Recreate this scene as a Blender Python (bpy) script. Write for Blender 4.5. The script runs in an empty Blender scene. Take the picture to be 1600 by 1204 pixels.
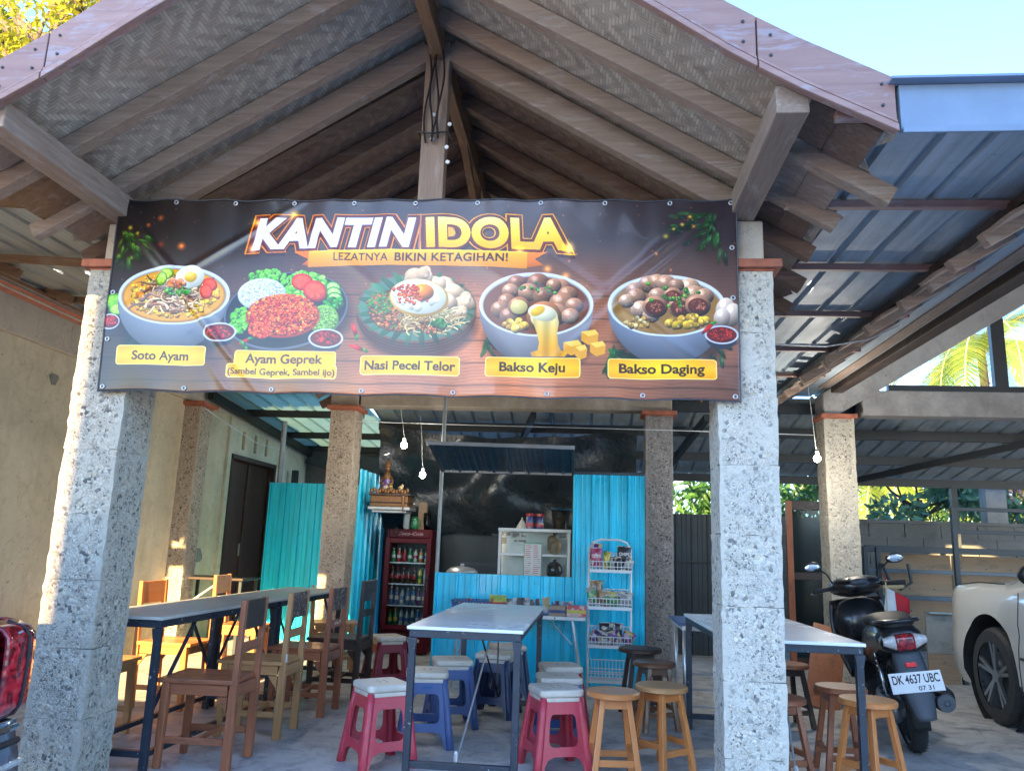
import bpy, bmesh, math, random
import numpy as np
from mathutils import Vector, Matrix, noise as mnoise

R = math.radians
rng = random.Random(7)
S = bpy.context.scene
C = S.collection

# ------------------------------------------------------------------ camera
CAM_F, CAM_YAW, CAM_PITCH, CAM_ROLL, CAM_H = 1230.0, .0966, .2006, .0343, 1.25
cam_d = bpy.data.cameras.new('camera')
cam = bpy.data.objects.new('camera', cam_d)
C.objects.link(cam)
cam_d.sensor_fit = 'HORIZONTAL'
cam_d.sensor_width = 36.0
cam_d.lens = CAM_F / 1600 * 36
cam_d.clip_start = .05
cam_d.clip_end = 2000
fwd = Vector((-math.sin(CAM_YAW)*math.cos(CAM_PITCH), math.cos(CAM_YAW)*math.cos(CAM_PITCH), math.sin(CAM_PITCH)))
rt = Vector((math.cos(CAM_YAW), math.sin(CAM_YAW), 0))
upv = rt.cross(fwd)
cr, sr = math.cos(CAM_ROLL), math.sin(CAM_ROLL)
rt2 = cr*rt + sr*upv
up2 = -sr*rt + cr*upv
mw = Matrix((rt2, up2, -fwd)).transposed().to_4x4()
mw.translation = Vector((0, 0, CAM_H))
cam.matrix_world = mw
S.camera = cam

# ------------------------------------------------------------------ light
SUN_EL = R(20.0)
w = bpy.data.worlds.new('World')
S.world = w
w.use_nodes = True
nt = w.node_tree
nt.nodes.clear()
sky = nt.nodes.new('ShaderNodeTexSky')
sky.sky_type = 'NISHITA'
sky.sun_disc = False
sky.sun_elevation = SUN_EL
sky.sun_rotation = R(180)
sky.air_density = 1.0
sky.dust_density = .3
sky.ozone_density = 5.2
bg = nt.nodes.new('ShaderNodeBackground')
bg.inputs['Strength'].default_value = .15
wo = nt.nodes.new('ShaderNodeOutputWorld')
nt.links.new(sky.outputs[0], bg.inputs[0])
nt.links.new(bg.outputs[0], wo.inputs[0])

sd = bpy.data.lights.new('sun', 'SUN')
sd.energy = 5.0
sd.angle = R(.5)
sd.color = (1.0, .68, .31)
sun = bpy.data.objects.new('sun', sd)
C.objects.link(sun)
# travels towards +Y (from behind the photographer), 20 degrees above the horizon
sdir = Vector((0, math.cos(SUN_EL), -math.sin(SUN_EL)))
sun.rotation_euler = sdir.to_track_quat('-Z', 'Y').to_euler()

S.view_settings.view_transform = 'Standard'
S.view_settings.look = 'None'
S.view_settings.gamma = 1
S.view_settings.use_curve_mapping = False
S.view_settings.exposure = 2.8
S.cycles.max_bounces = 8
S.cycles.diffuse_bounces = 5
S.cycles.transparent_max_bounces = 8
S.cycles.use_denoising = True
S.cycles.sample_clamp_indirect = 6

# ------------------------------------------------------------------ materials
class NB:
    def __init__(s, name):
        s.m = bpy.data.materials.new(name)
        s.m.use_nodes = True
        s.t = s.m.node_tree
        s.t.nodes.clear()
        s.out = s.t.nodes.new('ShaderNodeOutputMaterial')
        s.b = s.t.nodes.new('ShaderNodeBsdfPrincipled')
        s.t.links.new(s.b.outputs[0], s.out.inputs[0])
    def n(s, typ, **k):
        x = s.t.nodes.new('ShaderNode' + typ)
        for a, v in k.items():
            setattr(x, a, v)
        return x
    def l(s, a, b):
        s.t.links.new(a, b)
    def setin(s, node, key, v):
        if hasattr(v, 'is_linked') or hasattr(v, 'links'):
            s.l(v, node.inputs[key])
        else:
            node.inputs[key].default_value = v
    def math(s, op, a, b=None, c=None):
        x = s.n('Math', operation=op)
        for i, v in enumerate((a, b, c)):
            if v is not None:
                s.setin(x, i, v)
        return x.outputs[0]
    def mix(s, f, a, b, mode='MIX'):
        x = s.n('Mix', data_type='RGBA', blend_type=mode)
        s.setin(x, 0, f)
        s.setin(x, 6, a if hasattr(a, 'links') else (*a[:3], 1))
        s.setin(x, 7, b if hasattr(b, 'links') else (*b[:3], 1))
        return x.outputs[2]
    def coord(s, kind='Object', scale=(1, 1, 1), rand=True):
        tc = s.n('TexCoord')
        mp = s.n('Mapping')
        mp.inputs['Scale'].default_value = scale
        s.l(tc.outputs[kind], mp.inputs[0])
        if rand:
            oi = s.n('ObjectInfo')
            mm = s.n('VectorMath', operation='SCALE')
            cx = s.n('CombineXYZ')
            cx.inputs[0].default_value = 13.1
            cx.inputs[1].default_value = 7.7
            cx.inputs[2].default_value = 19.3
            s.l(cx.outputs[0], mm.inputs[0])
            s.l(oi.outputs['Random'], mm.inputs['Scale'])
            s.l(mm.outputs[0], mp.inputs['Location'])
        return mp.outputs[0]
    def noise(s, vec, scale, detail=4, rough=.55, dist=0):
        x = s.n('TexNoise')
        s.l(vec, x.inputs['Vector'])
        x.inputs['Scale'].default_value = scale
        x.inputs['Detail'].default_value = detail
        x.inputs['Roughness'].default_value = rough
        x.inputs['Distortion'].default_value = dist
        return x.outputs[0]
    def vor(s, vec, scale, feature='F1', out=0, rnd=1):
        x = s.n('TexVoronoi', feature=feature)
        s.l(vec, x.inputs['Vector'])
        x.inputs['Scale'].default_value = scale
        x.inputs['Randomness'].default_value = rnd
        return x.outputs[out]
    def ramp(s, f, stops):
        x = s.n('ValToRGB')
        s.l(f, x.inputs[0])
        e = x.color_ramp.elements
        while len(e) < len(stops):
            e.new(.5)
        for i, (p, c) in enumerate(stops):
            e[i].position = p
            e[i].color = (*c, 1) if hasattr(c, '__len__') else (c, c, c, 1)
        return x.outputs[0]
    def bump(s, h, strength=.3, dist=.01):
        x = s.n('Bump')
        x.inputs['Strength'].default_value = strength
        x.inputs['Distance'].default_value = dist
        s.l(h, x.inputs['Height'])
        s.l(x.outputs[0], s.b.inputs['Normal'])
        return x
    def set(s, **k):
        for a, v in k.items():
            s.setin(s.b, {'col': 'Base Color', 'rough': 'Roughness', 'metal': 'Metallic', 'coat': 'Coat Weight', 'ior': 'IOR',
                          'trans': 'Transmission Weight', 'alpha': 'Alpha', 'spec': 'Specular IOR Level',
                          'ecol': 'Emission Color', 'estr': 'Emission Strength'}[a],
                    (*v, 1) if isinstance(v, tuple) and len(v) == 3 else v)
        return s

def k(c, f):
    return tuple(min(1, x*f) for x in c)

def paint(name, col, rough=.5, metal=0, var=.2, scale=6, dirt=None, dirt_amt=.5, dr=(.5, .68), bump=.05, bscale=80, coat=0, streak=(1, 1, 1), spec=.5):
    b = NB(name)
    v = b.coord(scale=streak)
    n1 = b.noise(v, scale, 5, .6)
    c = b.mix(b.ramp(n1, [(.3, 0.), (.7, 1.)]), k(col, 1-var), k(col, 1+var*.6))
    if dirt:
        n2 = b.noise(v, scale*2.3, 6, .7, .3)
        c = b.mix(b.math('MULTIPLY', b.ramp(n2, [(dr[0], 0.), (dr[1], 1.)]), dirt_amt), c, dirt)
    b.set(col=c, metal=metal, coat=coat, spec=spec)
    n3 = b.noise(v, bscale, 4, .6)
    b.set(rough=b.math('MULTIPLY_ADD', n1, .25, rough-.12))
    if bump:
        b.bump(n3, bump, .004)
    return b.m

def wood(name, c1, c2, axis='Z', rough=.6, wear=None, wear_amt=.6, gloss=0, grain=1.):
    b = NB(name)
    lo, hi = 1.3*grain, 22.*grain
    sc = {'X': (lo, hi, hi), 'Y': (hi, lo, hi), 'Z': (hi, hi, lo)}[axis]
    v = b.coord(scale=sc)
    v2 = b.coord(scale=(1, 1, 1))
    n1 = b.noise(v, 2.2, 6, .65, .6)
    n2 = b.noise(v2, 3.5, 3, .6)
    c = b.mix(b.ramp(n1, [(.28, 0.), (.5, .55), (.72, 1.)]), c1, c2)
    oi = b.n('ObjectInfo')
    c = b.mix(b.math('MULTIPLY_ADD', n2, .5, .05), c, k(c1, .6))
    c = b.mix(b.math('MULTIPLY', oi.outputs['Random'], .35), c, k(c1, .7))
    if wear:
        n3 = b.noise(b.coord(scale={'X': (.22, 1, 1), 'Y': (1, .22, 1), 'Z': (1, 1, .22)}[axis]), 14, 8, .72, .5)
        c = b.mix(b.math('MULTIPLY', b.ramp(n3, [(.54, 0.), (.62, 1.)]), wear_amt), c, wear)
    b.set(col=c, coat=gloss)
    b.set(rough=b.math('MULTIPLY_ADD', n1, .3, rough-.15))
    b.bump(n1, .35, .003)
    return b.m

M = {}
AX = 'XYZ'
def wfam(key, *a, **kw):
    for ax in AX:
        M[key+ax] = wood(key+'_wood_'+ax.lower(), *a, axis=ax, **kw)
wfam('rafter', (.22, .15, .112), (.44, .33, .26), rough=.8, wear=(.42, .40, .38), wear_amt=.3)
wfam('deep', (.11, .062, .042), (.25, .16, .12), rough=.8, wear=(.27, .23, .22), wear_amt=.3)  # darker rafter wood: roof-depth shade in its colour; also some eave boards
wfam('ochre', (.17, .085, .042), (.36, .20, .105), rough=.8, wear=(.33, .25, .18), wear_amt=.4)
wfam('fascia', (.25, .13, .11), (.42, .28, .25), rough=.55, wear=(.33, .35, .42), wear_amt=.35, grain=.5)
wfam('redwood', (.27, .08, .035), (.46, .17, .075), rough=.45, wear=(.05, .03, .025), wear_amt=.4, gloss=.15)
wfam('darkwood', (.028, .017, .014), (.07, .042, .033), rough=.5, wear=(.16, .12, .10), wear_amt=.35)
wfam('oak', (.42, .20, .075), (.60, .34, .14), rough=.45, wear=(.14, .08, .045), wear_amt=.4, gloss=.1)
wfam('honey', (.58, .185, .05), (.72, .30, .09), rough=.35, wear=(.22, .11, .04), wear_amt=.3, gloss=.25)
wfam('brownseat', (.12, .05, .025), (.23, .11, .055), rough=.35, gloss=.25)
wfam('ply', (.27, .185, .115), (.38, .27, .18), rough=.8, wear=(.12, .09, .06), wear_amt=.5, grain=.4)

def mat_scratched(name):
    b = NB(name)
    v = b.coord(scale=(1, 1, 1))
    n = b.noise(v, 26, 10, .8, 1.6)
    c = b.mix(b.ramp(n, [(.54, 0.), (.585, 1.)]), (.055, .03, .026), (.42, .36, .32))
    b.set(col=c, rough=.55)
    b.bump(n, .3, .002)
    return b.m
M['scratched'] = mat_scratched('scratched_board')

def mat_pebble(name, base, gap, var, tint=(.36, .35, .32), pits=.5):
    b = NB(name)
    v = b.coord(scale=(1, 1, 1))
    wv = b.n('VectorMath', operation='ADD')
    nz_ = b.n('TexNoise')
    b.l(v, nz_.inputs['Vector'])
    nz_.inputs['Scale'].default_value = 35
    sc_n = b.n('VectorMath', operation='SCALE')
    b.l(nz_.outputs['Color'], sc_n.inputs[0])
    sc_n.inputs['Scale'].default_value = .022
    b.l(v, wv.inputs[0])
    b.l(sc_n.outputs[0], wv.inputs[1])
    vw = wv.outputs[0]
    def stones(scale):
        d = b.vor(vw, scale, 'F1', 0)
        cc = b.vor(vw, scale, 'F1', 1)
        ed = b.vor(vw, scale, 'DISTANCE_TO_EDGE', 0)
        sp = b.n('SeparateColor')
        b.l(cc, sp.inputs[0])
        c = b.mix(sp.outputs[0], k(base, 1-var), k(base, 1+var*.5))
        c = b.mix(b.math('MULTIPLY', b.ramp(sp.outputs[2], [(.6, 0.), (.9, 1.)]), .5), c, (base[0]*.95, base[1]*.80, base[2]*.62))
        c = b.mix(b.math('MULTIPLY', b.ramp(sp.outputs[1], [(.86, 0.), (.90, 1.)]), .95), c, k(gap, .45))
        return c, d, ed
    c1, d1, e1 = stones(58)
    c2, d2, e2 = stones(115)
    size = b.ramp(b.noise(v, 9, 3, .6), [(.46, 0.), (.54, 1.)])
    peb = b.mix(size, c1, c2)
    edge = b.mix(size, b.ramp(e1, [(.0, 1.), (.06, 0.)]), b.ramp(e2, [(.0, 1.), (.09, 0.)]))
    pm = b.noise(v, 5.5, 5, .65, .4)
    patch = b.ramp(pm, [(.32, .15), (.52, 1.)])
    rough_ = b.mix(b.math('MULTIPLY', edge, 1.), peb, gap)
    smooth_ = b.mix(b.noise(v, 55, 6, .75), k(base, .78), k(base, 1.08))
    smooth_ = b.mix(b.math('MULTIPLY', edge, .22), smooth_, gap)
    c = b.mix(patch, smooth_, rough_)
    hole = b.ramp(b.noise(v, 30, 5, .7, .3), [(.565, 0.), (.61, 1.)])
    c = b.mix(b.math('MULTIPLY', hole, pits), c, k(gap, .5))
    c = b.mix(b.ramp(b.noise(v, 2.6, 5, .65), [(.42, .0), (.75, .5)]), c, tint)
    h = b.math('ADD', b.math('MULTIPLY', b.math('MULTIPLY', b.mix(size, d1, d2), patch), -1.), b.math('MULTIPLY', hole, -.45))
    tc = b.n('TexCoord')
    sx = b.n('SeparateXYZ')
    b.l(tc.outputs['Object'], sx.inputs[0])
    wob = b.math('MULTIPLY_ADD', b.noise(v, 16, 4, .65), .05, -.025)
    ax = b.math('ADD', b.math('ABSOLUTE', sx.outputs[0]), wob)
    ay = b.math('ADD', b.math('ABSOLUTE', sx.outputs[1]), wob)
    mn = b.math('MINIMUM', ax, ay)
    m1 = b.ramp(b.math('MULTIPLY', mn, 5), [(.54, 0.), (.66, .85)])
    az = b.math('ADD', b.math('ABSOLUTE', sx.outputs[2]), wob)
    m2 = b.ramp(b.math('MULTIPLY', az, 5), [(.76, 0.), (.84, .55)])
    mm = b.math('MULTIPLY', b.math('MAXIMUM', m1, m2), b.ramp(b.noise(v, 7, 4, .6), [(.3, .35), (.55, 1.)]))
    mort = b.mix(b.noise(v, 40, 5, .7), k(base, .70), k(base, .98))
    c = b.mix(mm, c, mort)
    h = b.mix(mm, h, (-.15, -.15, -.15))
    b.set(col=c, rough=.88)
    b.bump(h, .5, .010)
    return b.m
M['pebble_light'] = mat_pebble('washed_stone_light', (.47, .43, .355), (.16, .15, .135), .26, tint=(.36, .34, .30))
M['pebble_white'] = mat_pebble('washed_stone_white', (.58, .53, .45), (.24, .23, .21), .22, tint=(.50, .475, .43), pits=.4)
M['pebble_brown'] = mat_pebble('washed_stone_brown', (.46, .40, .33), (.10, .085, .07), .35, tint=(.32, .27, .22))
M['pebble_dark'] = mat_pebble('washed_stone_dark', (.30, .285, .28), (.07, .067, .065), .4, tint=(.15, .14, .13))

def mat_mat(nm='woven_bamboo', tone=(1.12, 1.0, .86)):
    b = NB(nm)
    tc = b.n('TexCoord')
    sx = b.n('SeparateXYZ')
    b.l(tc.outputs['UV'], sx.inputs[0])
    st = 1/.018
    u = b.math('MULTIPLY', sx.outputs[0], st)
    v = b.math('MULTIPLY', sx.outputs[1], st)
    iu = b.math('FLOOR', u)
    iv = b.math('FLOOR', v)
    # twill that turns back on itself: zigzag
    zz = b.math('PINGPONG', iv, 8.0)
    t = b.math('MODULO', b.math('ADD', b.math('ADD', iu, zz), 600.0), 6.0)
    over = b.math('LESS_THAN', t, 2.9)
    fu = b.math('FRACT', u)
    fv = b.math('FRACT', v)
    eu = b.math('ABSOLUTE', b.math('SUBTRACT', fu, .5))
    ev = b.math('ABSOLUTE', b.math('SUBTRACT', fv, .5))
    edge = b.math('ADD', b.math('MULTIPLY', over, ev), b.math('MULTIPLY', b.math('SUBTRACT', 1., over), eu))
    cx = b.n('CombineXYZ')
    b.l(b.math('MULTIPLY', over, iv), cx.inputs[0])
    b.l(b.math('MULTIPLY', b.math('SUBTRACT', 1., over), iu), cx.inputs[1])
    b.l(over, cx.inputs[2])
    wn = b.n('TexWhiteNoise')
    b.l(cx.outputs[0], wn.inputs[0])
    co = b.coord()
    n1 = b.noise(co, 2.0, 5, .6)
    n2 = b.noise(co, 9, 5, .7, .4)
    c = b.mix(wn.outputs[0], (.34, .33, .32), (.47, .46, .44))
    c = b.mix(b.math('MULTIPLY', over, .32), c, (.15, .14, .13))
    c = b.mix(b.ramp(edge, [(.38, 0.), (.5, .7)]), c, (.09, .085, .08))
    c = b.mix(b.ramp(n1, [(.45, 0.), (.75, .5)]), c, (.22, .15, .12))
    c = b.mix(b.ramp(n2, [(.55, 0.), (.75, .6)]), c, (.08, .075, .075))
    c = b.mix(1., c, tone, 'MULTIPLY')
    b.set(col=c, rough=.75)
    b.bump(b.math('ADD', b.math('MULTIPLY', edge, -1.), b.math('MULTIPLY', over, .3)), .45, .005)
    return b.m
M['bamboo'] = mat_mat()
M['bamboo_shaded_brown'] = mat_mat('shaded_brown_woven_bamboo', (.56, .38, .30))  # browner, darker copy of the mat, with inner-roof shade in its colour

def mat_wall(name, col, stain, lo=0.):
    b = NB(name)
    v = b.coord(rand=False)
    n1 = b.noise(v, 1.3, 6, .65)
    n2 = b.noise(v, 5.5, 8, .72, .5)
    c = b.mix(b.ramp(n1, [(.3, 0.), (.7, 1.)]), k(col, .74), k(col, 1.08))
    c = b.mix(b.ramp(n2, [(.5, 0.), (.72, .55)]), c, stain)
    sz = b.n('SeparateXYZ')
    b.l(v, sz.inputs[0])
    zf = b.math('ADD', sz.outputs[2], b.math('MULTIPLY_ADD', b.noise(v, 3.2, 6, .7), 1.6, -.8))
    c = b.mix(b.ramp(zf, [(.0, .75), (.62, 0.)]), c, k(stain, .6))
    hair = b.ramp(b.noise(v, 1.1, 4, .6, 2.5), [(.497, 0.), (.5, .4), (.503, 0.)])
    c = b.mix(hair, c, k(stain, .45))
    vs = b.coord(rand=False, scale=(3, 3, .35))
    c = b.mix(b.ramp(b.noise(vs, 3, 5, .7), [(.5, 0.), (.8, .4)]), c, stain)
    spots = b.ramp(b.noise(v, 22, 3, .5), [(.70, 0.), (.74, .7)])
    c = b.mix(spots, c, k(stain, .5))
    b.set(col=c, rough=.9)
    b.bump(b.noise(v, 60, 6, .7), .25, .004)
    return b.m
M['cream_wall'] = mat_wall('cream_plaster', (.62, .55, .41), (.34, .28, .19))
M['pale_wall'] = mat_wall('pale_plaster', (.64, .62, .49), (.36, .33, .24))
M['cream_beam'] = mat_wall('cream_concrete', (.56, .50, .42), (.33, .28, .22))
M['grey_wall'] = mat_wall('grey_block_wall', (.16, .16, .15), (.05, .05, .05))
M['grey_beam'] = mat_wall('pale_concrete', (.50, .48, .45), (.30, .28, .27))
M['blocker_wall'] = mat_wall('blocker_plaster', (.78, .76, .72), (.3, .28, .25))  # pale plaster of the added house, kept bright to bounce light

def mat_floor():
    b = NB('worn_concrete')
    v = b.coord(rand=False)
    n1 = b.noise(v, .9, 7, .68, .4)
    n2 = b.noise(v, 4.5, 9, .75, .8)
    n3 = b.noise(v, 45, 6, .8)
    c = b.mix(b.ramp(n1, [(.3, 0.), (.7, 1.)]), (.42, .41, .39), (.60, .59, .56))
    c = b.mix(b.ramp(n2, [(.47, 0.), (.66, .85)]), c, (.17, .175, .18))  # dark stains, deepened also to suggest contact shadows
    c = b.mix(b.ramp(b.noise(v, 2.2, 8, .7), [(.56, 0.), (.66, .6)]), c, (.58, .60, .60))
    c = b.mix(b.math('MULTIPLY', n3, .25), c, (.22, .23, .24))
    cr_ = b.ramp(b.noise(v, .7, 3, .5, 2.), [(.499, 0.), (.5, .35), (.501, 0.)])
    c = b.mix(cr_, c, (.06, .06, .06))
    b.set(col=c, rough=b.math('MULTIPLY_ADD', n2, .5, .3))
    b.bump(b.math('ADD', n3, b.math('MULTIPLY', n2, 1.5)), .25, .006)
    return b.m
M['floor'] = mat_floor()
M['yard'] = mat_wall('pale_yard_concrete', (.64, .64, .62), (.45, .45, .44))

def mat_metal_sheet(name, col, rough=.35, metal=.3, streaks=.35, dark=(.02, .03, .04), coat=.2, axis='Z'):
    b = NB(name)
    sc = {'Z': (9, 9, .5), 'Y': (9, .5, 9)}[axis]
    v = b.coord(scale=sc)
    v2 = b.coord()
    n1 = b.noise(v, 2, 5, .65)
    n2 = b.noise(v2, 3, 5, .6)
    c = b.mix(b.ramp(n1, [(.35, 0.), (.65, 1.)]), k(col, .78), k(col, 1.12))
    c = b.mix(b.math('MULTIPLY', b.ramp(n2, [(.5, 0.), (.75, 1.)]), streaks), c, dark)
    drt = b.ramp(b.noise(v2, 17, 8, .75, .6), [(.58, 0.), (.68, .45)])
    c = b.mix(drt, c, k(dark, .8))
    b.set(col=c, metal=metal, coat=coat, rough=b.math('MULTIPLY_ADD', n2, .3, rough-.12))
    b.bump(b.noise(v2, 5, 4, .6), .25, .03)
    return b.m
M['teal'] = mat_metal_sheet('teal_painted_metal', (.0, .60, .88), .3, .05, .12, (.0, .25, .40), .4)
M['teal_dark'] = mat_metal_sheet('dark_blue_painted_metal', (.012, .07, .13), .4, .2, .2)
M['galv'] = mat_metal_sheet('galvanised_sheet', (.32, .38, .43), .55, .03, .35, (.17, .20, .23), .1, 'Y')
M['galv_cream'] = mat_metal_sheet('cream_coated_sheet', (.40, .40, .36), .5, .05, .3, (.22, .22, .2), .1, 'Y')
M['galv_dark'] = mat_metal_sheet('dull_metal_roofing', (.36, .42, .43), .45, .15, .4, (.14, .17, .18), .1, 'Y')
M['dark_sheet'] = paint('dark_sheet_metal', (.03, .045, .055), .5, .1, .4, 2)

def mat_glassy_sheet():
    b = NB('green_fibreglass')
    v = b.coord()
    n = b.noise(v, 3, 5, .6)
    c = b.mix(n, (.10, .26, .20), (.30, .42, .34))
    b.set(col=c, rough=.5)
    tr = b.n('BsdfTranslucent')
    b.l(c, tr.inputs[0])
    ms = b.n('MixShader')
    ms.inputs[0].default_value = .5
    b.l(b.b.outputs[0], ms.inputs[1])
    b.l(tr.outputs[0], ms.inputs[2])
    b.l(ms.outputs[0], b.out.inputs[0])
    return b.m
M['fibre'] = mat_glassy_sheet()

def mat_glass(name, tint=(.9, .95, .95), mixf=.18, rough=.05):
    b = NB(name)
    gl = b.n('BsdfGlossy')
    gl.inputs['Roughness'].default_value = rough
    tr = b.n('BsdfTransparent')
    tr.inputs[0].default_value = (*tint, 1)
    lw = b.n('LayerWeight')
    lw.inputs[0].default_value = mixf
    ms = b.n('MixShader')
    b.l(lw.outputs['Fresnel'], ms.inputs[0])
    b.l(tr.outputs[0], ms.inputs[1])
    b.l(gl.outputs[0], ms.inputs[2])
    b.l(ms.outputs[0], b.out.inputs[0])
    return b.m
M['glass'] = mat_glass('clear_glass')
M['glass_grey'] = mat_glass('dusty_glass', (.35, .42, .42), .35, .2)
M['clear_plastic'] = mat_glass('cloudy_plastic', (.72, .74, .74), .3, .25)

M['terracotta'] = paint('terracotta', (.36, .115, .065), .8, 0, .35, 14, dirt=(.14, .08, .06), bump=.4)
M['black_steel'] = paint('chipped_black_steel', (.024, .034, .050), .45, .1, .3, 14, dirt=(.50, .54, .56), dirt_amt=.8, dr=(.635, .665), bump=.1, bscale=40)
M['dark_steel'] = paint('dark_primer_steel', (.03, .038, .045), .5, .2, .3, 4)
M['blue_steel'] = paint('blue_grey_steel', (.06, .085, .11), .45, .2, .3, 4)
M['pale_blue_paint'] = paint('pale_blue_paint', (.17, .235, .33), .55, .05, .2, 3)
M['alu'] = paint('aluminium', (.55, .57, .58), .35, .7, .15, 8)
M['alu_dull'] = paint('dull_aluminium', (.36, .38, .39), .45, .6, .2, 8)
M['white_wire'] = paint('white_coated_wire', (.62, .66, .68), .4, 0, .15, 9)
M['laminate'] = paint('white_laminate', (.80, .84, .85), .25, 0, .05, 2, dirt=(.65, .68, .68), dirt_amt=.25, bump=.01, coat=.15)
M['grey_laminate'] = paint('worn_grey_laminate', (.46, .46, .43), .38, 0, .2, 3, dirt=(.6, .6, .56), dirt_amt=.4, bump=.02, coat=.0)
M['red_plastic'] = paint('red_plastic', (.48, .045, .07), .38, 0, .1, 5, dirt=(.50, .15, .16), dirt_amt=.25, bump=.02)
M['maroon_plastic'] = paint('dark_red_plastic', (.26, .022, .04), .38, 0, .1, 5, bump=.02)
M['blue_plastic'] = paint('blue_plastic', (.06, .11, .27), .42, 0, .12, 5, bump=.02)
M['navy_plastic'] = paint('navy_plastic', (.025, .05, .13), .42, 0, .12, 5, bump=.02)
M['cream_plastic'] = paint('cream_plastic', (.62, .56, .47), .4, 0, .08, 7, dirt=(.38, .33, .27), dirt_amt=.35, bump=.02)
M['fridge_red'] = paint('fridge_red', (.07, .003, .008), .4, 0, .15, 3, coat=0, spec=.15, bump=.01)
M['fridge_in'] = paint('fridge_lining', (.05, .09, .11), .5, 0, .1, 3)
M['white_paint'] = paint('white_paint', (.68, .69, .68), .4, 0, .1, 4, dirt=(.4, .4, .38), dirt_amt=.25)
M['black_plastic'] = paint('black_plastic', (.012, .013, .016), .3, 0, .3, 6, coat=.25, bump=.01)
M['matt_black'] = paint('matt_black', (.012, .013, .014), .6, 0, .3, 10)
M['grey_plastic'] = paint('grey_plastic', (.055, .065, .078), .5, 0, .2, 6)
M['rubber'] = paint('tyre_rubber', (.018, .019, .021), .7, 0, .3, 12, dirt=(.06, .06, .06), dirt_amt=.4, bump=.1)
M['chrome'] = paint('chrome', (.62, .65, .68), .16, 1, .1, 5, bump=0)
M['car_white'] = paint('pearl_white_car_paint', (.50, .495, .47), .22, 0, .04, 2, coat=1, bump=0)
M['car_silver'] = paint('blue_silver_car_paint', (.22, .30, .38), .2, .6, .06, 2, coat=1, bump=0)
M['rim'] = paint('alloy', (.28, .30, .33), .3, .8, .1, 5)
M['engine'] = paint('cast_engine_metal', (.20, .215, .23), .38, .75, .25, 14)
M['yellow_tube'] = paint('wire_white', (.55, .55, .5), .5)
M['wire_black'] = paint('wire_black', (.015, .015, .018), .5)
M['dark_door'] = wood('dark_door_wood', (.035, .018, .012), (.085, .045, .028), 'Z', rough=.4, wear=(.15, .09, .05), wear_amt=.25)
M['gold'] = paint('ornate_gilding', (.20, .095, .035), .45, .3, .5, 30, dirt=(.05, .022, .012), dirt_amt=.8, bump=.6, bscale=50)
M['paper'] = paint('white_paper', (.66, .66, .62), .7, 0, .08, 6)
M['flag_red'] = paint('red_cloth', (.50, .02, .03), .8, 0, .1, 9)
M['flag_white'] = paint('white_cloth', (.68, .68, .68), .8, 0, .08, 9)
M['cardboard'] = paint('cardboard', (.34, .24, .16), .8, 0, .15, 7)
M['straw'] = paint('straw_yellow', (.62, .48, .24), .6, 0, .15, 7)
M['reflector'] = paint('red_reflector', (.75, .03, .03), .25, 0, .1, 20, coat=.6)
M['cement'] = paint('cement_board', (.24, .24, .22), .85, 0, .2, 5, dirt=(.1, .1, .1))

def mat_red_lens():
    b = NB('red_lamp_lens')
    v = b.coord(scale=(1, 1, 1))
    sx = b.n('SeparateXYZ')
    b.l(v, sx.inputs[0])
    st = b.math('PINGPONG', b.math('MULTIPLY', sx.outputs[2], 60), 1.0)
    n = b.noise(v, 22, 4, .6, 1.)
    c = b.mix(b.ramp(n, [(.42, 0.), (.6, 1.)]), (.10, .002, .006), (.62, .015, .03))
    c = b.mix(b.math('MULTIPLY', st, .15), c, (.6, .04, .05))
    b.set(col=c, rough=.12, coat=1.)
    b.bump(st, .3, .004)
    return b.m
M['red_lens'] = mat_red_lens()
M['clear_lens'] = paint('clear_lamp_lens', (.48, .47, .45), .15, 0, .3, 40, coat=1)

def mat_tarp():
    b = NB('black_plastic_tarp')
    v = b.coord()
    n = b.noise(v, 2.6, 6, .6, .3)
    c = b.mix(n, (.008, .012, .016), (.035, .05, .06))
    b.set(col=c, rough=b.math('MULTIPLY_ADD', n, .35, .12), coat=.2)
    b.bump(n, .6, .08)
    return b.m
M['tarp'] = mat_tarp()

def mat_led():
    b = NB('lit_bulb')
    b.set(col=(1., 1., 1.), ecol=(1., .93, .80), estr=14.)
    return b.m
M['bulb'] = mat_led()

def mat_leaf(name, c1, c2, trans=.35):
    b = NB(name)
    at = b.n('Attribute', attribute_name='shade', attribute_type='GEOMETRY')
    c = b.mix(at.outputs['Fac'], c1, c2)
    b.set(col=c, rough=.4)
    tr = b.n('BsdfTranslucent')
    b.l(b.mix(.5, c, k(c2, 1.5)), tr.inputs[0])
    ms = b.n('MixShader')
    ms.inputs[0].default_value = trans
    b.l(b.b.outputs[0], ms.inputs[1])
    b.l(tr.outputs[0], ms.inputs[2])
    b.l(ms.outputs[0], b.out.inputs[0])
    return b.m
M['leaf'] = mat_leaf('green_leaf', (.03, .10, .03), (.10, .22, .05))
M['leaf_blue'] = mat_leaf('blue_green_leaf', (.04, .12, .07), (.13, .25, .13), .2)
M['leaf_yellow'] = mat_leaf('yellow_green_leaf', (.14, .19, .015), (.42, .38, .03), .5)
M['palm'] = mat_leaf('palm_leaflet', (.07, .16, .025), (.24, .29, .04), .45)
M['bark'] = paint('bark', (.10, .08, .06), .9, 0, .4, 12, bump=.6)

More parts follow.
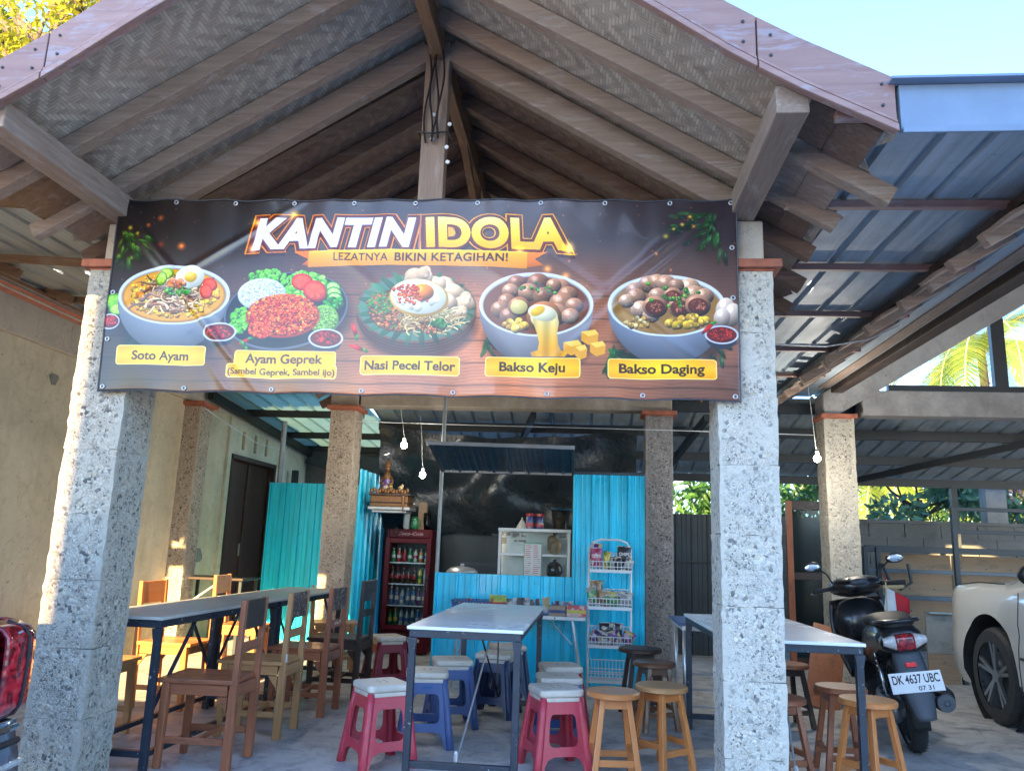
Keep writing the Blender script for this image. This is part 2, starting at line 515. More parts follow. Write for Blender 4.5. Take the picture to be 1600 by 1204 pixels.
def mat_print(name, cols, scale=18, rough=.3, seed=0, block=True):
    """busy printed packaging: hard patches of a few colours"""
    b = NB(name)
    v = b.coord(scale=(1, 1, 1))
    vv = b.vor(v, scale, 'F1', 1)
    sep = b.n('SeparateColor')
    b.l(vv, sep.inputs[0])
    st = []
    nC = len(cols)
    x = b.ramp(sep.outputs[0], [(i/nC, cols[i]) for i in range(nC)])
    x.node.color_ramp.interpolation = 'CONSTANT'
    n = b.noise(v, 30, 3, .6)
    c = b.mix(b.math('MULTIPLY', n, .3), x, (.05, .05, .06))
    b.set(col=c, rough=rough, coat=.3)
    b.bump(b.noise(v, 35, 4, .6), .5, .006)
    return b.m
M['p_pink'] = mat_print('pink_snack_print', [(.45, .06, .16), (.62, .48, .52), (.32, .03, .10), (.5, .1, .2)], 30)
M['p_purple'] = mat_print('purple_snack_print', [(.10, .04, .22), (.05, .02, .12), (.45, .38, .5), (.14, .08, .3), (.5, .4, .1)], 26)
M['p_black'] = mat_print('black_snack_print', [(.02, .02, .03), (.03, .03, .04), (.45, .42, .36), (.02, .02, .02)], 26)
M['p_yellow'] = mat_print('yellow_snack_print', [(.62, .45, .04), (.55, .40, .03), (.1, .25, .05), (.65, .5, .15)], 24)
M['p_green'] = mat_print('green_snack_print', [(.04, .22, .06), (.05, .30, .08), (.55, .50, .12), (.35, .34, .28)], 26)
M['p_brown'] = mat_print('brown_snack_print', [(.30, .18, .09), (.38, .25, .14), (.2, .12, .06)], 14)
M['p_white'] = mat_print('silver_snack_print', [(.45, .45, .45), (.3, .3, .32), (.55, .55, .5), (.08, .08, .08)], 24)
M['p_red'] = mat_print('red_box_print', [(.55, .05, .06), (.5, .04, .05), (.6, .4, .35)], 20)
M['p_blue'] = mat_print('blue_box_print', [(.03, .06, .22), (.04, .08, .3), (.4, .4, .45), (.02, .03, .12)], 28)
M['p_lime'] = mat_print('lime_box_print', [(.25, .4, .05), (.6, .45, .05), (.3, .1, .04), (.35, .45, .08)], 26)
for nm, cl in dict(d_green=(.02, .20, .07), d_red=(.35, .02, .03), d_brown=(.04, .02, .012), d_blue=(.03, .12, .32), d_clear=(.30, .38, .38), d_orange=(.45, .18, .03), d_white=(.5, .5, .5), d_yellow=(.5, .42, .06), d_purple=(.12, .04, .2)).items():
    M[nm] = paint('drink_' + nm[2:], cl, .2, 0, .15, 30, coat=.6, bump=0)

# ------------------------------------------------------------------ mesh builder
class MB:
    def __init__(s):
        s.v = []
        s.f = []
        s.mi = []
        s.uv = None
    def add(s, vs, fs, mi=0):
        o = len(s.v)
        s.v += [tuple(x) for x in vs]
        s.f += [tuple(i+o for i in f) for f in fs]
        s.mi += [mi]*len(fs)
        return s
    def box(s, x0, x1, y0, y1, z0, z1, mi=0):
        vs = [(x0, y0, z0), (x1, y0, z0), (x1, y1, z0), (x0, y1, z0), (x0, y0, z1), (x1, y0, z1), (x1, y1, z1), (x0, y1, z1)]
        return s.add(vs, [(0, 3, 2, 1), (4, 5, 6, 7), (0, 1, 5, 4), (1, 2, 6, 5), (2, 3, 7, 6), (3, 0, 4, 7)], mi)
    def bar(s, p0, p1, w, h, up=(0, 0, 1), w1=None, h1=None, mi=0):
        p0, p1 = Vector(p0), Vector(p1)
        d = (p1-p0).normalized()
        u = Vector(up)
        if abs(d.dot(u)) > .98:
            u = Vector((0, 1, 0))
        r = d.cross(u).normalized()
        u = r.cross(d).normalized()
        w1 = w if w1 is None else w1
        h1 = h if h1 is None else h1
        vs = []
        for p, a, b_ in ((p0, w, h), (p1, w1, h1)):
            for sx, sy in ((-1, -1), (1, -1), (1, 1), (-1, 1)):
                vs.append(p + r*sx*a/2 + u*sy*b_/2)
        return s.add(vs, [(3, 2, 1, 0), (4, 5, 6, 7), (0, 1, 5, 4), (1, 2, 6, 5), (2, 3, 7, 6), (3, 0, 4, 7)], mi)
    def tube(s, pts, r, n=8, mi=0, closed=False, cap=True, r1=None):
        pts = [Vector(p) for p in pts]
        m = len(pts)
        vs, fs = [], []
        pu = None
        for i, p in enumerate(pts):
            a = pts[(i-1) % m] if (closed or i > 0) else p
            b_ = pts[(i+1) % m] if (closed or i < m-1) else p
            d = (b_-a).normalized()
            if pu is None:
                u = Vector((0, 0, 1)) if abs(d.z) < .9 else Vector((1, 0, 0))
            else:
                u = pu
            x = d.cross(u).normalized()
            u = x.cross(d).normalized()
            pu = u
            rr = r if r1 is None else r + (r1-r)*i/(m-1)
            for j in range(n):
                t = 2*math.pi*j/n
                vs.append(p + x*math.cos(t)*rr + u*math.sin(t)*rr)
        q = m if closed else m-1
        for i in range(q):
            for j in range(n):
                a = i*n+j
                b_ = i*n+(j+1) % n
                c = ((i+1) % m)*n+(j+1) % n
                d = ((i+1) % m)*n+j
                fs.append((a, b_, c, d))
        if cap and not closed:
            fs.append(tuple(range(n-1, -1, -1)))
            fs.append(tuple((m-1)*n+j for j in range(n)))
        return s.add(vs, fs, mi)
    def lathe(s, prof, c=(0, 0, 0), n=20, mi=0, axis='Z', cap=True):
        vs, fs = [], []
        for (r, z) in prof:
            for j in range(n):
                t = 2*math.pi*j/n
                p = (r*math.cos(t), r*math.sin(t), z)
                if axis == 'X':
                    p = (p[2], p[0], p[1])
                elif axis == 'Y':
                    p = (p[1], p[2], p[0])
                vs.append((p[0]+c[0], p[1]+c[1], p[2]+c[2]))
        m = len(prof)
        for i in range(m-1):
            for j in range(n):
                fs.append((i*n+j, i*n+(j+1) % n, (i+1)*n+(j+1) % n, (i+1)*n+j))
        if cap:
            fs.append(tuple(range(n-1, -1, -1)))
            fs.append(tuple((m-1)*n+j for j in range(n)))
        return s.add(vs, fs, mi)
    def prism(s, poly, d0, d1, plane='XZ', mi=0):
        """poly in a plane, extruded from d0 to d1 along the missing axis"""
        def P(a, b_, d):
            return {'XZ': (a, d, b_), 'YZ': (d, a, b_), 'XY': (a, b_, d)}[plane]
        n = len(poly)
        vs = [P(a, b_, d0) for a, b_ in poly] + [P(a, b_, d1) for a, b_ in poly]
        fs = [tuple(range(n)), tuple(range(2*n-1, n-1, -1))] + [(i, (i+1) % n, n+(i+1) % n, n+i) for i in range(n)]
        return s.add(vs, fs, mi)
    def grid(s, fn, nu, nv, mi=0, closed_u=False):
        o = len(s.v)
        for j in range(nv+1):
            for i in range(nu+1 if not closed_u else nu):
                s.v.append(tuple(fn(i/nu, j/nv)))
        wd = nu if closed_u else nu+1
        for j in range(nv):
            for i in range(nu):
                i2 = (i+1) % wd if closed_u else i+1
                s.f.append((o+j*wd+i, o+j*wd+i2, o+(j+1)*wd+i2, o+(j+1)*wd+i))
                s.mi.append(mi)
        return s
    def tri(s, sheet, mp, mi=0):
        vs, fs = sheet
        return s.add([mp(*p) for p in vs], fs, mi)
    def ell(s, c, r, nu=14, nv=8, mi=0, rot=None):
        c = Vector(c)
        def fn(u, v):
            t = 2*math.pi*u
            ph = math.pi*(v*.998+.001)-math.pi/2
            p = Vector((r[0]*math.cos(ph)*math.cos(t), r[1]*math.cos(ph)*math.sin(t), r[2]*math.sin(ph)))
            if rot:
                p = rot @ p
            return c+p
        return s.grid(fn, nu, nv, mi, True)
    def mesh(s, name):
        me = bpy.data.meshes.new(name)
        me.from_pydata([tuple(v) for v in s.v], [], s.f)
        return me

def fixnormals(me):
    bm = bmesh.new()
    bm.from_mesh(me)
    bmesh.ops.recalc_face_normals(bm, faces=bm.faces)
    bm.to_mesh(me)
    bm.free()

def part(name, mb, mat, parent=None, bevel=0, smooth=False, label=None, world=False, kind=None, norm=True, seg=2, solid=0, data=None):
    if data is None:
        me = mb.mesh(name)
        mats = mat if isinstance(mat, (list, tuple)) else [mat]
        for m in mats:
            me.materials.append(M[m] if isinstance(m, str) else m)
        if len(mats) > 1:
            me.polygons.foreach_set('material_index', mb.mi)
        if norm:
            fixnormals(me)
        if world and parent is not None:
            me.transform(parent.matrix_basis.inverted())
        if smooth:
            me.shade_smooth()
    else:
        me = data
    o = bpy.data.objects.new(name, me)
    C.objects.link(o)
    if parent is not None:
        o.parent = parent
    if solid:
        md = o.modifiers.new('solid', 'SOLIDIFY')
        md.thickness = solid
        md.offset = 0
    if bevel:
        md = o.modifiers.new('bevel', 'BEVEL')
        md.width = bevel
        md.segments = seg
        md.limit_method = 'ANGLE'
        md.angle_limit = R(40)
    if label:
        o['label'] = label
    if kind:
        o['kind'] = kind
    return o

def tag(o, label, cat, group=None):
    o['label'] = label
    o['category'] = cat
    if group:
        o['group'] = group
    return o

def thing(name, label, cat, loc=(0, 0, 0), rz=0, group=None):
    o = bpy.data.objects.new(name, None)
    o.empty_display_size = .1
    C.objects.link(o)
    o.location = loc
    o.rotation_euler = (0, 0, rz)
    o.matrix_basis = Matrix.Translation(loc) @ Matrix.Rotation(rz, 4, 'Z')
    return tag(o, label, cat, group)

def dup(root, label, loc, rz=0, group=None, swap=None):
    r = root.copy()
    C.objects.link(r)
    r.location = loc
    r.rotation_euler = (0, 0, rz)
    r['label'] = label
    if group:
        r['group'] = group
    def rec(a, b_):
        for ch in a.children:
            c = ch.copy()
            C.objects.link(c)
            c.parent = b_
            if swap:
                for sl in c.material_slots:
                    pass
            rec(ch, c)
    rec(root, r)
    return r

def struct(name, mb, mat, **kw):
    return part(name, mb, mat, kind='structure', **kw)

def sheet2d(outer, holes=()):
    """triangulated polygon with holes -> (verts2d, faces)"""
    bm = bmesh.new()
    es = []
    for loop in [outer]+list(holes):
        vs = [bm.verts.new((a, b_, 0)) for a, b_ in loop]
        for i in range(len(vs)):
            es.append(bm.edges.new((vs[i], vs[(i+1) % len(vs)])))
    bmesh.ops.triangle_fill(bm, edges=es, use_beauty=True)
    bm.verts.index_update()
    out = ([(v.co.x, v.co.y) for v in bm.verts], [tuple(v.index for v in f.verts) for f in bm.faces])
    bm.free()
    return out

def rrect(x0, x1, y0, y1, r, n=4):
    pts = []
    for cx_, cy_, a0 in ((x1-r, y1-r, 0), (x0+r, y1-r, 90), (x0+r, y0+r, 180), (x1-r, y0+r, 270)):
        for i in range(n+1):
            a = R(a0+90*i/n)
            pts.append((cx_+r*math.cos(a), cy_+r*math.sin(a)))
    return pts

def corr(mb, O, u, v, n, L, H, pitch=.17, rib=.035, h=.018, mini=True, mi=0, v0=None, v1=None, wob=0):
    """profiled sheet: starts at O, ribs run along v, profile along u, raised along n; v0/v1(t) trim the ends"""
    O, u, v, n = Vector(O), Vector(u).normalized(), Vector(v).normalized(), Vector(n).normalized()
    prof = []
    x = 0.
    while x < L:
        for dx, hh in ((0, 0), (rib*.28, h), (rib*.72, h), (rib, 0)):
            prof.append((x+dx, hh))
        if mini:
            for mx in (rib+(pitch-rib)*.35, rib+(pitch-rib)*.68):
                prof += [(x+mx-.006, 0), (x+mx, h*.22), (x+mx+.006, 0)]
        x += pitch
    prof = [(min(a, L), b_) for a, b_ in prof if a < L+rib]
    nv = 8 if wob else 1
    vs, fs = [], []
    for a, hh in prof:
        s0 = v0(a) if v0 else 0
        s1 = v1(a) if v1 else H
        for j in range(nv+1):
            sv = s0+(s1-s0)*j/nv
            ww = wob*mnoise.noise(Vector((a*1.5, sv*1.5, 3.1))) if wob else 0
            vs.append(O+u*a+v*sv+n*(hh+ww))
    m = nv+1
    for i in range(len(prof)-1):
        if prof[i+1][0]-prof[i][0] < 1e-6:
            continue
        for j in range(nv):
            fs.append((i*m+j, (i+1)*m+j, (i+1)*m+j+1, i*m+j+1))
    return mb.add(vs, fs, mi)
# ================================================================== setting
XR = -.88                 # ridge line
def roof_z(x):
    return 4.2-.6*abs(x-XR)

mb = MB()
mb.grid(lambda u, v: (-70+140*u, -70+160*v, -.06), 4, 4)
struct('ground', mb, 'yard')
mb = MB()
mb.box(-4.5, 9.5, 2.2, 12.2, -.3, 0)
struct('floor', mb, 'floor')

# ------------------------------------------------------------------ pillars
def block_mesh(seed, w=.29, h=.328):
    m = MB()
    nn = 9
    r = random.Random(seed)
    off = Vector((seed*3.7, seed*1.3, seed*9.1))
    def disp(p):
        p = Vector(p)
        e = sum(1 for q in (abs(p.x)-w/2, abs(p.y)-w/2, abs(p.z)-h/2) if q > -.002)
        a = .0045 if e < 2 else .007
        d = mnoise.noise_vector(p*24+off)*a+mnoise.noise_vector(p*60+off)*a*.5
        if e >= 2:
            d -= Vector((p.x, p.y, 0)).normalized()*.003
        return p+d
    for ax in range(3):
        for sg in (-1, 1):
            def fn(u, v):
                a, b_ = (u-.5)*w, (v-.5)
                if ax == 2:
                    return disp((a, b_*w, sg*h/2))
                b_ *= h
                return disp((sg*w/2, a, b_)) if ax == 0 else disp((a, sg*w/2, b_))
            m.grid(fn, nn if ax == 2 else nn, nn)
    bm = bmesh.new()
    me = m.mesh('block')
    bm.from_mesh(me)
    bmesh.ops.remove_doubles(bm, verts=bm.verts, dist=.0012)
    bmesh.ops.recalc_face_normals(bm, faces=bm.faces)
    bm.to_mesh(me)
    bm.free()
    return me
def cap_mesh(m, cx, cy, z, w, t=.045):
    m.box(cx-w/2, cx+w/2, cy-w/2, cy+w/2, z, z+t)
    m.box(cx-w/2+.03, cx+w/2-.03, cy-w/2+.03, cy+w/2-.03, z-.012, z)
    return m
BL = [block_mesh(i+1) for i in range(5)]
_bm = {}
def pillar(x, y, label, mat, z0=.0, n=8, capz=2.68, stub=None, capw=.37, w=.29):
    t = thing('stone_pillar', label, 'pillar', (x, y, 0), group='washed stone pillars')
    hh = capz/n
    for i in range(n):
        key = (mat, i % 5)
        if key not in _bm:
            me = BL[i % 5].copy()
            me.materials.append(M[mat])
            _bm[key] = me
        o = part('block', None, None, t, data=_bm[key])
        o.location = (0, 0, hh*(i+.5))
        o.scale = (w/.29, w/.29, (hh-.0015)/.328)
        if i % 2:
            o.rotation_euler = (0, 0, R(180))
    core = MB().box(-w/2+.012, w/2-.012, -w/2+.012, w/2-.012, 0, capz)
    part('mortar_core', core, 'cement', t)
    part('cap_tile', cap_mesh(MB(), 0, 0, capz, capw), 'terracotta', t, bevel=.008)
    if stub:
        part('concrete_head', MB().box(-stub/2, stub/2, -stub/2+.02, stub/2+.02, capz+.045, 2.968), 'cream_beam', t, bevel=.012, seg=3)
    return t
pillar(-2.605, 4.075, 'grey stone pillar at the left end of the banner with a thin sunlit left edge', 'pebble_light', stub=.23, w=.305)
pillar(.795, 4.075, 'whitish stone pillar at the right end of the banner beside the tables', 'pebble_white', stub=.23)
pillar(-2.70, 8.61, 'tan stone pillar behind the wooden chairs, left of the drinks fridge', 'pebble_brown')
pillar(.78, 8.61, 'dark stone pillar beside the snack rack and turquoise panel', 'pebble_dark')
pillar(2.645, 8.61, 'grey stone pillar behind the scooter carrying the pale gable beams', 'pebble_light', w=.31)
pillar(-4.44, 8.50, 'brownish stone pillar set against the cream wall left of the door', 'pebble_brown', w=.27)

# ------------------------------------------------------------------ left building
lb = thing('cream_building', 'cream plastered building along the left side with a dark double door', 'building', (-4.6, 6, 0))
def lw(name, mbx, mat, **kw):
    return part(name, mbx, mat, lb, world=True, **kw)
lw('wall', MB().box(-4.72, -4.5, 3.0, 9.5, -.05, 2.74), 'cream_wall')
wp = MB()
wp.box(-4.76, -4.47, 9.5, 9.62, -.05, 2.74)
wp.box(-4.76, -4.47, 11.05, 13.2, -.05, 2.74)
wp.box(-4.76, -4.47, 9.62, 11.05, 2.26, 2.36)
wp.box(-4.76, -4.47, 9.62, 11.05, 2.60, 2.74)
ys = [9.62, 9.86, 9.95, 10.24, 10.33, 10.62, 10.71, 11.05]
for a, b_ in ((0, 1), (2, 3), (4, 5), (6, 7)):
    wp.box(-4.76, -4.47, ys[a], ys[b_], 2.36, 2.60)
lw('wall', wp, 'pale_wall', label='pale wall section round the door with three narrow vents')
lw('vent_backing', MB().box(-4.9, -4.88, 9.6, 11.1, 2.3, 2.7), 'matt_black')
dr = lw('door', MB().box(-4.60, -4.56, 9.62, 10.32, 0, 2.26), 'dark_door', bevel=.004)
lw('door', MB().box(-4.60, -4.56, 10.335, 11.05, 0, 2.26), 'dark_door', bevel=.004)
part('door_frame', MB().box(-4.55, -4.46, 9.60, 9.65, 0, 2.26).box(-4.55, -4.46, 11.02, 11.07, 0, 2.26).box(-4.55, -4.46, 9.60, 11.07, 2.22, 2.28).bar((-4.55, 10.325, 0), (-4.55, 10.325, 2.22), .03, .05),
     'darkwoodZ', dr, world=False, bevel=.003).matrix_local = lb.matrix_basis.inverted()
part('handle', MB().box(-4.545, -4.53, 10.22, 10.25, 1.0, 1.16), 'alu_dull', dr).matrix_local = lb.matrix_basis.inverted()
lw('ring_beam', MB().box(-4.74, -4.46, 3.0, 13.2, 2.742, 3.03), 'cream_beam', bevel=.01)
for (y, z, r_) in ((6.15, 2.50, .05), (9.05, 1.02, .085)):
    pts = [(y+math.cos(a)*r_*(1+.3*math.sin(3*a+y)), z+math.sin(a)*r_*(1.15+.2*math.cos(2*a))) for a in [2*math.pi*i/16 for i in range(16)]]
    lw('wall_patch', MB().prism(pts, -4.4985, -4.492, 'YZ'), 'cement')
# eave of the left building: rafter ends and tile ends poking out over the wall
for i in range(14):
    y = 3.3+.62*i+rng.uniform(-.05, .05)
    lw('rafter', MB().bar((-5.6, y, 3.62), (-4.16+rng.uniform(-.06, .06), y+.03, 3.08), .06, .07), 'ochreX', bevel=.004)
eb = MB()
for i in range(9):
    y = 3.0+1.1*i
    eb.bar((-4.42, y, 3.13), (-4.42+rng.uniform(-.03, .03), y+1.12, 3.12), .10, .025, up=(.3, 0, 1))
    eb.bar((-4.62, y+.3, 3.24), (-4.60, y+1.38, 3.23), .11, .025, up=(.3, 0, 1))
lw('eave_batten', eb, 'ochreY')
rf = MB()
rf.prism([(-4.2, 3.17), (-4.2, 3.21), (-7.0, 4.85), (-7.0, 4.81)], 2.9, 13.2, 'XZ')
lw('roof', rf, 'terracotta')
lw('wall', MB().box(-9.5, -4.75, 13.0, 13.2, -.05, 3.2), 'cream_wall')
lw('wall', MB().box(-9.5, -4.75, 2.98, 3.15, -.05, 3.2), 'cream_wall')
lw('roof', MB().prism([(-7.0, 4.81), (-7.0, 4.85), (-9.8, 3.21), (-9.8, 3.17)], 2.9, 13.2, 'XZ'), 'terracotta')
lw('wire', MB().tube([(-4.44, 3.2, 3.05), (-4.43, 5, 3.062), (-4.44, 7, 3.05), (-4.43, 8.3, 3.06)], .008, 6), 'yellow_tube')

# ------------------------------------------------------------------ main pavilion roof
pr_ = thing('pavilion_roof', 'open timber gable roof with woven bamboo ceiling above the banner', 'roof', (XR, 5.8, 2.97))
def rp(name, mbx, mat, parent=pr_, **kw):
    return part(name, mbx, mat, parent, world=True, **kw)
DXL, DXR = 2.15, 2.18
YF, YB = 2.93, 9.3
cosr = 1/math.sqrt(1+.36)
# bamboo mats between rafters: each strip its own panel, with ragged lower edges
RY = [3.40+.425*i for i in range(14)]
edges = [YF]+RY+[YB]
def mat_panel(y0, y1, side, dend):
    nu_, nv_ = 26, 3
    me = MB()
    vs = []
    for j in range(nv_+1):
        for i in range(nu_+1):
            d = dend*i/nu_
            y = y0+(y1-y0)*j/nv_
            if i == nu_:
                d += rng.uniform(-.05, .06)
            sag = -.012*math.sin(math.pi*j/nv_)*(.5+mnoise.noise(Vector((d*2, y*3, side))))
            vs.append((XR+side*d, y, 4.2-.6*d+.004+sag))
    fs = []
    for j in range(nv_):
        for i in range(nu_):
            a = j*(nu_+1)+i
            fs.append((a, a+1, a+nu_+2, a+nu_+1))
    me.add(vs, fs)
    o = rp('bamboo_mat', me, 'bamboo' if y0 < 4.2 else 'bamboo_shaded_brown', norm=False, solid=.004, kind=None)
    uvl = o.data.uv_layers.new(name='UVMap')
    loc = pr_.location
    for li, l in enumerate(o.data.loops):
        c = o.data.vertices[l.vertex_index].co
        uvl.data[li].uv = (abs(c.x)/cosr+20, c.y+loc.y+side*31+50)
    return o
for side in (-1, 1):
    for a, b_ in zip(edges[:-1], edges[1:]):
        mat_panel(a, b_, side, (DXL if side > 0 else DXR)-rng.uniform(.0, .12))
# common rafters
def rafter(y, side, dend, w=.055, h=.085, mat='rafterX'):
    z0 = 4.2-.008-h/2/cosr
    p0 = (XR+side*.03, y, z0-.6*.03)
    p1 = (XR+side*dend, y, z0-.6*dend)
    return rp('rafter', MB().bar(p0, p1, w, h), mat, bevel=.004)
for i, y in enumerate(RY):
    for side in (-1, 1):
        if abs(y-4.05) < .2:
            pass
        rafter(y, side, 2.13+rng.uniform(-.05, .09)+(.03 if side < 0 else 0), w=.06 if i % 3 else .075, mat='rafterX' if i < 2 else 'deepX')  # inner rafters get the darker wood, tinted for shade under the roof
# battens / boards seen at the ragged eaves
for side in (-1, 1):
    for i, (a, b_) in enumerate(zip(edges[:-1], edges[1:])):
        if i > 12:
            continue
        d1 = 2.03+rng.uniform(-.06, .1)
        d0 = d1-rng.uniform(.22, .42)
        w_ = (b_-a)*rng.uniform(.55, .85)
        yc = (a+b_)/2+rng.uniform(-.04, .04)
        rp('eave_board', MB().bar((XR+side*d0, yc, 4.2-.6*d0-.025), (XR+side*d1, yc, 4.2-.6*d1-.025), w_, .018),
           ('ochreX' if i % 2 else 'rafterX') if (side < 0) else ('rafterX' if i % 2 else 'deepX'), bevel=.003)
# ridge beam, posts, trusses
rp('ridge_beam', MB().box(XR-.035, XR+.035, 2.93, 9.2, 3.98, 4.12), 'ochreY', bevel=.004)
rp('king_post', MB().box(-.955, -.815, 4.02, 4.10, 3.102, 4.10), 'rafterZ', bevel=.005)
rp('king_post', MB().box(-.91, -.85, 5.66, 5.72, 3.05, 3.98), 'ochreZ', bevel=.004)
rp('king_post', MB().box(-.95, -.81, 8.55, 8.65, 3.0, 4.0), 'rafterZ', bevel=.005)
for y in (4.06, 8.6):
    for side in (-1, 1):
        e = 1.62 if side < 0 else 1.64
        rp('principal_rafter', MB().bar((XR+side*.06, y, 4.06), (XR+side*e, y, 3.10), .075, .13), 'rafterX', bevel=.006)
    rp('tie_beam', MB().box(-2.55, .73, y-.03, y+.05, 2.975, 3.095), 'rafterX', bevel=.006)
rp('strut', MB().bar((-.88, 4.95, 4.02), (-.885, 5.68, 3.80), .05, .06), 'ochreY', bevel=.004)
# wall plates running out to the fascia
rp('wall_plate', MB().box(-2.69, -2.56, 2.93, 9.1, 2.970, 3.095), 'rafterY', bevel=.006)
rp('wall_plate', MB().box(.735, .865, 2.93, 9.1, 2.970, 3.09), 'rafterY', bevel=.006)
# cables on the king post
cb = MB()
for q in range(4):
    pts = []
    for i in range(14):
        z = 4.0-.55*i/13
        pts.append((-.925+.014*math.sin(i*.5+q*2)+.028*q, 3.995-.014*q, z))
    cb.tube(pts, .006, 5)
for z in (3.52,):
    for dz in (0,):
        cb.tube([(-.97, 4.0, z+dz), (-.97, 4.12, z+dz), (-.80, 4.12, z+dz+.015), (-.80, 4.0, z+dz), (-.88, 3.985, z+dz-.02)], .006, 5, closed=True)
rp('cable', cb, 'wire_black')
sc_ = MB()
for (x, z) in ((-.885, 3.62), (-.79, 3.56), (-.885, 3.47), (-.80, 3.42), (-.79, 3.33)):
    sc_.lathe([(.011, 0), (.013, .006), (.008, .014)], (x, 3.99, z), 8, axis='Y')
rp('cable_clip', sc_, 'white_paint')
# bargeboards with their mouldings, four boards
def fb(d):
    pts = [(0, 4.22), (.9, 3.58), (1.08, 3.465), (1.46, 3.195), (1.70, 3.05), (2.07, 2.855), (2.4, 2.70)]
    for (a, za), (b_, zb) in zip(pts[:-1], pts[1:]):
        if d <= b_:
            return za+(zb-za)*(d-a)/(b_-a)
    return 2.6
def bargeboard(side, d0, d1, last=False):
    n = 14
    ds = [d0+(d1-d0)*i/n for i in range(n+1)]
    lo = [(XR+side*d, fb(d)) for d in ds]
    hi = [(XR+side*d, fb(d)+.225) for d in ds]
    o = rp('bargeboard', MB().prism(lo+hi[::-1], 2.885, 2.925, 'XZ'), 'fasciaX', bevel=.004)
    mo = MB()
    mo.prism([(x, z-.012) for x, z in lo]+[(x, z+.018) for x, z in lo][::-1], 2.868, 2.884, 'XZ')
    mo.prism([(x, z+.026) for x, z in lo]+[(x, z+.040) for x, z in lo][::-1], 2.876, 2.8845, 'XZ')
    p = part('moulding', mo, 'fasciaX', o, bevel=.003)
    p.data.transform(pr_.matrix_basis.inverted())
    nl = MB()
    for d in (d0+.05, d1-.05):
        for f_ in (.35, .75):
            nl.lathe([(.006, -.004), (.007, 0)], (XR+side*d, 2.883, fb(d)+.225*f_), 7, axis='Y')
    p = part('nail', nl, 'dark_steel', o)
    p.data.transform(pr_.matrix_basis.inverted())
for side, ds in ((-1, (0.004, 1.50, 1.745)), (1, (0.004, 1.54, 2.062))):
    for a, b_ in zip(ds[:-1], ds[1:]):
        bargeboard(side, a, b_-.006)
# roof covering: rows of tiles above
tl = MB()
for side in (-1, 1):
    nrow = 11
    for r_ in range(nrow):
        d0, d1 = 2.08*r_/nrow, 2.08*(r_+1)/nrow+.05
        def fn(u, v):
            y = 2.935+(9.4-2.935)*u
            d = d0+(d1-d0)*v
            fl = -.04
            return (XR+side*d, y, 4.2-.6*d+.13+.02*v*0+(.03 if v > .5 else .0)*0 + .022*(1-v)*0 + .012*abs(math.sin(y*math.pi/.2))+.028*(v)+fl)
        tl.grid(fn, 132, 1)
rp('roof_tile', tl, 'terracotta', kind='stuff', solid=.018)
rp('ridge_cap', MB().tube([(XR, 2.9, 4.37), (XR, 9.4, 4.37)], .09, 10), 'terracotta')

# ------------------------------------------------------------------ sheet metal infill right, and left
ra = thing('metal_awning', 'blue grey sheet metal awning bridging the two tiled roofs on the right', 'awning', (1.6, 5.5, 2.9))
part('roof_sheet', corr(MB(), (1.02, 2.93, 3.015), (1, 0, 0), (0, 1, 0), (0, 0, 1), 1.75, 6.1, .215, .05, .028, False, wob=.005), 'galv', ra, world=True, norm=False)
for y in (2.99, 3.83, 4.73, 5.71, 6.74, 7.75):
    part('purlin', MB().bar((.98, y, 2.985), (2.32, y+.02, 2.985), .04, .04), 'fasciaX', ra, world=True, bevel=.003)
o = part('fascia_board', MB().box(1.19, 2.75, 2.885, 2.92, 2.865, 3.055), 'pale_blue_paint', ra, world=True, bevel=.004)
part('edge_trim', MB().box(1.192, 2.75, 2.872, 2.884, 2.846, 2.872), 'pale_blue_paint', ra, world=True, bevel=.003)
part('drip_edge', MB().box(1.15, 2.76, 2.84, 2.93, 3.056, 3.066), 'pale_blue_paint', ra, world=True)
la = thing('metal_awning', 'cream sheet metal awning bridging the gap over the cream wall on the left', 'awning', (-3.5, 5.5, 3.0))
part('roof_sheet', corr(MB(), (-4.60, 2.93, 3.17), (1, 0, -.04), (0, 1, 0), (0, 0, 1), 1.75, 6.1, .215, .05, .028, False, wob=.005), 'galv_cream', la, world=True, norm=False)
for y in (3.0, 3.88, 4.88, 5.85, 6.85, 7.85):
    part('purlin', MB().bar((-4.35, y, 3.115), (-2.86, y+.03, 3.045), .045, .05), 'ochreX', la, world=True, bevel=.003)
part('fascia_board', MB().box(-4.55, -2.66, 2.885, 2.92, 2.90, 3.10), 'fasciaX', la, world=True, bevel=.004)

# ------------------------------------------------------------------ second pavilion (right)
g2 = thing('right_pavilion', 'neighbouring pavilion roof on pale concrete gable beams above the car', 'roof', (4.5, 8.5, 2.7))
def gp(name, mbx, mat, **kw):
    return part(name, mbx, mat, g2, world=True, **kw)
RX2 = 5.35
gz = lambda x: 2.87+.6*(x-2.05) if x < RX2 else 2.87+.6*(2*RX2-x-2.05)
gp('gable_beam', MB().prism([(2.5, 2.728), (2.5, 2.95), (4.67, 4.47), (RX2, 4.90), (RX2, 4.42), (4.63, 3.95), (2.66, 2.728)], 8.47, 8.80, 'XZ'), 'grey_beam', bevel=.01)
gp('gable_beam', MB().prism([(2*RX2-a, b_) for a, b_ in [(2.5, 2.728), (2.5, 2.95), (4.67, 4.47), (RX2-.005, 4.90), (RX2-.005, 4.42), (4.63, 3.95), (2.66, 2.728)]], 8.47, 8.80, 'XZ'), 'grey_beam', bevel=.01)
gp('tie_beam', MB().box(2.92, 8.2, 8.53, 8.78, 2.73, 3.00), 'grey_beam', bevel=.01)
fr = MB()
fr.box(3.3, 7.6, 8.81, 8.88, 3.0, 3.12)
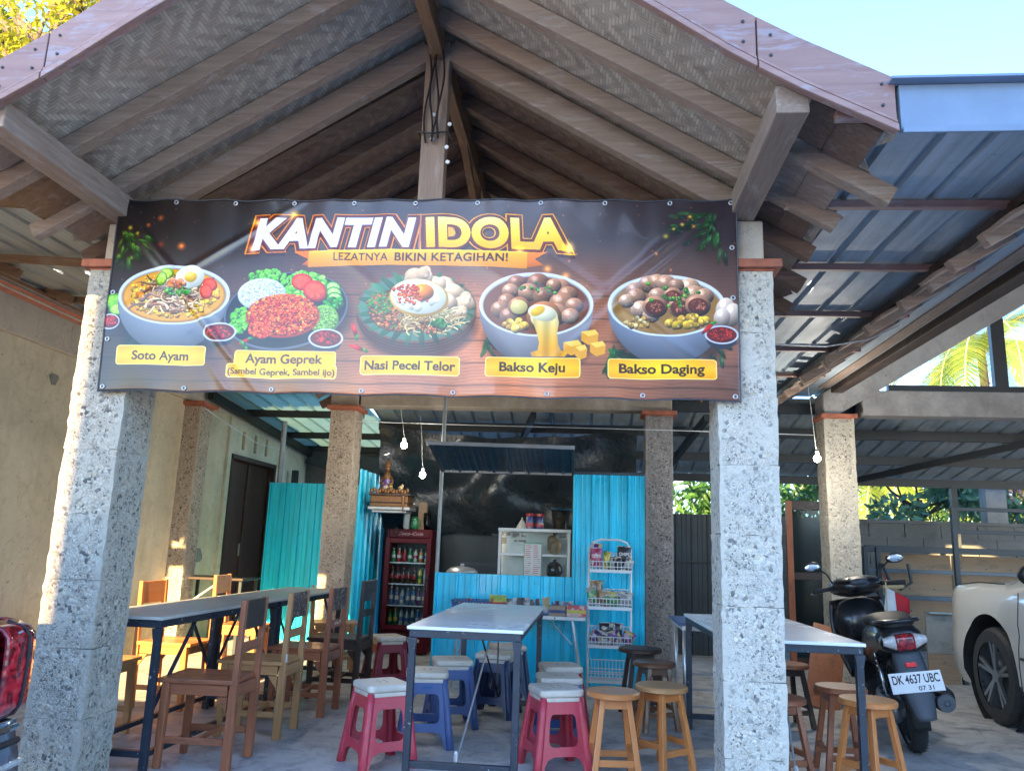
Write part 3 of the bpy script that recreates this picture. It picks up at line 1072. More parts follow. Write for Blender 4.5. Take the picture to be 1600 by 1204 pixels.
for x in (4.42, 5.35, 6.3):
    fr.box(x, x+.14, 8.81, 8.88, 3.12, gz(x)-.35)
gp('gable_frame', fr, 'dark_steel')
gp('roof', MB().prism([(2.05, 2.93), (2.05, 2.98), (RX2, 4.96), (RX2, 4.91)], 2.9, 9.2, 'XZ'), 'darkwoodX')
gp('roof', MB().prism([(2*RX2-2.05, 2.93), (2*RX2-2.05, 2.98), (RX2, 4.96), (RX2, 4.91)], 2.9, 9.2, 'XZ'), 'darkwoodX')
for i in range(15):
    y = 3.1+.42*i
    x0 = 2.0+rng.uniform(-.06, .06)
    z0 = 2.875+.6*(x0-2.05)
    gp('rafter', MB().bar((x0, y, z0), (RX2-.05, y, 2.875+.6*(RX2-.05-2.05)), .06, .08), 'rafterX', bevel=.004)
    y2 = y+.21
    x0 = 2.0+rng.uniform(-.05, .12)
    z0 = 2.90+.6*(x0-2.05)
    gp('eave_board', MB().bar((x0, y2, z0), (x0+.7, y2, z0+.42), .2, .02), 'rafterX' if i % 2 else 'bamboo', bevel=.003)
gp('purlin', MB().box(2.45, 2.55, 2.95, 8.46, 3.0, 3.1), 'rafterY', bevel=.004)
gp('wall_plate', MB().box(2.58, 2.70, 2.95, 8.46, 2.95, 3.05), 'darkwoodY', bevel=.004)

# ------------------------------------------------------------------ back beam + lean-to
bb = thing('concrete_beam', 'cream concrete beam resting on the two back pillars above the stall', 'beam', (-.9, 8.6, 2.73))
part('beam', MB().box(-2.52, .92, 8.48, 8.72, 2.728, 2.968), 'cream_beam', bb, world=True, bevel=.01)
part('beam', MB().box(-2.86, -2.54, 8.48, 8.72, 2.728, 2.968), 'cream_beam', bb, world=True, bevel=.01)
lt = thing('lean_to_roof', 'low metal lean-to roof on dark steel purlins at the back', 'roof', (1.5, 10, 2.5))
def lp(name, mbx, mat, **kw):
    return part(name, mbx, mat, lt, world=True, **kw)
SL = .2
def lz(y):
    return 2.90-SL*(y-8.8)
vd = (0, 1, -SL)
ll = math.sqrt(1+SL*SL)
lp('roof_sheet', corr(MB(), (-2.60, 8.75, lz(8.75)+.03), (1, 0, 0), vd, (0, SL, 1), 11.6, 2.95*ll, .24, .05, .028, False, wob=.01), 'galv_dark', norm=False)
for y in (8.85, 9.65, 10.6, 11.55):
    lp('purlin', MB().bar((-2.6, y, lz(y)-.05), (8.9, y, lz(y)-.05), .06, .11), 'dark_steel')
for x0, x1 in ((-.6, -1.2), (1.35, 1.0), (5.6, 3.3), (8.4, 7.6)):
    lp('rafter', MB().bar((x0, 8.9, lz(8.9)-.15), (x1, 11.6, lz(11.6)-.15), .06, .08), 'dark_steel')
for x in (-4.35, 1.15, 5.1, 8.6):
    lp('post', MB().box(x-.04, x+.04, 11.5, 11.58, 0, lz(11.54)-.1), 'dark_steel')
lf = thing('fibreglass_roof', 'translucent pale green corrugated roof over the left passage', 'roof', (-3.6, 10, 2.6))
part('roof_sheet', corr(MB(), (-4.75, 8.75, 2.98), (1, 0, 0), (0, 1, -.08), (0, .08, 1), 2.14, 3.6, .24, .05, .028, False, wob=.008), 'fibre', lf, world=True, norm=False)
for y in (8.62, 9.9, 11.2, 12.2):
    part('purlin', MB().bar((-4.6, y, 2.94-.08*(y-8.75)), (-2.88, y, 2.94-.08*(y-8.75)), .06, .09), 'matt_black', lf, world=True)
part('purlin', MB().bar((-4.38, 8.7, 2.86), (-4.38, 12.3, 2.58), .07, .10), 'matt_black', lf, world=True)
part('post', MB().tube([(-4.02, 10.12, 0), (-4.02, 10.12, 2.78)], .035, 10), 'alu_dull', lf, world=True)
# a board wall closing the passage above the turquoise sheets
tb = thing('back_wall', 'dark grey wall above the turquoise fence in the left passage', 'wall', (-3.6, 12.3, 0))
part('wall', MB().box(-4.5, -2.55, 12.3, 12.4, 0, 2.9), 'grey_wall', tb, world=True)
part('board', MB().bar((-4.4, 12.2, 2.62), (-2.6, 12.2, 2.15), .03, .4), 'dark_sheet', tb, world=True)

# ------------------------------------------------------------------ rear yard wall
yw = thing('yard_wall', 'grey stained block wall closing the car port at the back', 'wall', (4.5, 12.0, 0))
for r_ in range(9):
    for c_ in range(18):
        x = .6+c_*.5+(.25 if r_ % 2 else 0)
        if x > 9.3:
            continue
        z = r_*.195
        part('block', MB().box(x, x+.49, 12.0+rng.uniform(-.006, .006), 12.15, z, z+.188), 'grey_wall', yw, world=True)
part('coping', MB().box(.6, 9.9, 11.97, 12.18, 1.755, 1.80), 'grey_wall', yw, world=True)
part('mortar', MB().box(.6, 9.9, 12.02, 12.13, 0, 1.755), 'cement', yw, world=True)
for (x, z) in ((5.75, 2.42),):
    part('post', MB().box(x, x+.28, 12.0, 12.2, 1.8, z-.1), 'cement', yw, world=True)
# dark panels right of the booth, added where the wall is just unlit
dp = thing('unlit_wall_sheet', 'dark panels added for the unlit wall behind the folding table', 'fence', (1.6, 10.4, 0))
part('panel', corr(MB(), (.95, 10.4, 0), (1, 0, 0), (0, 0, 1), (0, -1, 0), 1.35, 1.72, .2, .03, .015), 'dark_sheet', dp, world=True, norm=False)
part('rail', MB().box(.95, 2.3, 10.36, 10.40, 1.12, 1.14), 'dark_steel', dp, world=True)

# ------------------------------------------------------------------ unseen house, added behind the camera to throw the shade
sh = thing('shade_blocker_house', 'unseen plastered house added across the yard to shade the front', 'house', (3, -14, 0))
wl = MB()
wl.box(-2.733, 9, -20, -12.0, -.06, 9.65)
hw = part('wall', wl, 'blocker_wall', sh, world=True)
for i in range(5):
    for j in range(3):
        x = -1.6+i*2.2
        z = 1.0+j*3.1
        f = part('window', MB().box(x, x+1.2, -11.98, -11.92, z, z+1.3), 'white_paint', sh, world=True, bevel=.01)
        p = part('pane', MB().box(x+.08, x+1.12, -11.918, -11.912, z+.08, z+1.22), 'dark_sheet', f)
        p.data.transform(sh.matrix_basis.inverted())
part('parapet', MB().box(-2.733, 9.1, -20.1, -11.9, 9.652, 9.9), 'grey_beam', sh, world=True)
# ================================================================== banner print, drawn here as numbers
def text_tris(txt, size=1., offset=0., shear=0., spacing=1.0):
    cu = bpy.data.curves.new('lettering', 'FONT')
    cu.body = txt
    cu.size = size
    cu.offset = offset
    cu.shear = shear
    cu.space_character = spacing
    cu.resolution_u = 6
    cu.fill_mode = 'FRONT'
    ob = bpy.data.objects.new('lettering', cu)
    C.objects.link(ob)
    dg = bpy.context.evaluated_depsgraph_get()
    me = bpy.data.meshes.new_from_object(ob.evaluated_get(dg))
    me.calc_loop_triangles()
    vs = np.array([v.co[:2] for v in me.vertices], float)
    ts = np.array([t.vertices[:] for t in me.loop_triangles], int)
    bpy.data.objects.remove(ob)
    bpy.data.curves.remove(cu)
    bpy.data.meshes.remove(me)
    return vs, ts

class Art:
    def __init__(s, W, H, bgc):
        s.W, s.H = W, H
        s.a = np.zeros((H, W, 3), np.float32)
        s.a[:] = bgc
        s.Y, s.X = np.mgrid[0:H, 0:W].astype(np.float32)
    def blend(s, y0, y1, x0, x1, m, col):
        sub = s.a[y0:y1, x0:x1]
        m = m[..., None]
        s.a[y0:y1, x0:x1] = sub*(1-m)+np.asarray(col, np.float32)*m
    def ellipse(s, cx, cy, rx, ry, col, soft=1.5, rot=0., alpha=1., shade=0., fn=None):
        rr = max(rx, ry)+soft+2
        x0, x1 = max(0, int(cx-rr)), min(s.W, int(cx+rr)+1)
        y0, y1 = max(0, int(cy-rr)), min(s.H, int(cy+rr)+1)
        if x0 >= x1 or y0 >= y1:
            return
        dx, dy = s.X[y0:y1, x0:x1]-cx, s.Y[y0:y1, x0:x1]-cy
        c, q = math.cos(rot), math.sin(rot)
        u, v = (dx*c+dy*q)/rx, (-dx*q+dy*c)/ry
        d = np.sqrt(u*u+v*v)
        m = np.clip((1-d)*min(rx, ry)/soft+.5, 0, 1)*alpha
        cc = np.asarray(col, np.float32)
        if shade:
            g = 1+shade*(-(dx/rr)*.45-(dy/rr)*.9)-shade*.35*d
            hl = np.clip(1-((u+.35)**2+(v+.42)**2)*6, 0, 1)
            cc = np.clip(cc*g[..., None]+hl[..., None]*.35*shade, 0, 1)
        if fn is not None:
            cc = fn(u, v, cc)
        s.blend(y0, y1, x0, x1, m, cc)
    def glow(s, cx, cy, r, col, amt=1.):
        x0, x1 = max(0, int(cx-r)), min(s.W, int(cx+r)+1)
        y0, y1 = max(0, int(cy-r)), min(s.H, int(cy+r)+1)
        if x0 >= x1 or y0 >= y1:
            return
        d = np.sqrt((s.X[y0:y1, x0:x1]-cx)**2+(s.Y[y0:y1, x0:x1]-cy)**2)/r
        m = np.clip(1-d, 0, 1)**2*amt
        s.a[y0:y1, x0:x1] = np.clip(s.a[y0:y1, x0:x1]+m[..., None]*np.asarray(col, np.float32), 0, 1)
    def poly_mask(s, P):
        """even-odd fill of a simple polygon; returns bbox and mask"""
        P = np.asarray(P, float)
        x0, x1 = max(0, int(P[:, 0].min())-1), min(s.W, int(P[:, 0].max())+2)
        y0, y1 = max(0, int(P[:, 1].min())-1), min(s.H, int(P[:, 1].max())+2)
        X, Y = s.X[y0:y1, x0:x1], s.Y[y0:y1, x0:x1]
        ins = np.zeros(X.shape, bool)
        n = len(P)
        for i in range(n):
            ax, ay = P[i]
            bx, by = P[(i+1) % n]
            if ay == by:
                continue
            c = ((ay > Y) != (by > Y)) & (X < (bx-ax)*(Y-ay)/(by-ay)+ax)
            ins ^= c
        return y0, y1, x0, x1, ins.astype(np.float32)
    def poly(s, P, col, alpha=1., fn=None):
        y0, y1, x0, x1, m = s.poly_mask(P)
        cc = np.asarray(col, np.float32)
        if fn is not None:
            cc = fn(s.X[y0:y1, x0:x1], s.Y[y0:y1, x0:x1])
        s.blend(y0, y1, x0, x1, m*alpha, cc)
    def rrect(s, x0, x1, y0, y1, r, col, **k_):
        s.poly(rrect(x0, x1, y0, y1, r, 5), col, **k_)
    def tris(s, V, T, fn):
        """fill triangles; fn(X,Y)->colour"""
        mask = {}
        x0, x1 = int(max(0, V[:, 0].min()-1)), int(min(s.W, V[:, 0].max()+2))
        y0, y1 = int(max(0, V[:, 1].min()-1)), int(min(s.H, V[:, 1].max()+2))
        if x1 <= x0 or y1 <= y0:
            return
        ms = np.zeros((y1-y0, x1-x0), bool)
        for t in T:
            a, b_, c = V[t[0]], V[t[1]], V[t[2]]
            tx0, tx1 = int(max(x0, min(a[0], b_[0], c[0])-1)), int(min(x1, max(a[0], b_[0], c[0])+2))
            ty0, ty1 = int(max(y0, min(a[1], b_[1], c[1])-1)), int(min(y1, max(a[1], b_[1], c[1])+2))
            if tx1 <= tx0 or ty1 <= ty0:
                continue
            X, Y = s.X[ty0:ty1, tx0:tx1], s.Y[ty0:ty1, tx0:tx1]
            def e(p, q):
                return (q[0]-p[0])*(Y-p[1])-(q[1]-p[1])*(X-p[0])
            e1, e2, e3 = e(a, b_), e(b_, c), e(c, a)
            ok = ((e1 >= 0) & (e2 >= 0) & (e3 >= 0)) | ((e1 <= 0) & (e2 <= 0) & (e3 <= 0))
            ms[ty0-y0:ty1-y0, tx0-x0:tx1-x0] |= ok
        m = ms.astype(np.float32)
        # light smoothing of the edge
        p = np.pad(m, 1, mode='edge')
        m = (p[1:-1, 1:-1]*4+p[:-2, 1:-1]+p[2:, 1:-1]+p[1:-1, :-2]+p[1:-1, 2:])/8
        cc = fn(s.X[y0:y1, x0:x1], s.Y[y0:y1, x0:x1]) if callable(fn) else np.asarray(fn, np.float32)
        s.blend(y0, y1, x0, x1, m, cc)
    def text(s, txt, cx, cy, h, fn, width=None, offset=0., shear=0., warp=None, spacing=1.):
        V, T = text_tris(txt, 1., offset, shear, spacing)
        caps = .73
        V0 = V.copy()
        wx0, wx1 = V[:, 0].min(), V[:, 0].max()
        sc = h/caps
        sx = sc if width is None else width/(wx1-wx0)
        V0[:, 0] = (V[:, 0]-(wx0+wx1)/2)*sx+cx
        V0[:, 1] = cy-(V[:, 1]-caps/2)*sc
        if warp:
            V0 = warp(V0)
        s.tris(V0, T, fn)
    def image(s, name):
        g = s.a.mean(-1, keepdims=True)
        s.a = np.clip(g+(s.a-g)*1.22, 0, 1)
        im = bpy.data.images.new(name, s.W, s.H)
        buf = np.ones((s.H, s.W, 4), np.float32)
        buf[..., :3] = np.clip(s.a[::-1], 0, 1)
        im.pixels.foreach_set(buf.ravel())
        im.update()
        im.pack()
        return im

def print_material(name, im, rough=.3, coat=.3, bump=None):
    b = NB(name)
    tc = b.n('TexCoord')
    it = b.n('TexImage')
    it.image = im
    it.interpolation = 'Cubic'
    b.l(tc.outputs['UV'], it.inputs[0])
    b.set(col=it.outputs[0], rough=rough, coat=coat)
    return b.m

BX0, BX1, BZ0, BZ1 = -2.615, .755, 1.975, 3.075      # banner corners in the world
PW = 2360
PH = int(PW*(BZ1-BZ0)/(BX1-BX0))
# template: the print is laid out on a sheet 983 x 316 units, mapped to the banner's size
SXU, SYU = PW/1000., PH/326.
def U(x, y):
    return x*SXU, y*SYU
r2 = np.random.RandomState(5)
art = Art(PW, PH, (.10, .07, .08))
# backdrop: dark top, wooden planks below
yy = art.Y/PH
xx = art.X/PW
nz = np.zeros((PH, PW), np.float32)
for oct_, (a_, b_) in enumerate(((9, 4), (23, 9), (60, 22), (160, 60))):
    g = r2.rand(b_+2, a_+2).astype(np.float32)
    gx, gy = xx*(a_), yy*(b_)
    ix, iy = gx.astype(int), gy.astype(int)
    fx, fy = gx-ix, gy-iy
    fx, fy = fx*fx*(3-2*fx), fy*fy*(3-2*fy)
    nz += (g[iy, ix]*(1-fx)*(1-fy)+g[iy, ix+1]*fx*(1-fy)+g[iy+1, ix]*(1-fx)*fy+g[iy+1, ix+1]*fx*fy)/(2**oct_)
nz /= 1.875
warm = np.clip((yy-.2)/.35, 0, 1)*np.clip(1.25-np.abs(xx-.55)*1.7, .25, 1)
base = np.stack([.15+.56*warm*(.55+.6*nz), .125+.31*warm*(.55+.6*nz), .125+.17*warm*(.55+.6*nz)], -1)
base[..., 2] += .015*np.clip(xx*1.6-.6, 0, 1)*(1-warm)
base *= (.62+.5*np.clip(xx*1.5, 0, 1))[..., None]
pl_ = (yy-.5)*9
lines = np.clip(1-np.abs(pl_-np.round(pl_))*16, 0, 1)*(yy > .45)
grain = np.sin(yy*PH*.5+nz*24)*.03
base = base*(1-.38*lines[..., None])+grain[..., None]*warm[..., None]
top = np.clip(1-yy/.5, 0, 1)*np.clip(1-np.abs(xx-.5)*1.4, 0, 1)
base += (top*.20*nz)[..., None]*np.array([1, .85, .8], np.float32)
art.a[:] = base
# greenery and sparks in the two corners
def leafs(cx, cy, n, r, cols, rot0):
    for i in range(n):
        a = rot0+r2.uniform(-1, 1)
        d = r2.uniform(.1, 1)*r
        x, y = U(cx+d*math.cos(a)*.9, cy+d*math.sin(a))
        c = cols[r2.randint(len(cols))]
        art.ellipse(x, y, r2.uniform(14, 34), r2.uniform(5, 9), c, 3, a+r2.uniform(-.5, .5), r2.uniform(.55, .95), .6)
G1 = [(.10, .22, .07), (.16, .32, .10), (.07, .15, .07), (.3, .45, .12)]
leafs(18, 60, 34, 60, G1, 1.2)
leafs(965, 25, 46, 75, [(.12, .26, .14), (.2, .36, .2), (.08, .17, .13)], 2.3)
leafs(950, 220, 18, 60, [(.07, .2, .12), (.1, .28, .14)], 1.4)
leafs(812, 250, 40, 36, [(.05, .2, .08), (.08, .3, .1)], 1.)
leafs(60, 225, 30, 36, [(.05, .2, .08), (.1, .32, .1)], 1.5)
leafs(620, 235, 10, 26, [(.05, .26, .08), (.08, .34, .1)], 1.)
for (x, y, r_, c, a_) in [(75, 33, 12, (.7, .32, .12), .8), (55, 45, 9, (.8, .35, .15), .8), (115, 82, 14, (1., .5, .15), 1.), (80, 80, 14, (.5, .15, .1), .7), (24, 50, 9, (.75, .7, .1), 1.), (38, 60, 8, (.7, .7, .1), .9), (10, 100, 9, (.4, .6, .1), .8), (32, 103, 9, (.4, .6, .1), .8),
                          (930, 28, 8, (.8, .65, .15), 1.), (918, 42, 7, (.9, .7, .2), 1.), (905, 50, 6, (.9, .6, .2), 1.), (935, 45, 7, (.9, .35, .15), 1.), (893, 62, 10, (.6, .6, .1), .9), (878, 92, 6, (.8, .5, .1), .9), (745, 105, 5, (.8, .3, .15), .8), (900, 118, 5, (.8, .4, .1), .8)]:
    px, py = U(x, y)
    art.glow(px, py, r_*SXU*.8, c, a_)
for i in range(160):
    px, py = U(r2.uniform(0, 1000), r2.uniform(5, 160))
    art.glow(px, py, r2.uniform(3, 7), (1, .6, .25), r2.uniform(.15, .6))
for (x, y) in ((740, 130), (730, 145), (712, 118), (760, 150), (735, 180)):
    px, py = U(x, y)
    art.glow(px, py, 26, (1, .6, .2), .8)

def scatter(cx, cy, rx, ry, n, size, cols, asp=(.6, 1.), shade=.8, soft=1.5, jit=.9):
    """n small shaded lumps inside an ellipse, back to front"""
    pts = []
    for i in range(n):
        a = r2.uniform(0, 2*math.pi)
        d = math.sqrt(r2.uniform(0, 1))*jit
        pts.append((cy+d*math.sin(a)*ry, cx+d*math.cos(a)*rx))
    pts.sort()
    for y, x in pts:
        c = np.array(cols[r2.randint(len(cols))])*r2.uniform(.75, 1.2)
        s_ = r2.uniform(*size)
        art.ellipse(x*SXU, y*SYU, s_*SXU, s_*SYU*r2.uniform(*asp), c, soft, r2.uniform(0, 3.1), 1., shade)
def bowl(cx, cy, rx, ry, depth, rim=(.80, .82, .84), inside=(.70, .55, .30), body=(.62, .64, .68)):
    X0, Y0 = U(cx, cy)
    RX, RY_ = rx*SXU, ry*SYU
    art.ellipse(X0+10, Y0+depth*SYU*.62, RX*.92, RY_*1.12, (.03, .02, .03), 30, 0, .55)
    pts = []
    for i in range(41):
        t = math.pi*i/40
        f = math.sin(t)
        pts.append((X0+RX*math.cos(t)*(1-.05*f), Y0+RY_*.15+f*(depth*SYU)))
    def bf(X, Y):
        g = 1.02-.55*np.clip((Y-Y0)/(depth*SYU), 0, 1)**1.5-.25*np.clip((X-X0)/RX, -1, 1)**2
        return np.asarray(body, np.float32)*g[..., None]
    art.poly(pts, body, fn=bf)
    art.ellipse(X0, Y0, RX, RY_, rim, 2)
    art.ellipse(X0, Y0+3, RX*.945, RY_*.925, k(rim, .72), 2)
    art.ellipse(X0, Y0+5, RX*.925, RY_*.895, inside, 2)
def strands(cx, cy, rx, ry, n, cols, wdt=(2, 4), ln=(10, 26), curl=.5):
    for i in range(n):
        a = r2.uniform(0, 6.28)
        d = math.sqrt(r2.uniform(0, 1))
        x, y = cx+d*math.cos(a)*rx, cy+d*math.sin(a)*ry
        th = r2.uniform(0, 6.28)
        c = np.array(cols[r2.randint(len(cols))])*r2.uniform(.8, 1.15)
        L_ = r2.uniform(*ln)
        kk = r2.uniform(-curl, curl)
        w_ = r2.uniform(*wdt)
        for q in range(int(L_/1.2)):
            art.ellipse(x*SXU, y*SYU, w_*SXU/2, w_*SYU/2, c, 1.5, 0, 1., .7)
            x += math.cos(th)*1.2
            y += math.sin(th)*.8
            th += kk*.2
def egg_half(x, y, r):
    art.ellipse(x*SXU, y*SYU, r*SXU, r*.86*SYU, (.88, .88, .84), 2, 0, 1, .25)
    art.ellipse(x*SXU, y*SYU, r*.45*SXU, r*.4*SYU, (.90, .72, .28), 3, 0, 1, .3)
def slice_(x, y, r, c1, c2, rot=0, asp=.8):
    art.ellipse(x*SXU, y*SYU, r*SXU, r*asp*SYU, c1, 2, rot, 1, .3)
    art.ellipse(x*SXU, y*SYU, r*.82*SXU, r*.8*asp*SYU, c2, 2, rot, 1, .2)
    for q in range(6):
        a = q*math.pi/3
        art.ellipse((x+r*.45*math.cos(a))*SXU, (y+r*.45*asp*math.sin(a))*SYU, r*.22*SXU, r*.14*SYU, k(c2, 1.25), 2, a, .8)
def tomato(x, y, r, rot=0):
    slice_(x, y, r, (.72, .13, .08), (.82, .30, .18), rot)
def sambal(x, y, rx, ry):
    X0, Y0 = U(x, y)
    art.ellipse(X0, Y0+7*SYU, rx*SXU*.9, ry*SYU*1.05, (.16, .16, .2), 3)
    art.ellipse(X0, Y0, rx*SXU, ry*SYU, (.75, .76, .78), 2)
    art.ellipse(X0, Y0, rx*SXU*.88, ry*SYU*.84, (.35, .04, .04), 2)
    scatter(x, y, rx*.75, ry*.66, 46, (2, 3.6), [(.55, .07, .05), (.66, .12, .07), (.4, .04, .04)])
def chili(x, y, L_, rot, c=(.72, .05, .05)):
    art.ellipse(x*SXU, y*SYU, L_*SXU, 3.2*SYU, c, 2, rot, 1, .8)
    art.ellipse((x+L_*math.cos(rot))*SXU, (y+L_*math.sin(rot))*SYU, 5*SXU, 2.5*SYU, (.2, .45, .1), 2, rot+.4, 1, .6)

# --- bowl 1, chicken soup
slice_(12, 178, 17, (.25, .48, .08), (.45, .66, .2))
slice_(18, 191, 13, (.3, .55, .1), (.62, .80, .35))
sambal(8, 212, 17, 13)
bowl(111, 166, 94, 50, 88, inside=(.62, .42, .12))
art.ellipse(111*SXU, 167*SYU, 84*SXU, 43*SYU, (.78, .56, .16), 4)
scatter(111, 166, 84, 42, 520, (1.8, 4.2), [(.80, .56, .12), (.88, .68, .20), (.70, .42, .10), (.62, .52, .14), (.92, .78, .25)])
scatter(105, 168, 60, 30, 60, (4, 8), [(.58, .34, .12), (.66, .44, .18)])
strands(108, 166, 52, 28, 130, [(.80, .66, .50), (.62, .44, .30), (.88, .76, .6), (.48, .30, .2)], (2.2, 4.6), (16, 38), .5)
slice_(97, 131, 12, (.35, .55, .1), (.66, .78, .35), .2, .8)
slice_(88, 139, 12, (.3, .5, .1), (.6, .75, .3), 1.8, .8)
egg_half(136, 135, 23)
tomato(170, 148, 13, .6)
tomato(165, 160, 13, 1.2)
scatter(118, 158, 22, 12, 30, (3, 5), [(.15, .4, .1), (.22, .5, .14), (.3, .5, .2)])
scatter(115, 148, 14, 10, 20, (4, 6), [(.75, .38, .18), (.82, .5, .25)])
# --- plate 2, crushed fried chicken
X0, Y0 = U(299, 191)
art.ellipse(X0+12, Y0+26, 104*SXU, 66*SYU, (.02, .015, .02), 30, -.12, .55)
art.ellipse(X0, Y0, 101*SXU, 64*SYU, (.34, .35, .38), 2, -.16)
art.ellipse(X0, Y0-2, 98*SXU, 61*SYU, (.06, .06, .075), 2, -.16)
art.ellipse(X0, Y0-6, 78*SXU, 46*SYU, (.11, .11, .13), 4, -.16)
art.ellipse(330*SXU, 150*SYU, 38*SXU, 24*SYU, (.2, .42, .1), 6)
scatter(328, 150, 38, 24, 260, (2.5, 6.5), [(.28, .55, .12), (.4, .68, .2), (.2, .42, .08), (.5, .7, .3)])
scatter(268, 138, 36, 16, 130, (2.5, 6), [(.26, .5, .12), (.35, .6, .18)])
scatter(225, 208, 16, 24, 90, (2.5, 6), [(.28, .55, .1), (.4, .66, .2)])
art.ellipse(258*SXU, 164*SYU, 40*SXU, 27*SYU, (.80, .82, .83), 3, 0, 1, .25)
scatter(258, 162, 38, 25, 900, (1.0, 2.0), [(.86, .87, .86), (.75, .77, .78), (.93, .93, .92)], (.5, .9))
tomato(323, 143, 18, .2)
tomato(345, 158, 21, .5)
for q in range(4):
    slice_(374+q*2, 152+q*9, 13, (.14, .4, .1), (.62, .78, .42), .3)
scatter(375, 178, 15, 12, 30, (4, 7), [(.08, .3, .07), (.12, .42, .1)])
art.ellipse(362*SXU, 205*SYU, 24*SXU, 24*SYU, (.44, .60, .24), 3, 0, 1, .3)
scatter(362, 205, 23, 22, 260, (1.1, 2.6), [(.42, .56, .24), (.5, .64, .3)])
art.ellipse(295*SXU, 200*SYU, 60*SXU, 36*SYU, (.62, .18, .06), 6)
scatter(295, 198, 62, 37, 1300, (1.3, 3.6), [(.74, .24, .07), (.86, .38, .12), (.60, .13, .05), (.92, .52, .2), (.5, .09, .04)], shade=.9)
scatter(300, 188, 52, 26, 600, (1.2, 3.2), [(.90, .46, .16), (.82, .30, .1), (.66, .14, .06)], shade=.9)
scatter(262, 222, 22, 16, 260, (1.4, 3.6), [(.74, .24, .07), (.86, .38, .12), (.60, .13, .05)], shade=.9)
sambal(194, 228, 28, 16)
sambal(367, 236, 28, 16)
chili(236, 243, 11, -.5)
chili(412, 222, 12, 1.2)
chili(418, 250, 13, .3)
chili(235, 248, 9, .9, (.15, .4, .1))
# --- plate 3, rice with peanut sauce and egg
X0, Y0 = U(508, 183)
art.ellipse(X0+8, Y0+60, 92*SXU, 60*SYU, (.05, .03, .03), 24, 0, .6)
for q in range(9):
    art.ellipse(X0, Y0+(34-q*4)*SYU*.55, (94-abs(q-3))*SXU, 58*SYU, ((.20, .11, .07) if q % 2 else (.34, .21, .13)), 2)
art.ellipse(X0, Y0, 95*SXU, 57*SYU, (.42, .30, .2), 2)
art.ellipse(X0, Y0, 91*SXU, 54*SYU, (.30, .42, .34), 2)
for q in range(26):
    a = q*.2417
    art.ellipse(X0+math.cos(a)*70*SXU, Y0+math.sin(a)*41*SYU, 24*SXU, 5*SYU, [(.16, .34, .2), (.25, .44, .3), (.12, .26, .15)][q % 3], 2, math.atan2(math.sin(a)*41, math.cos(a)*70), .9, .4)
for (x, y, r_) in ((553, 150, 20), (570, 160, 18), (585, 172, 16), (560, 175, 16), (540, 140, 15), (505, 133, 18), (520, 130, 14), (575, 190, 13)):
    for q in range(5):
        art.ellipse((x+r2.uniform(-5, 5))*SXU, (y+r2.uniform(-5, 5))*SYU, r_*SXU*.8, r_*SYU*.6, k((.82, .68, .54), r2.uniform(.85, 1.15)), 2, r2.uniform(0, 3), .9, .5)
art.ellipse(485*SXU, 188*SYU, 52*SXU, 36*SYU, (.34, .17, .08), 6)
scatter(480, 190, 50, 35, 620, (1.4, 3.6), [(.45, .22, .09), (.6, .34, .14), (.34, .16, .06), (.72, .46, .2), (.2, .3, .1), (.66, .24, .1)])
scatter(452, 178, 24, 20, 220, (1.5, 3.6), [(.14, .32, .1), (.2, .42, .12), (.6, .25, .1)])
strands(530, 203, 46, 18, 150, [(.78, .64, .42), (.66, .5, .32), (.85, .72, .5)], (1.6, 2.6), (14, 30), .9)
scatter(535, 218, 22, 9, 26, (2.6, 4), [(.62, .38, .2), (.5, .28, .14)])
scatter(545, 210, 12, 8, 14, (4, 6), [(.1, .3, .08)])
art.ellipse(512*SXU, 167*SYU, 47*SXU, 31*SYU, (.80, .60, .28), 3, .1, 1, .3)
art.ellipse(511*SXU, 165*SYU, 44*SXU, 28.5*SYU, (.88, .85, .76), 3, .1, 1, .25)
scatter(508, 165, 36, 22, 30, (5, 9), [(.92, .9, .84), (.84, .78, .68), (.9, .86, .78)], shade=.4, soft=5)
art.ellipse(517*SXU, 158*SYU, 18*SXU, 14*SYU, (.92, .50, .08), 3, 0, 1, .7)
scatter(492, 155, 24, 12, 60, (1.8, 3.4), [(.78, .24, .12), (.85, .4, .18), (.66, .14, .08)])
scatter(500, 170, 30, 8, 24, (1.5, 3), [(.78, .3, .14)])
# --- bowl 4, meatballs with cheese
bowl(695, 176, 88, 52, 92, inside=(.40, .20, .10), rim=(.82, .81, .82), body=(.66, .63, .64))
mbc = [(.55, .38, .28), (.62, .44, .34), (.48, .32, .24)]
def ball(x, y, r, c=None, open_=None):
    c = c or mbc[r2.randint(3)]
    art.ellipse(x*SXU, y*SYU, r*SXU, r*.92*SYU, c, 2, 0, 1, .85)
    for q in range(40):
        a, d = r2.uniform(0, 6.28), math.sqrt(r2.uniform(0, 1))*r*.85
        art.ellipse((x+d*math.cos(a))*SXU, (y+d*math.sin(a)*.9)*SYU, 2.2, 1.6, k(c, r2.uniform(.7, 1.25)), 2, 0, .5)
    if open_:
        art.ellipse(x*SXU, (y+1)*SYU, r*.78*SXU, r*.68*SYU, open_, 2, 0, 1, .3)
for (x, y, r_) in ((665, 143, 15), (698, 141, 17), (655, 155, 13), (733, 148, 15), (722, 145, 12), (683, 157, 16), (650, 172, 14), (706, 163, 16), (744, 160, 15), (735, 175, 20), (668, 178, 14), (640, 185, 15), (754, 178, 14), (726, 192, 19), (655, 196, 16), (748, 195, 14)):
    ball(x, y, r_)
ball(669, 180, 17, None, (.80, .72, .48))
scatter(703, 152, 34, 12, 10, (3, 4.5), [(.2, .42, .1), (.3, .5, .15)])
scatter(665, 210, 20, 8, 14, (5, 8), [(.80, .66, .30), (.72, .52, .2)])
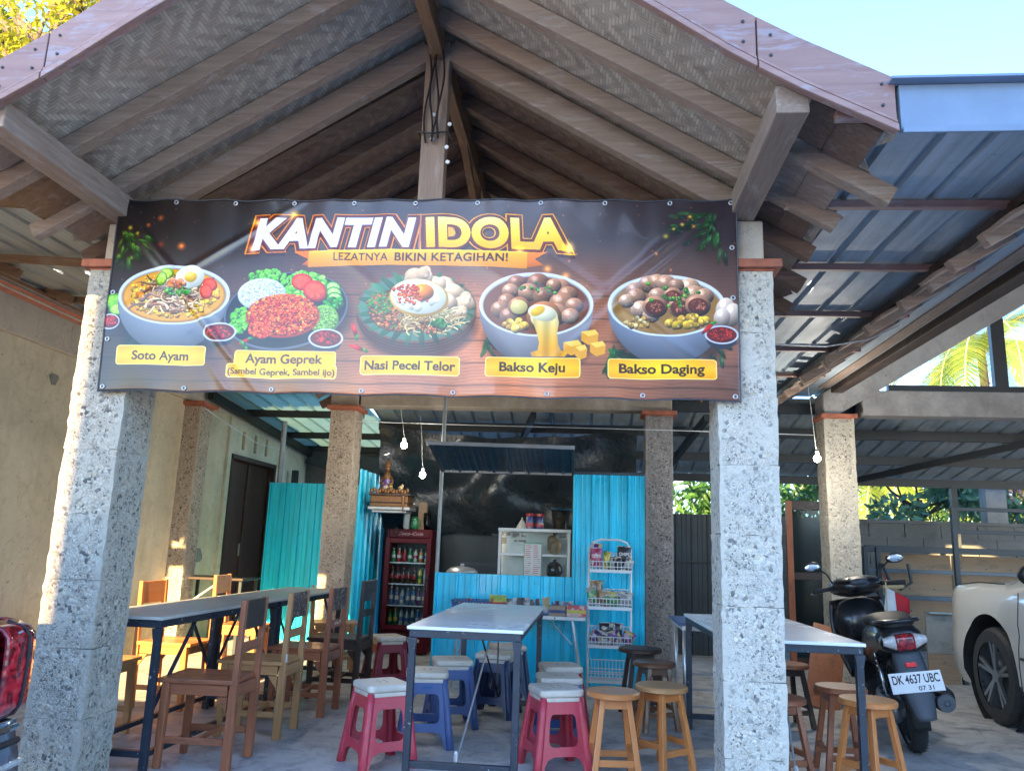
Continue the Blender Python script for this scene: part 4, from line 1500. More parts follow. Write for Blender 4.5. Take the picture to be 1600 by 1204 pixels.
ball(708, 196, 27, (.56, .36, .24), (.88, .80, .60))
def drip(X, Y):
    g = (.92+.08*np.sin(X*.13))[..., None]
    t = np.clip((Y/SYU-185)/65, 0, 1)[..., None]
    return np.clip((np.array([.90, .84, .66], np.float32)*(1-t)+np.array([.86, .60, .16], np.float32)*t)*g, 0, 1)
art.poly([U(x, y) for x, y in ((690, 190), (727, 190), (731, 205), (728, 222), (730, 240), (734, 250), (745, 254), (740, 260), (690, 260), (688, 254), (699, 250), (701, 238), (697, 222), (692, 208))], (.9, .75, .4), fn=drip)
art.ellipse(705*SXU, 190*SYU, 22*SXU, 13*SYU, (.92, .88, .74), 3, .2, 1, .35)
art.ellipse(698*SXU, 187*SYU, 12*SXU, 7*SYU, (.88, .66, .2), 3, -.5, .9, .3)
for (x, y, w_) in ((778, 228, 26), (752, 245, 28), (790, 246, 24), (765, 252, 18)):
    art.poly([U(x-w_/2, y-8), U(x+w_*.3, y-12), U(x+w_*.5, y-5), U(x+w_*.45, y+9), U(x-w_*.1, y+13), U(x-w_*.5, y+6)], (.80, .56, .20))
    art.poly([U(x-w_/2, y-8), U(x+w_*.3, y-12), U(x+w_*.5, y-5), U(x-w_*.1, y-1)], (.90, .72, .36))
# --- bowl 5, beef meatballs
bowl(893, 176, 88, 50, 88, inside=(.52, .38, .2), rim=(.82, .83, .85), body=(.58, .60, .66))
for (x, y, r_) in ((866, 142, 15), (880, 138, 14), (893, 140, 15), (928, 146, 16), (908, 143, 12), (846, 152, 14), (848, 163, 15), (880, 160, 14), (935, 158, 17), (950, 160, 14), (855, 183, 16), (833, 170, 12), (870, 192, 13)):
    ball(x, y, r_, ((.62, .47, .38), (.56, .42, .34), (.68, .54, .44))[r2.randint(3)])
for (x, y, r_) in ((903, 160, 15), (876, 178, 19), (913, 178, 18), (940, 175, 19)):
    ball(x, y, r_, (.58, .42, .33), (.32, .13, .08))
    scatter(x, y+1, r_*.62, r_*.5, 34, (1.6, 2.6), [(.5, .25, .18), (.36, .15, .1), (.6, .36, .28)])
scatter(893, 158, 60, 24, 16, (3, 4.5), [(.2, .42, .1), (.3, .5, .15)])
scatter(925, 202, 36, 10, 20, (5, 8), [(.80, .66, .24), (.72, .56, .2)])
scatter(850, 205, 20, 8, 14, (4, 6), [(.7, .6, .4), (.6, .45, .2)])
# garlic and sauce at the right
for (x, y, rx, ry) in ((980, 182, 14, 20), (990, 190, 13, 19), (975, 195, 12, 16)):
    art.ellipse(x*SXU, y*SYU, rx*SXU, ry*SYU, (.74, .66, .60), 2, .2, 1, .6)
sambal(974, 222, 25, 15)
chili(954, 212, 12, -.8)

# --- title
def tw(V, dy=0):
    V = V.copy()
    cx = 497*SXU
    t = (V[:, 0]-cx)/(262*SXU)
    mid = 52*SYU
    V[:, 1] = mid+(V[:, 1]-mid)*(1+.10*t*t)+t*t*3.5*SYU
    return V
def title(dx, dy, off, f1, f2):
    art.text('KANTIN', (372+dx), 52*SYU+dy, 47*SYU, f1, width=(254+off*90)*SXU, offset=.028+off, shear=.16, warp=tw)
    art.text('IDOLA', (615*SXU+dx), 52*SYU+dy, 47*SYU, f2, width=(222+off*90)*SXU, offset=.028+off, shear=-.02, warp=tw)
KX, IX = 368*SXU, 630*SXU
def both(dx, dy, off, f1, f2, grow):
    art.text('KANTIN', KX+dx, 55*SYU+dy, 48*SYU, f1, width=(268+grow)*SXU, offset=.050+off, shear=.20, warp=tw, spacing=1.09)
    art.text('IDOLA', IX+dx, 55*SYU+dy, 48*SYU, f2, width=(226+grow)*SXU, offset=.050+off, shear=-.06, warp=tw, spacing=1.06)
for rr_, aa in ((70, .10),):
    for q in range(34):
        art.glow((245+q*15)*SXU, 60*SYU, rr_*SXU*.55, (.55, .28, .08), aa)
both(3, 14, .075, (.20, .08, .06), (.20, .08, .06), 22)
both(0, 0, .088, (.88, .52, .14), (.90, .62, .16), 24)
both(0, 0, .066, (.32, .10, .07), (.32, .10, .07), 18)
both(0, 4, .012, (.40, .20, .24), (.42, .18, .08), 6)
both(0, 0, 0, (.90, .93, .98), lambda X, Y: (lambda t: np.array([.98, .95, .55], np.float32)*(1-t)+np.array([.92, .66, .04], np.float32)*t)(np.clip((Y/SYU-32)/46, 0, 1)[..., None]), 0)
for (x, y) in ((236, 86), (240, 40), (745, 88), (744, 80), (668, 90), (590, 98), (300, 25)):
    px, py = U(x, y)
    art.glow(px, py, 34, (1., .8, .4), 1.)
art.poly([U(508, 24), U(511, 24), U(510, 84), U(507, 84)], (.70, .42, .30))
# --- ribbon
def rib(pts, c):
    art.poly([U(*p) for p in pts], c, fn=lambda X, Y: np.clip(np.asarray(c, np.float32)*(1.12-.3*((Y/SYU-88)/26))[..., None], 0, 1))
rib([(305, 92), (345, 88), (350, 116), (320, 114), (330, 104)], (.85, .42, .05))
rib([(672, 92), (712, 90), (692, 102), (706, 112), (668, 118)], (.85, .45, .05))
top_ = [(330+i*8.75, 86-4*math.sin(math.pi*i/40)+4) for i in range(41)]
bot_ = [(330+i*8.75, 112-5*math.sin(math.pi*i/40)+6) for i in range(41)]
rib(top_+bot_[::-1], (.98, .62, .06))
art.poly([U(x, y) for x, y in top_]+[U(x, y+1.6) for x, y in top_[::-1]], (.95, .80, .35))
art.text('LEZATNYA', 415*SXU, 99*SYU, 13.5*SYU, (.16, .11, .05), width=88*SXU, offset=.012, spacing=1.05)
art.text('BIKIN KETAGIHAN!', 560*SXU, 98.5*SYU, 14*SYU, (.16, .11, .05), width=180*SXU, offset=.026, spacing=1.05)
# --- name plates
def plate(x0, x1, y0, y1, r=5):
    art.rrect(x0*SXU, x1*SXU, y0*SYU, y1*SYU, r*SXU, (.95, .84, .52))
    art.rrect((x0+1.3)*SXU, (x1-1.3)*SXU, (y0+1.3)*SYU, (y1-1.3)*SYU, r*SXU*.8, (.95, .64, .02),
              fn=lambda X, Y: np.clip(np.array([.90, .63, .07], np.float32)+(np.cos((X/SXU-x0)/(x1-x0)*6.28)*-.05+.08*(1-np.abs((Y/SYU-(y0+y1)/2)/(y1-y0)*2)))[..., None]*np.array([1, 1.2, .8], np.float32), 0, 1))
plate(25, 174, 251, 283)
plate(222, 385, 257, 285)
plate(209, 387, 279, 302)
art.rrect(224*SXU, 383*SXU, 262*SYU, 290*SYU, 5, (.97, .68, .02))
plate(424, 580, 262, 293)
plate(619, 764, 262, 294)
plate(805, 966, 262, 294)
ink = (.17, .12, .04)
art.text('Soto Ayam', 99*SXU, 267*SYU, 15*SYU, ink, width=94*SXU, offset=.026)
art.text('Ayam Geprek', 302*SXU, 270*SYU, 15*SYU, ink, width=124*SXU, offset=.027)
art.text('(Sambel Geprek, Sambel ijo)', 298*SXU, 291*SYU, 10.5*SYU, ink, width=172*SXU, offset=.026)
art.text('Nasi Pecel Telor', 502*SXU, 277*SYU, 15*SYU, ink, width=142*SXU, offset=.027)
art.text('Bakso Keju', 691*SXU, 277*SYU, 15*SYU, ink, width=100*SXU, offset=.027)
art.text('Bakso Daging', 885*SXU, 277*SYU, 15*SYU, ink, width=126*SXU, offset=.027)
M['banner_print'] = print_material('banner_print', art.image('banner_print'), .28, .12)

bn = thing('banner', 'dark food stall banner lettered KANTIN IDOLA with five dishes pictured', 'banner', ((BX0+BX1)/2, 3.9, BZ0))
def bwr(x, z):
    """wrinkles of the vinyl"""
    u, v = (x-BX0)/(BX1-BX0), (z-BZ0)/(BZ1-BZ0)
    y = .014*mnoise.noise(Vector((x*1.2, z*1.5, 4)))+.0035*mnoise.noise(Vector((x*5+z*3, z*2-x*2, 14)))
    # pulled folds from the corners, and the big diagonal folds
    for (cx, cz, sx, sz, a, wd) in ((BX0+.05, BZ1-.05, .75, -.95, .0105, .022), (BX0+.55, BZ0+.25, .55, -.75, .008, .02), (BX1-.05, BZ1-.02, -1., -.85, .011, .03), (BX1-.1, BZ0+.12, -1, .75, .011, .035), (BX1-.6, BZ0+.35, -1, .5, .006, .04), (BX0+.9, BZ1-.02, .6, -.5, .006, .025), (BX0+.18, BZ1-.28, .75, -.85, .013, .016), (BX0+.1, BZ1-.15, .9, -.9, .007, .012), (BX0+1.0, BZ1-.06, -.55, -.35, .006, .018), (BX1-.15, BZ1-.2, -.8, -.7, .009, .02)):
        L_ = math.hypot(sx, sz)
        dx, dz = x-cx, z-cz
        t = (dx*sx+dz*sz)/L_
        d = (-dx*sz+dz*sx)/L_
        if -.1 < t < 1.1:
            y -= a*math.exp(-(d/wd)**2)*max(0, 1-abs(t-.45)/.75)
    n = 11
    e = abs(math.sin(u*n*math.pi))
    y += .012*e*math.exp(-(1-v)*14)*mnoise.noise(Vector((u*17, 0, 0)))*2
    y += .006*e*math.exp(-v*16)
    y += .004*mnoise.noise(Vector((x*9, z*2.2-x*2, 8)))*math.exp(-(1-v)*5)
    return 3.885+y
bm_ = MB()
NU, NV = 300, 100
def bfn(u, v):
    x = BX0+(BX1-BX0)*u
    z = BZ0+(BZ1-BZ0)*v
    sag = -.010*abs(math.sin(u*11*math.pi))*(v**6)+.010*abs(math.sin(u*7*math.pi))*((1-v)**6)
    # measured corners: the top edge drops slightly to the right
    z += sag + (-.03*u*v) + .004*(1-v)
    return (x+.03*(1-v)*(1-u), bwr(x, z), z)
bm_.grid(bfn, NU, NV)
vs_ = part('vinyl_sheet', bm_, 'banner_print', bn, world=True, smooth=True, norm=False, solid=.0015)
uvl = vs_.data.uv_layers.new(name='UVMap')
uvs = np.zeros((len(vs_.data.loops), 2), np.float32)
vi = np.zeros(len(vs_.data.loops), np.int32)
vs_.data.loops.foreach_get('vertex_index', vi)
uvs[:, 0] = (vi % (NU+1))/NU
uvs[:, 1] = (vi//(NU+1))/NV
uvl.data.foreach_set('uv', uvs.ravel())
hem = MB()
for v in (0, 1):
    hem.tube([tuple(Vector(bfn(i/60, v))+Vector((0, -.001, 0))) for i in range(61)], .0035, 6)
hem.tube([tuple(Vector(bfn(0, i/20))) for i in range(21)], .0035, 6)
hem.tube([tuple(Vector(bfn(1, i/20))) for i in range(21)], .0035, 6)
part('hem', hem, 'grey_plastic', bn, world=True)
ey0 = None
for (u, v) in [(i/10, .982) for i in range(11)]+[(i/7, .022) for i in range(8)]+[(.008, .5), (.992, .5), (.008, .26), (.992, .75)]:
    u = min(max(u, .008), .992)
    p = Vector(bfn(u, v))
    if ey0 is None:
        e_ = MB().tube([(math.cos(t)*.010, 0, math.sin(t)*.010) for t in [2*math.pi*i/12 for i in range(12)]], .0035, 6, closed=True)
        o = part('eyelet', e_, 'alu', bn, smooth=True)
        ey0 = o.data
    else:
        o = part('eyelet', None, None, bn, data=ey0)
    o.location = bn.matrix_basis.inverted() @ (p+Vector((0, -.004, 0)))
tie = MB()
for (u, v, q) in ((.008, .982, (-2.63, 3.93, 3.10)), (.992, .982, (.80, 3.93, 3.08)), (.008, .022, (-2.60, 3.92, 1.96)), (.992, .022, (.74, 3.92, 1.98)), (.3, .982, (-1.6, 3.99, 3.10)), (.6, .982, (-.6, 3.99, 3.10))):
    tie.tube([Vector(bfn(u, v)), q], .003, 5)
tie.tube([(.75, 3.89, 3.04), (.92, 3.9, 3.045), (1.05, 3.95, 3.06)], .003, 5)
part('tie', tie, 'yellow_tube', bn, world=True)
# ================================================================== stall (booth)
bo = thing('food_stall', 'turquoise sheet metal food stall with a raised shutter and serving opening', 'food stall', (-.4, 7.8, 0))
def bp(name, mbx, mat, **kw):
    return part(name, mbx, mat, kw.pop('parent', bo), world=True, **kw)
bp('counter_panel', corr(MB(), (-1.44, 7.75, .0), (1, 0, 0), (0, 0, 1), (0, -1, 0), 1.33, .975, .205, .034, .016), 'teal', norm=False)
bp('wall_panel', corr(MB(), (-.115, 7.75, .0), (1, 0, 0), (0, 0, 1), (0, -1, 0), .69, 1.955, .172, .034, .018), 'teal', norm=False)
sp_ = corr(MB(), (-2.55, 8.78, .0), (0, 1, 0), (0, 0, 1), (1, 0, 0), 1.15, 2.05, .19, .034, .02)
bp('side_panel', sp_, 'teal', norm=False)
frm = MB()
frm.box(-.12, -.09, 7.758, 7.79, .98, 1.97)
frm.box(-.12, .58, 7.758, 7.79, 1.956, 1.985)
frm.box(-1.44, -.12, 7.758, 7.79, .955, .975)
frm.box(.55, .58, 7.758, 7.79, 0, 1.955)
bp('frame', frm, 'blue_steel', bevel=.002)
bp('post', MB().tube([(-1.425, 7.77, 0), (-1.425, 7.77, 2.72)], .02, 10), 'alu_dull')
# raised shutter
sh2 = bp('shutter', corr(MB(), (-1.42, 7.74, 1.955), (1, 0, 0), (0, -.64, .19), (0, -.19, -.64), 1.30, .66, .17, .034, .016), 'teal_dark', norm=False)
def sub(name, mbx, mat, par, root, **kw):
    o = part(name, mbx, mat, par, **kw)
    o.data.transform(root.matrix_basis.inverted())
    return o
sub('shutter_bar', MB().bar((-1.46, 7.10, 2.15), (-.10, 7.10, 2.135), .03, .035), 'alu_dull', sh2, bo, bevel=.003)
sub('shutter_bar', MB().bar((-1.42, 7.73, 1.955), (-.13, 7.73, 1.955), .03, .03), 'alu_dull', sh2, bo, bevel=.003)
sub('shutter_bar', MB().bar((-.12, 7.73, 1.955), (-.115, 7.10, 2.135), .025, .03), 'blue_steel', sh2, bo)
sub('shutter_bar', MB().bar((-1.41, 7.73, 1.955), (-1.43, 7.10, 2.15), .025, .03), 'blue_steel', sh2, bo)
for i in range(7):
    wi = MB()
    x = -1.3+.18*i
    wi.tube([(x, 7.66, 1.975), (x+.01, 7.6, 1.94), (x+.02, 7.66, 1.95)], .004, 4)
    sub('wire_tie', wi, 'alu', sh2, bo)
# back tarp inside the stall, sagging
def tarp(u, v):
    x = -2.5+3.1*u
    z = 1.38+1.25*v
    y = 9.75-.25*math.sin(math.pi*v)*(.6+mnoise.noise(Vector((x*1.3, z*1.7, 1))))-.45*v*v
    z += -.12*math.sin(math.pi*u)*(v)+.05*mnoise.noise(Vector((x*3, z*3, 5)))
    return (x, y+.07*mnoise.noise(Vector((x*2.2+z*2, z*3.1-x, 2))), z)
bp('tarpaulin', MB().grid(tarp, 60, 30), 'tarp', smooth=True, norm=False)
bp('back_board', MB().box(-2.5, .6, 9.82, 9.86, 0, 1.45), 'dark_sheet')
bp('shelf_edge', MB().box(-1.4, .5, 9.0, 9.05, 1.02, 1.05), 'dark_steel')
bp('work_counter', MB().box(-1.40, .5, 7.82, 8.45, .88, .92), 'dark_steel')
# turquoise fence panels in the passage
pf = thing('metal_fence', 'turquoise corrugated metal fence between the cream building and the tan pillar', 'fence', (-3.5, 10.0, 0))
part('panel', corr(MB(), (-4.10, 10.0, .0), (1, 0, 0), (0, 0, 1), (0, -1, 0), 1.35, 1.955, .205, .034, .02), 'teal', pf, world=True, norm=False)
part('rail', MB().box(-4.1, -2.75, 10.005, 10.04, 1.90, 1.93), 'blue_steel', pf, world=True)

# ------------------------------------------------------------------ bulbs and wires
def bulb(x, y, z, top, label, e=9):
    t = thing('light_bulb', label, 'light bulb', (x, y, z), group='lit bulbs under the roofs')
    g = part('bulb_glass', MB().lathe([(.004, -.034), (.018, -.030), (.029, -.015), (.033, .002), (.029, .018), (.019, .030)], n=16), 'bulb', t, smooth=True)
    part('socket', MB().lathe([(.018, .028), (.019, .034), (.017, .070), (.006, .080)], n=12), 'white_paint', t, smooth=False)
    part('cord', MB().tube([(0, 0, .09), (-.01, 0, .12), (-.03, .01, (top-z)*.6), (-.06, .0, top-z)], .0022, 5), 'yellow_tube', t)
    ld = bpy.data.lights.new('bulb_light', 'POINT')
    ld.energy = e
    ld.color = (1, .93, .8)
    ld.shadow_soft_size = .035
    lo = bpy.data.objects.new('bulb_light', ld)
    C.objects.link(lo)
    lo.parent = t
    lo.location = (0, -.05, -.03)
    return t
bulb(-1.88, 8.0, 2.235, 2.62, 'lit white bulb hanging left of the stall post, the upper of two', 3)
bulb(-1.74, 8.35, 1.96, 2.6, 'lit white bulb above the fridge, the lower of two', 1.5)
bulb(2.22, 7.8, 2.17, 2.9, 'lit white bulb beside the pale pillar behind the scooter', 10)
wr = thing('electric_wire', 'thin white wire running from the awning towards the back roof on the right', 'wire', (1.5, 6.1, 2.85))
part('wire', MB().tube([(.9, 6.0, 2.86), (1.45, 6.08, 2.85), (1.85, 6.13, 2.85), (2.1, 5.97, 2.86), (2.25, 5.7, 2.90)], .006, 6), 'white_wire', wr, world=True)
wr = thing('electric_wire', 'thin white wire strung from the wall pillar along the cream wall vents', 'wire', (-4.3, 8.6, 2.6))
part('wire', MB().tube([(-4.30, 8.42, 2.66), (-4.28, 9.1, 2.55), (-4.3, 9.9, 2.46), (-4.32, 10.6, 2.47), (-4.25, 10.75, 2.46)], .006, 6), 'white_wire', wr, world=True)
part('wire', MB().tube([(-4.25, 10.75, 2.46), (-4.27, 10.76, 2.3), (-4.3, 10.8, 1.7)], .009, 6), 'straw', wr, world=True)
wr = thing('clothes_line', 'long white line stretched across the stall just under the beam', 'line', (-.5, 8.0, 2.5))
part('wire', MB().tube([(-2.5, 8.3, 2.52), (-1.2, 8.1, 2.475), (.2, 8.0, 2.45), (1.0, 8.1, 2.46), (2.4, 8.5, 2.50)], .004, 5), 'white_wire', wr, world=True)

# ------------------------------------------------------------------ fridge
FX0, FX1, FY, FH = -2.30, -1.76, 9.2, 1.40
fg = thing('drinks_fridge', 'dark red glass door drinks fridge left of the stall counter', 'fridge', (-2.03, 9.45, 0))
def fp(name, mbx, mat, par=None, **kw):
    if par is None:
        return part(name, mbx, mat, fg, world=True, **kw)
    return sub(name, mbx, mat, par, fg, **kw)
body = MB()
body.box(FX0, FX0+.03, FY, FY+.5, .02, FH)
body.box(FX1-.03, FX1, FY, FY+.5, .02, FH)
body.box(FX0+.03, FX1-.03, FY+.46, FY+.5, .02, FH)
body.box(FX0+.03, FX1-.03, FY, FY+.46, .02, .26)
body.box(FX0+.03, FX1-.03, FY, FY+.46, FH-.10, FH)
fp('cabinet', body, 'fridge_red', bevel=.006)
fp('lining', MB().box(FX0+.031, FX1-.031, FY+.44, FY+.458, .262, FH-.102), 'fridge_in')
d_ = MB()
d_.box(FX0, FX0+.055, FY-.045, FY-.003, .27, FH-.105)
d_.box(FX1-.055, FX1, FY-.045, FY-.003, .27, FH-.105)
d_.box(FX0+.055, FX1-.055, FY-.045, FY-.003, .27, .325)
d_.box(FX0+.055, FX1-.055, FY-.045, FY-.003, FH-.16, FH-.105)
dr_ = fp('door', d_, 'fridge_red', bevel=.004)
fp('pane', MB().box(FX0+.055, FX1-.055, FY-.03, FY-.024, .325, FH-.16), 'glass', dr_)
fp('handle', MB().box(FX1-.03, FX1-.012, FY-.075, FY-.046, .72, .90), 'black_plastic', dr_, bevel=.004)
shz = [.30, .54, .78, 1.02]
for z in shz:
    s_ = MB()
    s_.box(FX0+.032, FX1-.032, FY+.03, FY+.05, z-.012, z)
    for q in range(8):
        s_.box(FX0+.05+.06*q, FX0+.056+.06*q, FY+.05, FY+.43, z-.008, z-.002)
    fp('shelf', s_, 'white_wire')
def lettering(name, txt, size, mat, par, root, p0, width=None, rx=90, rz=0, offset=0, shear=0, height=None, thick=.0006, local=False):
    V, T = text_tris(txt, 1., offset, shear)
    w_ = V[:, 0].max()-V[:, 0].min()
    sx = size if width is None else width/w_
    sy = size
    rot = Matrix.Rotation(R(rz), 4, 'Z') @ Matrix.Rotation(R(rx), 4, 'X')
    m = MB()
    c = (V[:, 0].max()+V[:, 0].min())/2
    vs = [Vector(p0)+(rot @ Vector(((a-c)*sx, b_*sy, 0))) for a, b_ in V]
    m.add(vs, [tuple(t) for t in T])
    o = part(name, m, mat, par, norm=False)
    if not local:
        o.data.transform(root.matrix_basis.inverted())
    return o
M['sign_white'] = paint('printed_white', (.58, .56, .56), .5, 0, .05, 4, bump=0)
M['sign_dim'] = paint('faded_white_print', (.36, .22, .24), .5, 0, .05, 4, bump=0)
lettering('lettering', 'Coca-Cola', .075, 'sign_white', fg, fg, (-2.02, FY-.002, .14), width=.34, offset=.01, shear=.3)
lettering('lettering', 'Coca-Cola', .05, 'sign_dim', fg, fg, (-2.02, FY-.002, FH-.068), width=.3, offset=.01, shear=.3)
fp('badge', MB().lathe([(.035, FY-.012), (.04, FY-.001)], (FX0+.11, 0, FH-.03), 16, axis='Y'), 'fridge_red')
def bottle(name, x, y, z, h, r, mats, label, cat, group, prof=None):
    t = thing(name, label, cat, (x, y, z), group=group)
    if prof == 'can':
        part('can_body', MB().lathe([(r*.85, 0), (r, .006), (r, h*.9), (r*.82, h)], n=10), mats[0], t, smooth=False)
    else:
        part('bottle_body', MB().lathe([(r*.8, 0), (r, h*.04), (r, h*.58), (r*.8, h*.72), (r*.34, h*.86), (r*.34, h*.9)], n=10), mats[0], t, smooth=True)
        part('cap', MB().lathe([(r*.4, h*.9), (r*.4, h)], n=8), mats[1], t)
        part('sleeve', MB().lathe([(r*1.02, h*.3), (r*1.02, h*.52)], n=10, cap=False), mats[2], t)
    return t
rows = [
    (1.02, [('d_green', 'd_white'), ('d_red', 'd_white'), ('d_red', 'd_red'), ('d_green', 'd_white'), ('d_white', 'd_red'), ('d_orange', 'd_white'), ('d_clear', 'd_blue')], 'small bottle on the top shelf of the drinks fridge', .16),
    (.78, [('d_brown', 'd_red'), ('d_brown', 'd_red'), ('d_brown', 'd_red'), ('d_brown', 'd_red'), ('d_brown', 'd_red'), ('d_yellow', 'd_green'), ('d_clear', 'd_white')], 'dark soft drink bottle on the second shelf of the fridge', .19),
    (.54, [('d_blue', 'd_white'), ('d_blue', 'd_white'), ('d_clear', 'd_blue'), ('d_blue', 'd_clear'), ('d_blue', 'd_white'), ('d_purple', 'd_white'), ('d_blue', 'd_white')], 'blue labelled water bottle on the third shelf of the fridge', .20),
    (.30, [('d_green', 'd_yellow'), ('d_green', 'd_yellow'), ('d_clear', 'd_blue'), ('d_clear', 'd_blue'), ('d_clear', 'd_blue'), ('d_blue', 'd_white'), ('d_blue', 'd_white')], 'green or clear bottle on the bottom shelf of the fridge', .20),
]
ordn = ['leftmost', 'second from the left', 'third from the left', 'middle', 'third from the right', 'second from the right', 'rightmost']
for z, lst, lab, h in rows:
    for q, (a, b_) in enumerate(lst):
        for dpt in (0,):
            bottle('drink_bottle', FX0+.075+.065*q, FY+.09+dpt, z+.001, h*rng.uniform(.92, 1.03), .025, (a, b_, b_), a[2:].replace('clear', 'colourless')+' drink bottle, '+ordn[q]+' on the '+lab.split(' on the ')[1], 'bottle', 'drinks in the fridge')
# things on top of the fridge
bottle('sauce_bottle', -2.10, 9.32, FH+.001, .26, .04, ('white_paint', 'cream_plastic', 'paper'), 'white plastic bottle on top of the fridge, behind the shelf offerings', 'bottle', None)
t = thing('cup_stack', 'stack of clear plastic cups on the right of the fridge top', 'cups', (-1.86, 9.34, FH))
for q in range(5):
    part('cup', MB().lathe([(.034, .0+.022*q), (.047, .11+.022*q), (.044, .11+.022*q), (.031, .004+.022*q)], n=14), 'clear_plastic', t, smooth=True)
t = thing('tissue_box', 'brown cardboard box standing behind the cups on the fridge', 'box', (-1.93, 9.42, FH))
part('carton', MB().box(-.05, .05, -.04, .04, 0, .32), 'cardboard', t, bevel=.004)
part('flap', MB().bar((-.05, 0, .32), (-.02, 0, .36), .08, .004), 'cardboard', t)
t = thing('plastic_pot', 'small green plastic jug on the fridge', 'jug', (-2.0, 9.3, FH))
part('jug_body', MB().lathe([(.035, 0), (.045, .03), (.04, .12), (.03, .15)], n=14), 'd_green', t, smooth=True)
part('handle', MB().tube([(.04, 0, .03), (.07, 0, .05), (.07, 0, .10), (.038, 0, .12)], .006, 6), 'd_green', t)

# ------------------------------------------------------------------ altar shelf with figurine
al = thing('altar_shelf', 'ornate brown and gilt shelf fixed high left of the stall', 'shelf', (-2.32, 8.95, 1.60))
part('shelf_board', MB().box(-.12, .36, -.16, .18, 0, .035).box(-.08, .32, -.13, .15, -.03, -.002), 'alu_dull', al, bevel=.004)
part('carved_box', MB().box(-.10, .33, -.14, .16, .036, .16), 'gold', al, bevel=.01)
part('carved_rim', MB().box(-.12, .35, -.155, .17, .161, .185).box(-.11, .34, -.15, .165, .075, .09), 'darkwoodX', al, bevel=.006)
f_ = MB()
for q in range(14):
    f_.ell((-.09+.032*q, -.15, .21+.012*math.sin(q*2)), (.018, .012, .03), 8, 5)
part('carved_leaf', f_, 'gold', al, smooth=True)
part('tassel', MB().tube([(.28, -.16, .16), (.285, -.165, -.02)], .02, 7, r1=.008), 'gold', al)
st = thing('figurine', 'small seated stone figurine wrapped in purple cloth on the ornate shelf', 'statue', (-2.27, 8.93, 1.787))
part('figure', MB().lathe([(.07, 0), (.075, .03), (.06, .08), (.04, .13), (.045, .2), (.03, .24), (.018, .25)], n=14).ell((0, 0, .285), (.032, .034, .04), 12, 8).ell((-.035, -.05, .045), (.05, .03, .03), 10, 6).ell((.035, -.05, .045), (.05, .03, .03), 10, 6).tube([(-.05, 0, .19), (-.07, -.03, .12), (-.02, -.06, .09)], .016, 7).tube([(.05, 0, .19), (.07, -.03, .12), (.02, -.06, .09)], .016, 7), 'gold', st, smooth=True)
part('cloth', MB().lathe([(.078, .05), (.066, .10), (.05, .15), (.052, .16)], n=14, cap=False), 'p_purple', st, smooth=True)
part('headdress', MB().lathe([(.036, .30), (.042, .315), (.025, .36), (.006, .40)], n=12), 'gold', st, smooth=True)
t = thing('offering_cup', 'small white cup with a tuft of flowers beside the figurine', 'cup', (-2.10, 8.90, 1.787))
part('cup_bowl', MB().lathe([(.02, 0), (.03, .015), (.036, .05), (.032, .05)], n=12), 'white_paint', t, smooth=True)
part('flower', MB().ell((0, 0, .065), (.03, .03, .025), 8, 5).ell((.02, 0, .09), (.015, .015, .02), 6, 4), 'straw', t, smooth=True)

# ------------------------------------------------------------------ showcase and things on it
sc = thing('glass_showcase', 'white framed glass food cabinet standing on the stall counter', 'cabinet', (-.5, 8.1, .93))
def scp(name, mbx, mat, **kw):
    return part(name, mbx, mat, sc, world=True, **kw)
X0, X1, Y0, Y1, Z0, Z1 = -.86, -.145, 8.02, 8.38, .925, 1.425
f_ = MB()
for x in (X0, X1-.025):
    for y in (Y0, Y1-.025):
        f_.box(x, x+.025, y, y+.025, Z0, Z1-.03)
f_.box(X0-.005, X1+.005, Y0-.005, Y1+.005, Z1-.03, Z1)
f_.box(X0-.005, X1+.005, Y0-.005, Y1+.005, Z0-.02, Z0)
f_.box(X0+.025, X1-.025, Y0, Y0+.02, 1.155, 1.18)
scp('frame', f_, 'white_paint', bevel=.003)
scp('back_panel', MB().box(X0+.025, X1-.025, Y1-.012, Y1-.004, Z0, Z1-.03), 'white_paint')
scp('shelf', MB().box(X0+.026, X1-.026, Y0+.021, Y1-.014, 1.165, 1.172), 'white_paint')
scp('pane', MB().box(X0+.025, X1-.025, Y0+.004, Y0+.007, Z0, 1.153).box(X0+.025, X1-.025, Y0+.004, Y0+.007, 1.182, Z1-.03), 'glass')
pp = scp('menu_sheet', MB().box(-.60, -.42, Y0-.003, Y0-.0015, Z0+.02, 1.29), 'paper')
ln_ = MB()
for q in range(15):
    z = 1.255-.019*q
    for col in (-.585, -.505):
        ln_.box(col, col+rng.uniform(.045, .066), Y0-.0042, Y0-.0035, z, z+.007)
sub('printed_lines', ln_, 'p_red', pp, sc)
sub('sheet_border', MB().box(-.60, -.42, Y0-.0046, Y0-.0038, 1.275, 1.29).box(-.60, -.594, Y0-.0046, Y0-.0038, Z0+.02, 1.274).box(-.426, -.42, Y0-.0046, Y0-.0038, Z0+.02, 1.274), 'd_green', pp, sc)
for (x, z, w_, h_) in ((-.83, 1.35, .09, .03), (-.72, 1.335, .07, .045), (-.63, 1.34, .05, .03), (-.83, 1.27, .05, .06), (-.70, 1.29, .12, .02), (-.25, 1.345, .08, .025)):
    scp('sticker', MB().box(x, x+w_, Y0-.003, Y0-.002, z, z+h_), 'p_black')
t = thing('food_bag', 'dark plastic bag of crackers inside the showcase, upper shelf right', 'bag', (-.30, 8.18, 1.173))
part('bag_body', MB().ell((0, 0, .085), (.075, .05, .085), 16, 10).ell((-.03, 0, .14), (.05, .04, .06), 12, 8), 'p_brown', t, smooth=True)
part('knot', MB().lathe([(.01, .19), (.03, .225)], n=9), 'p_black', t)
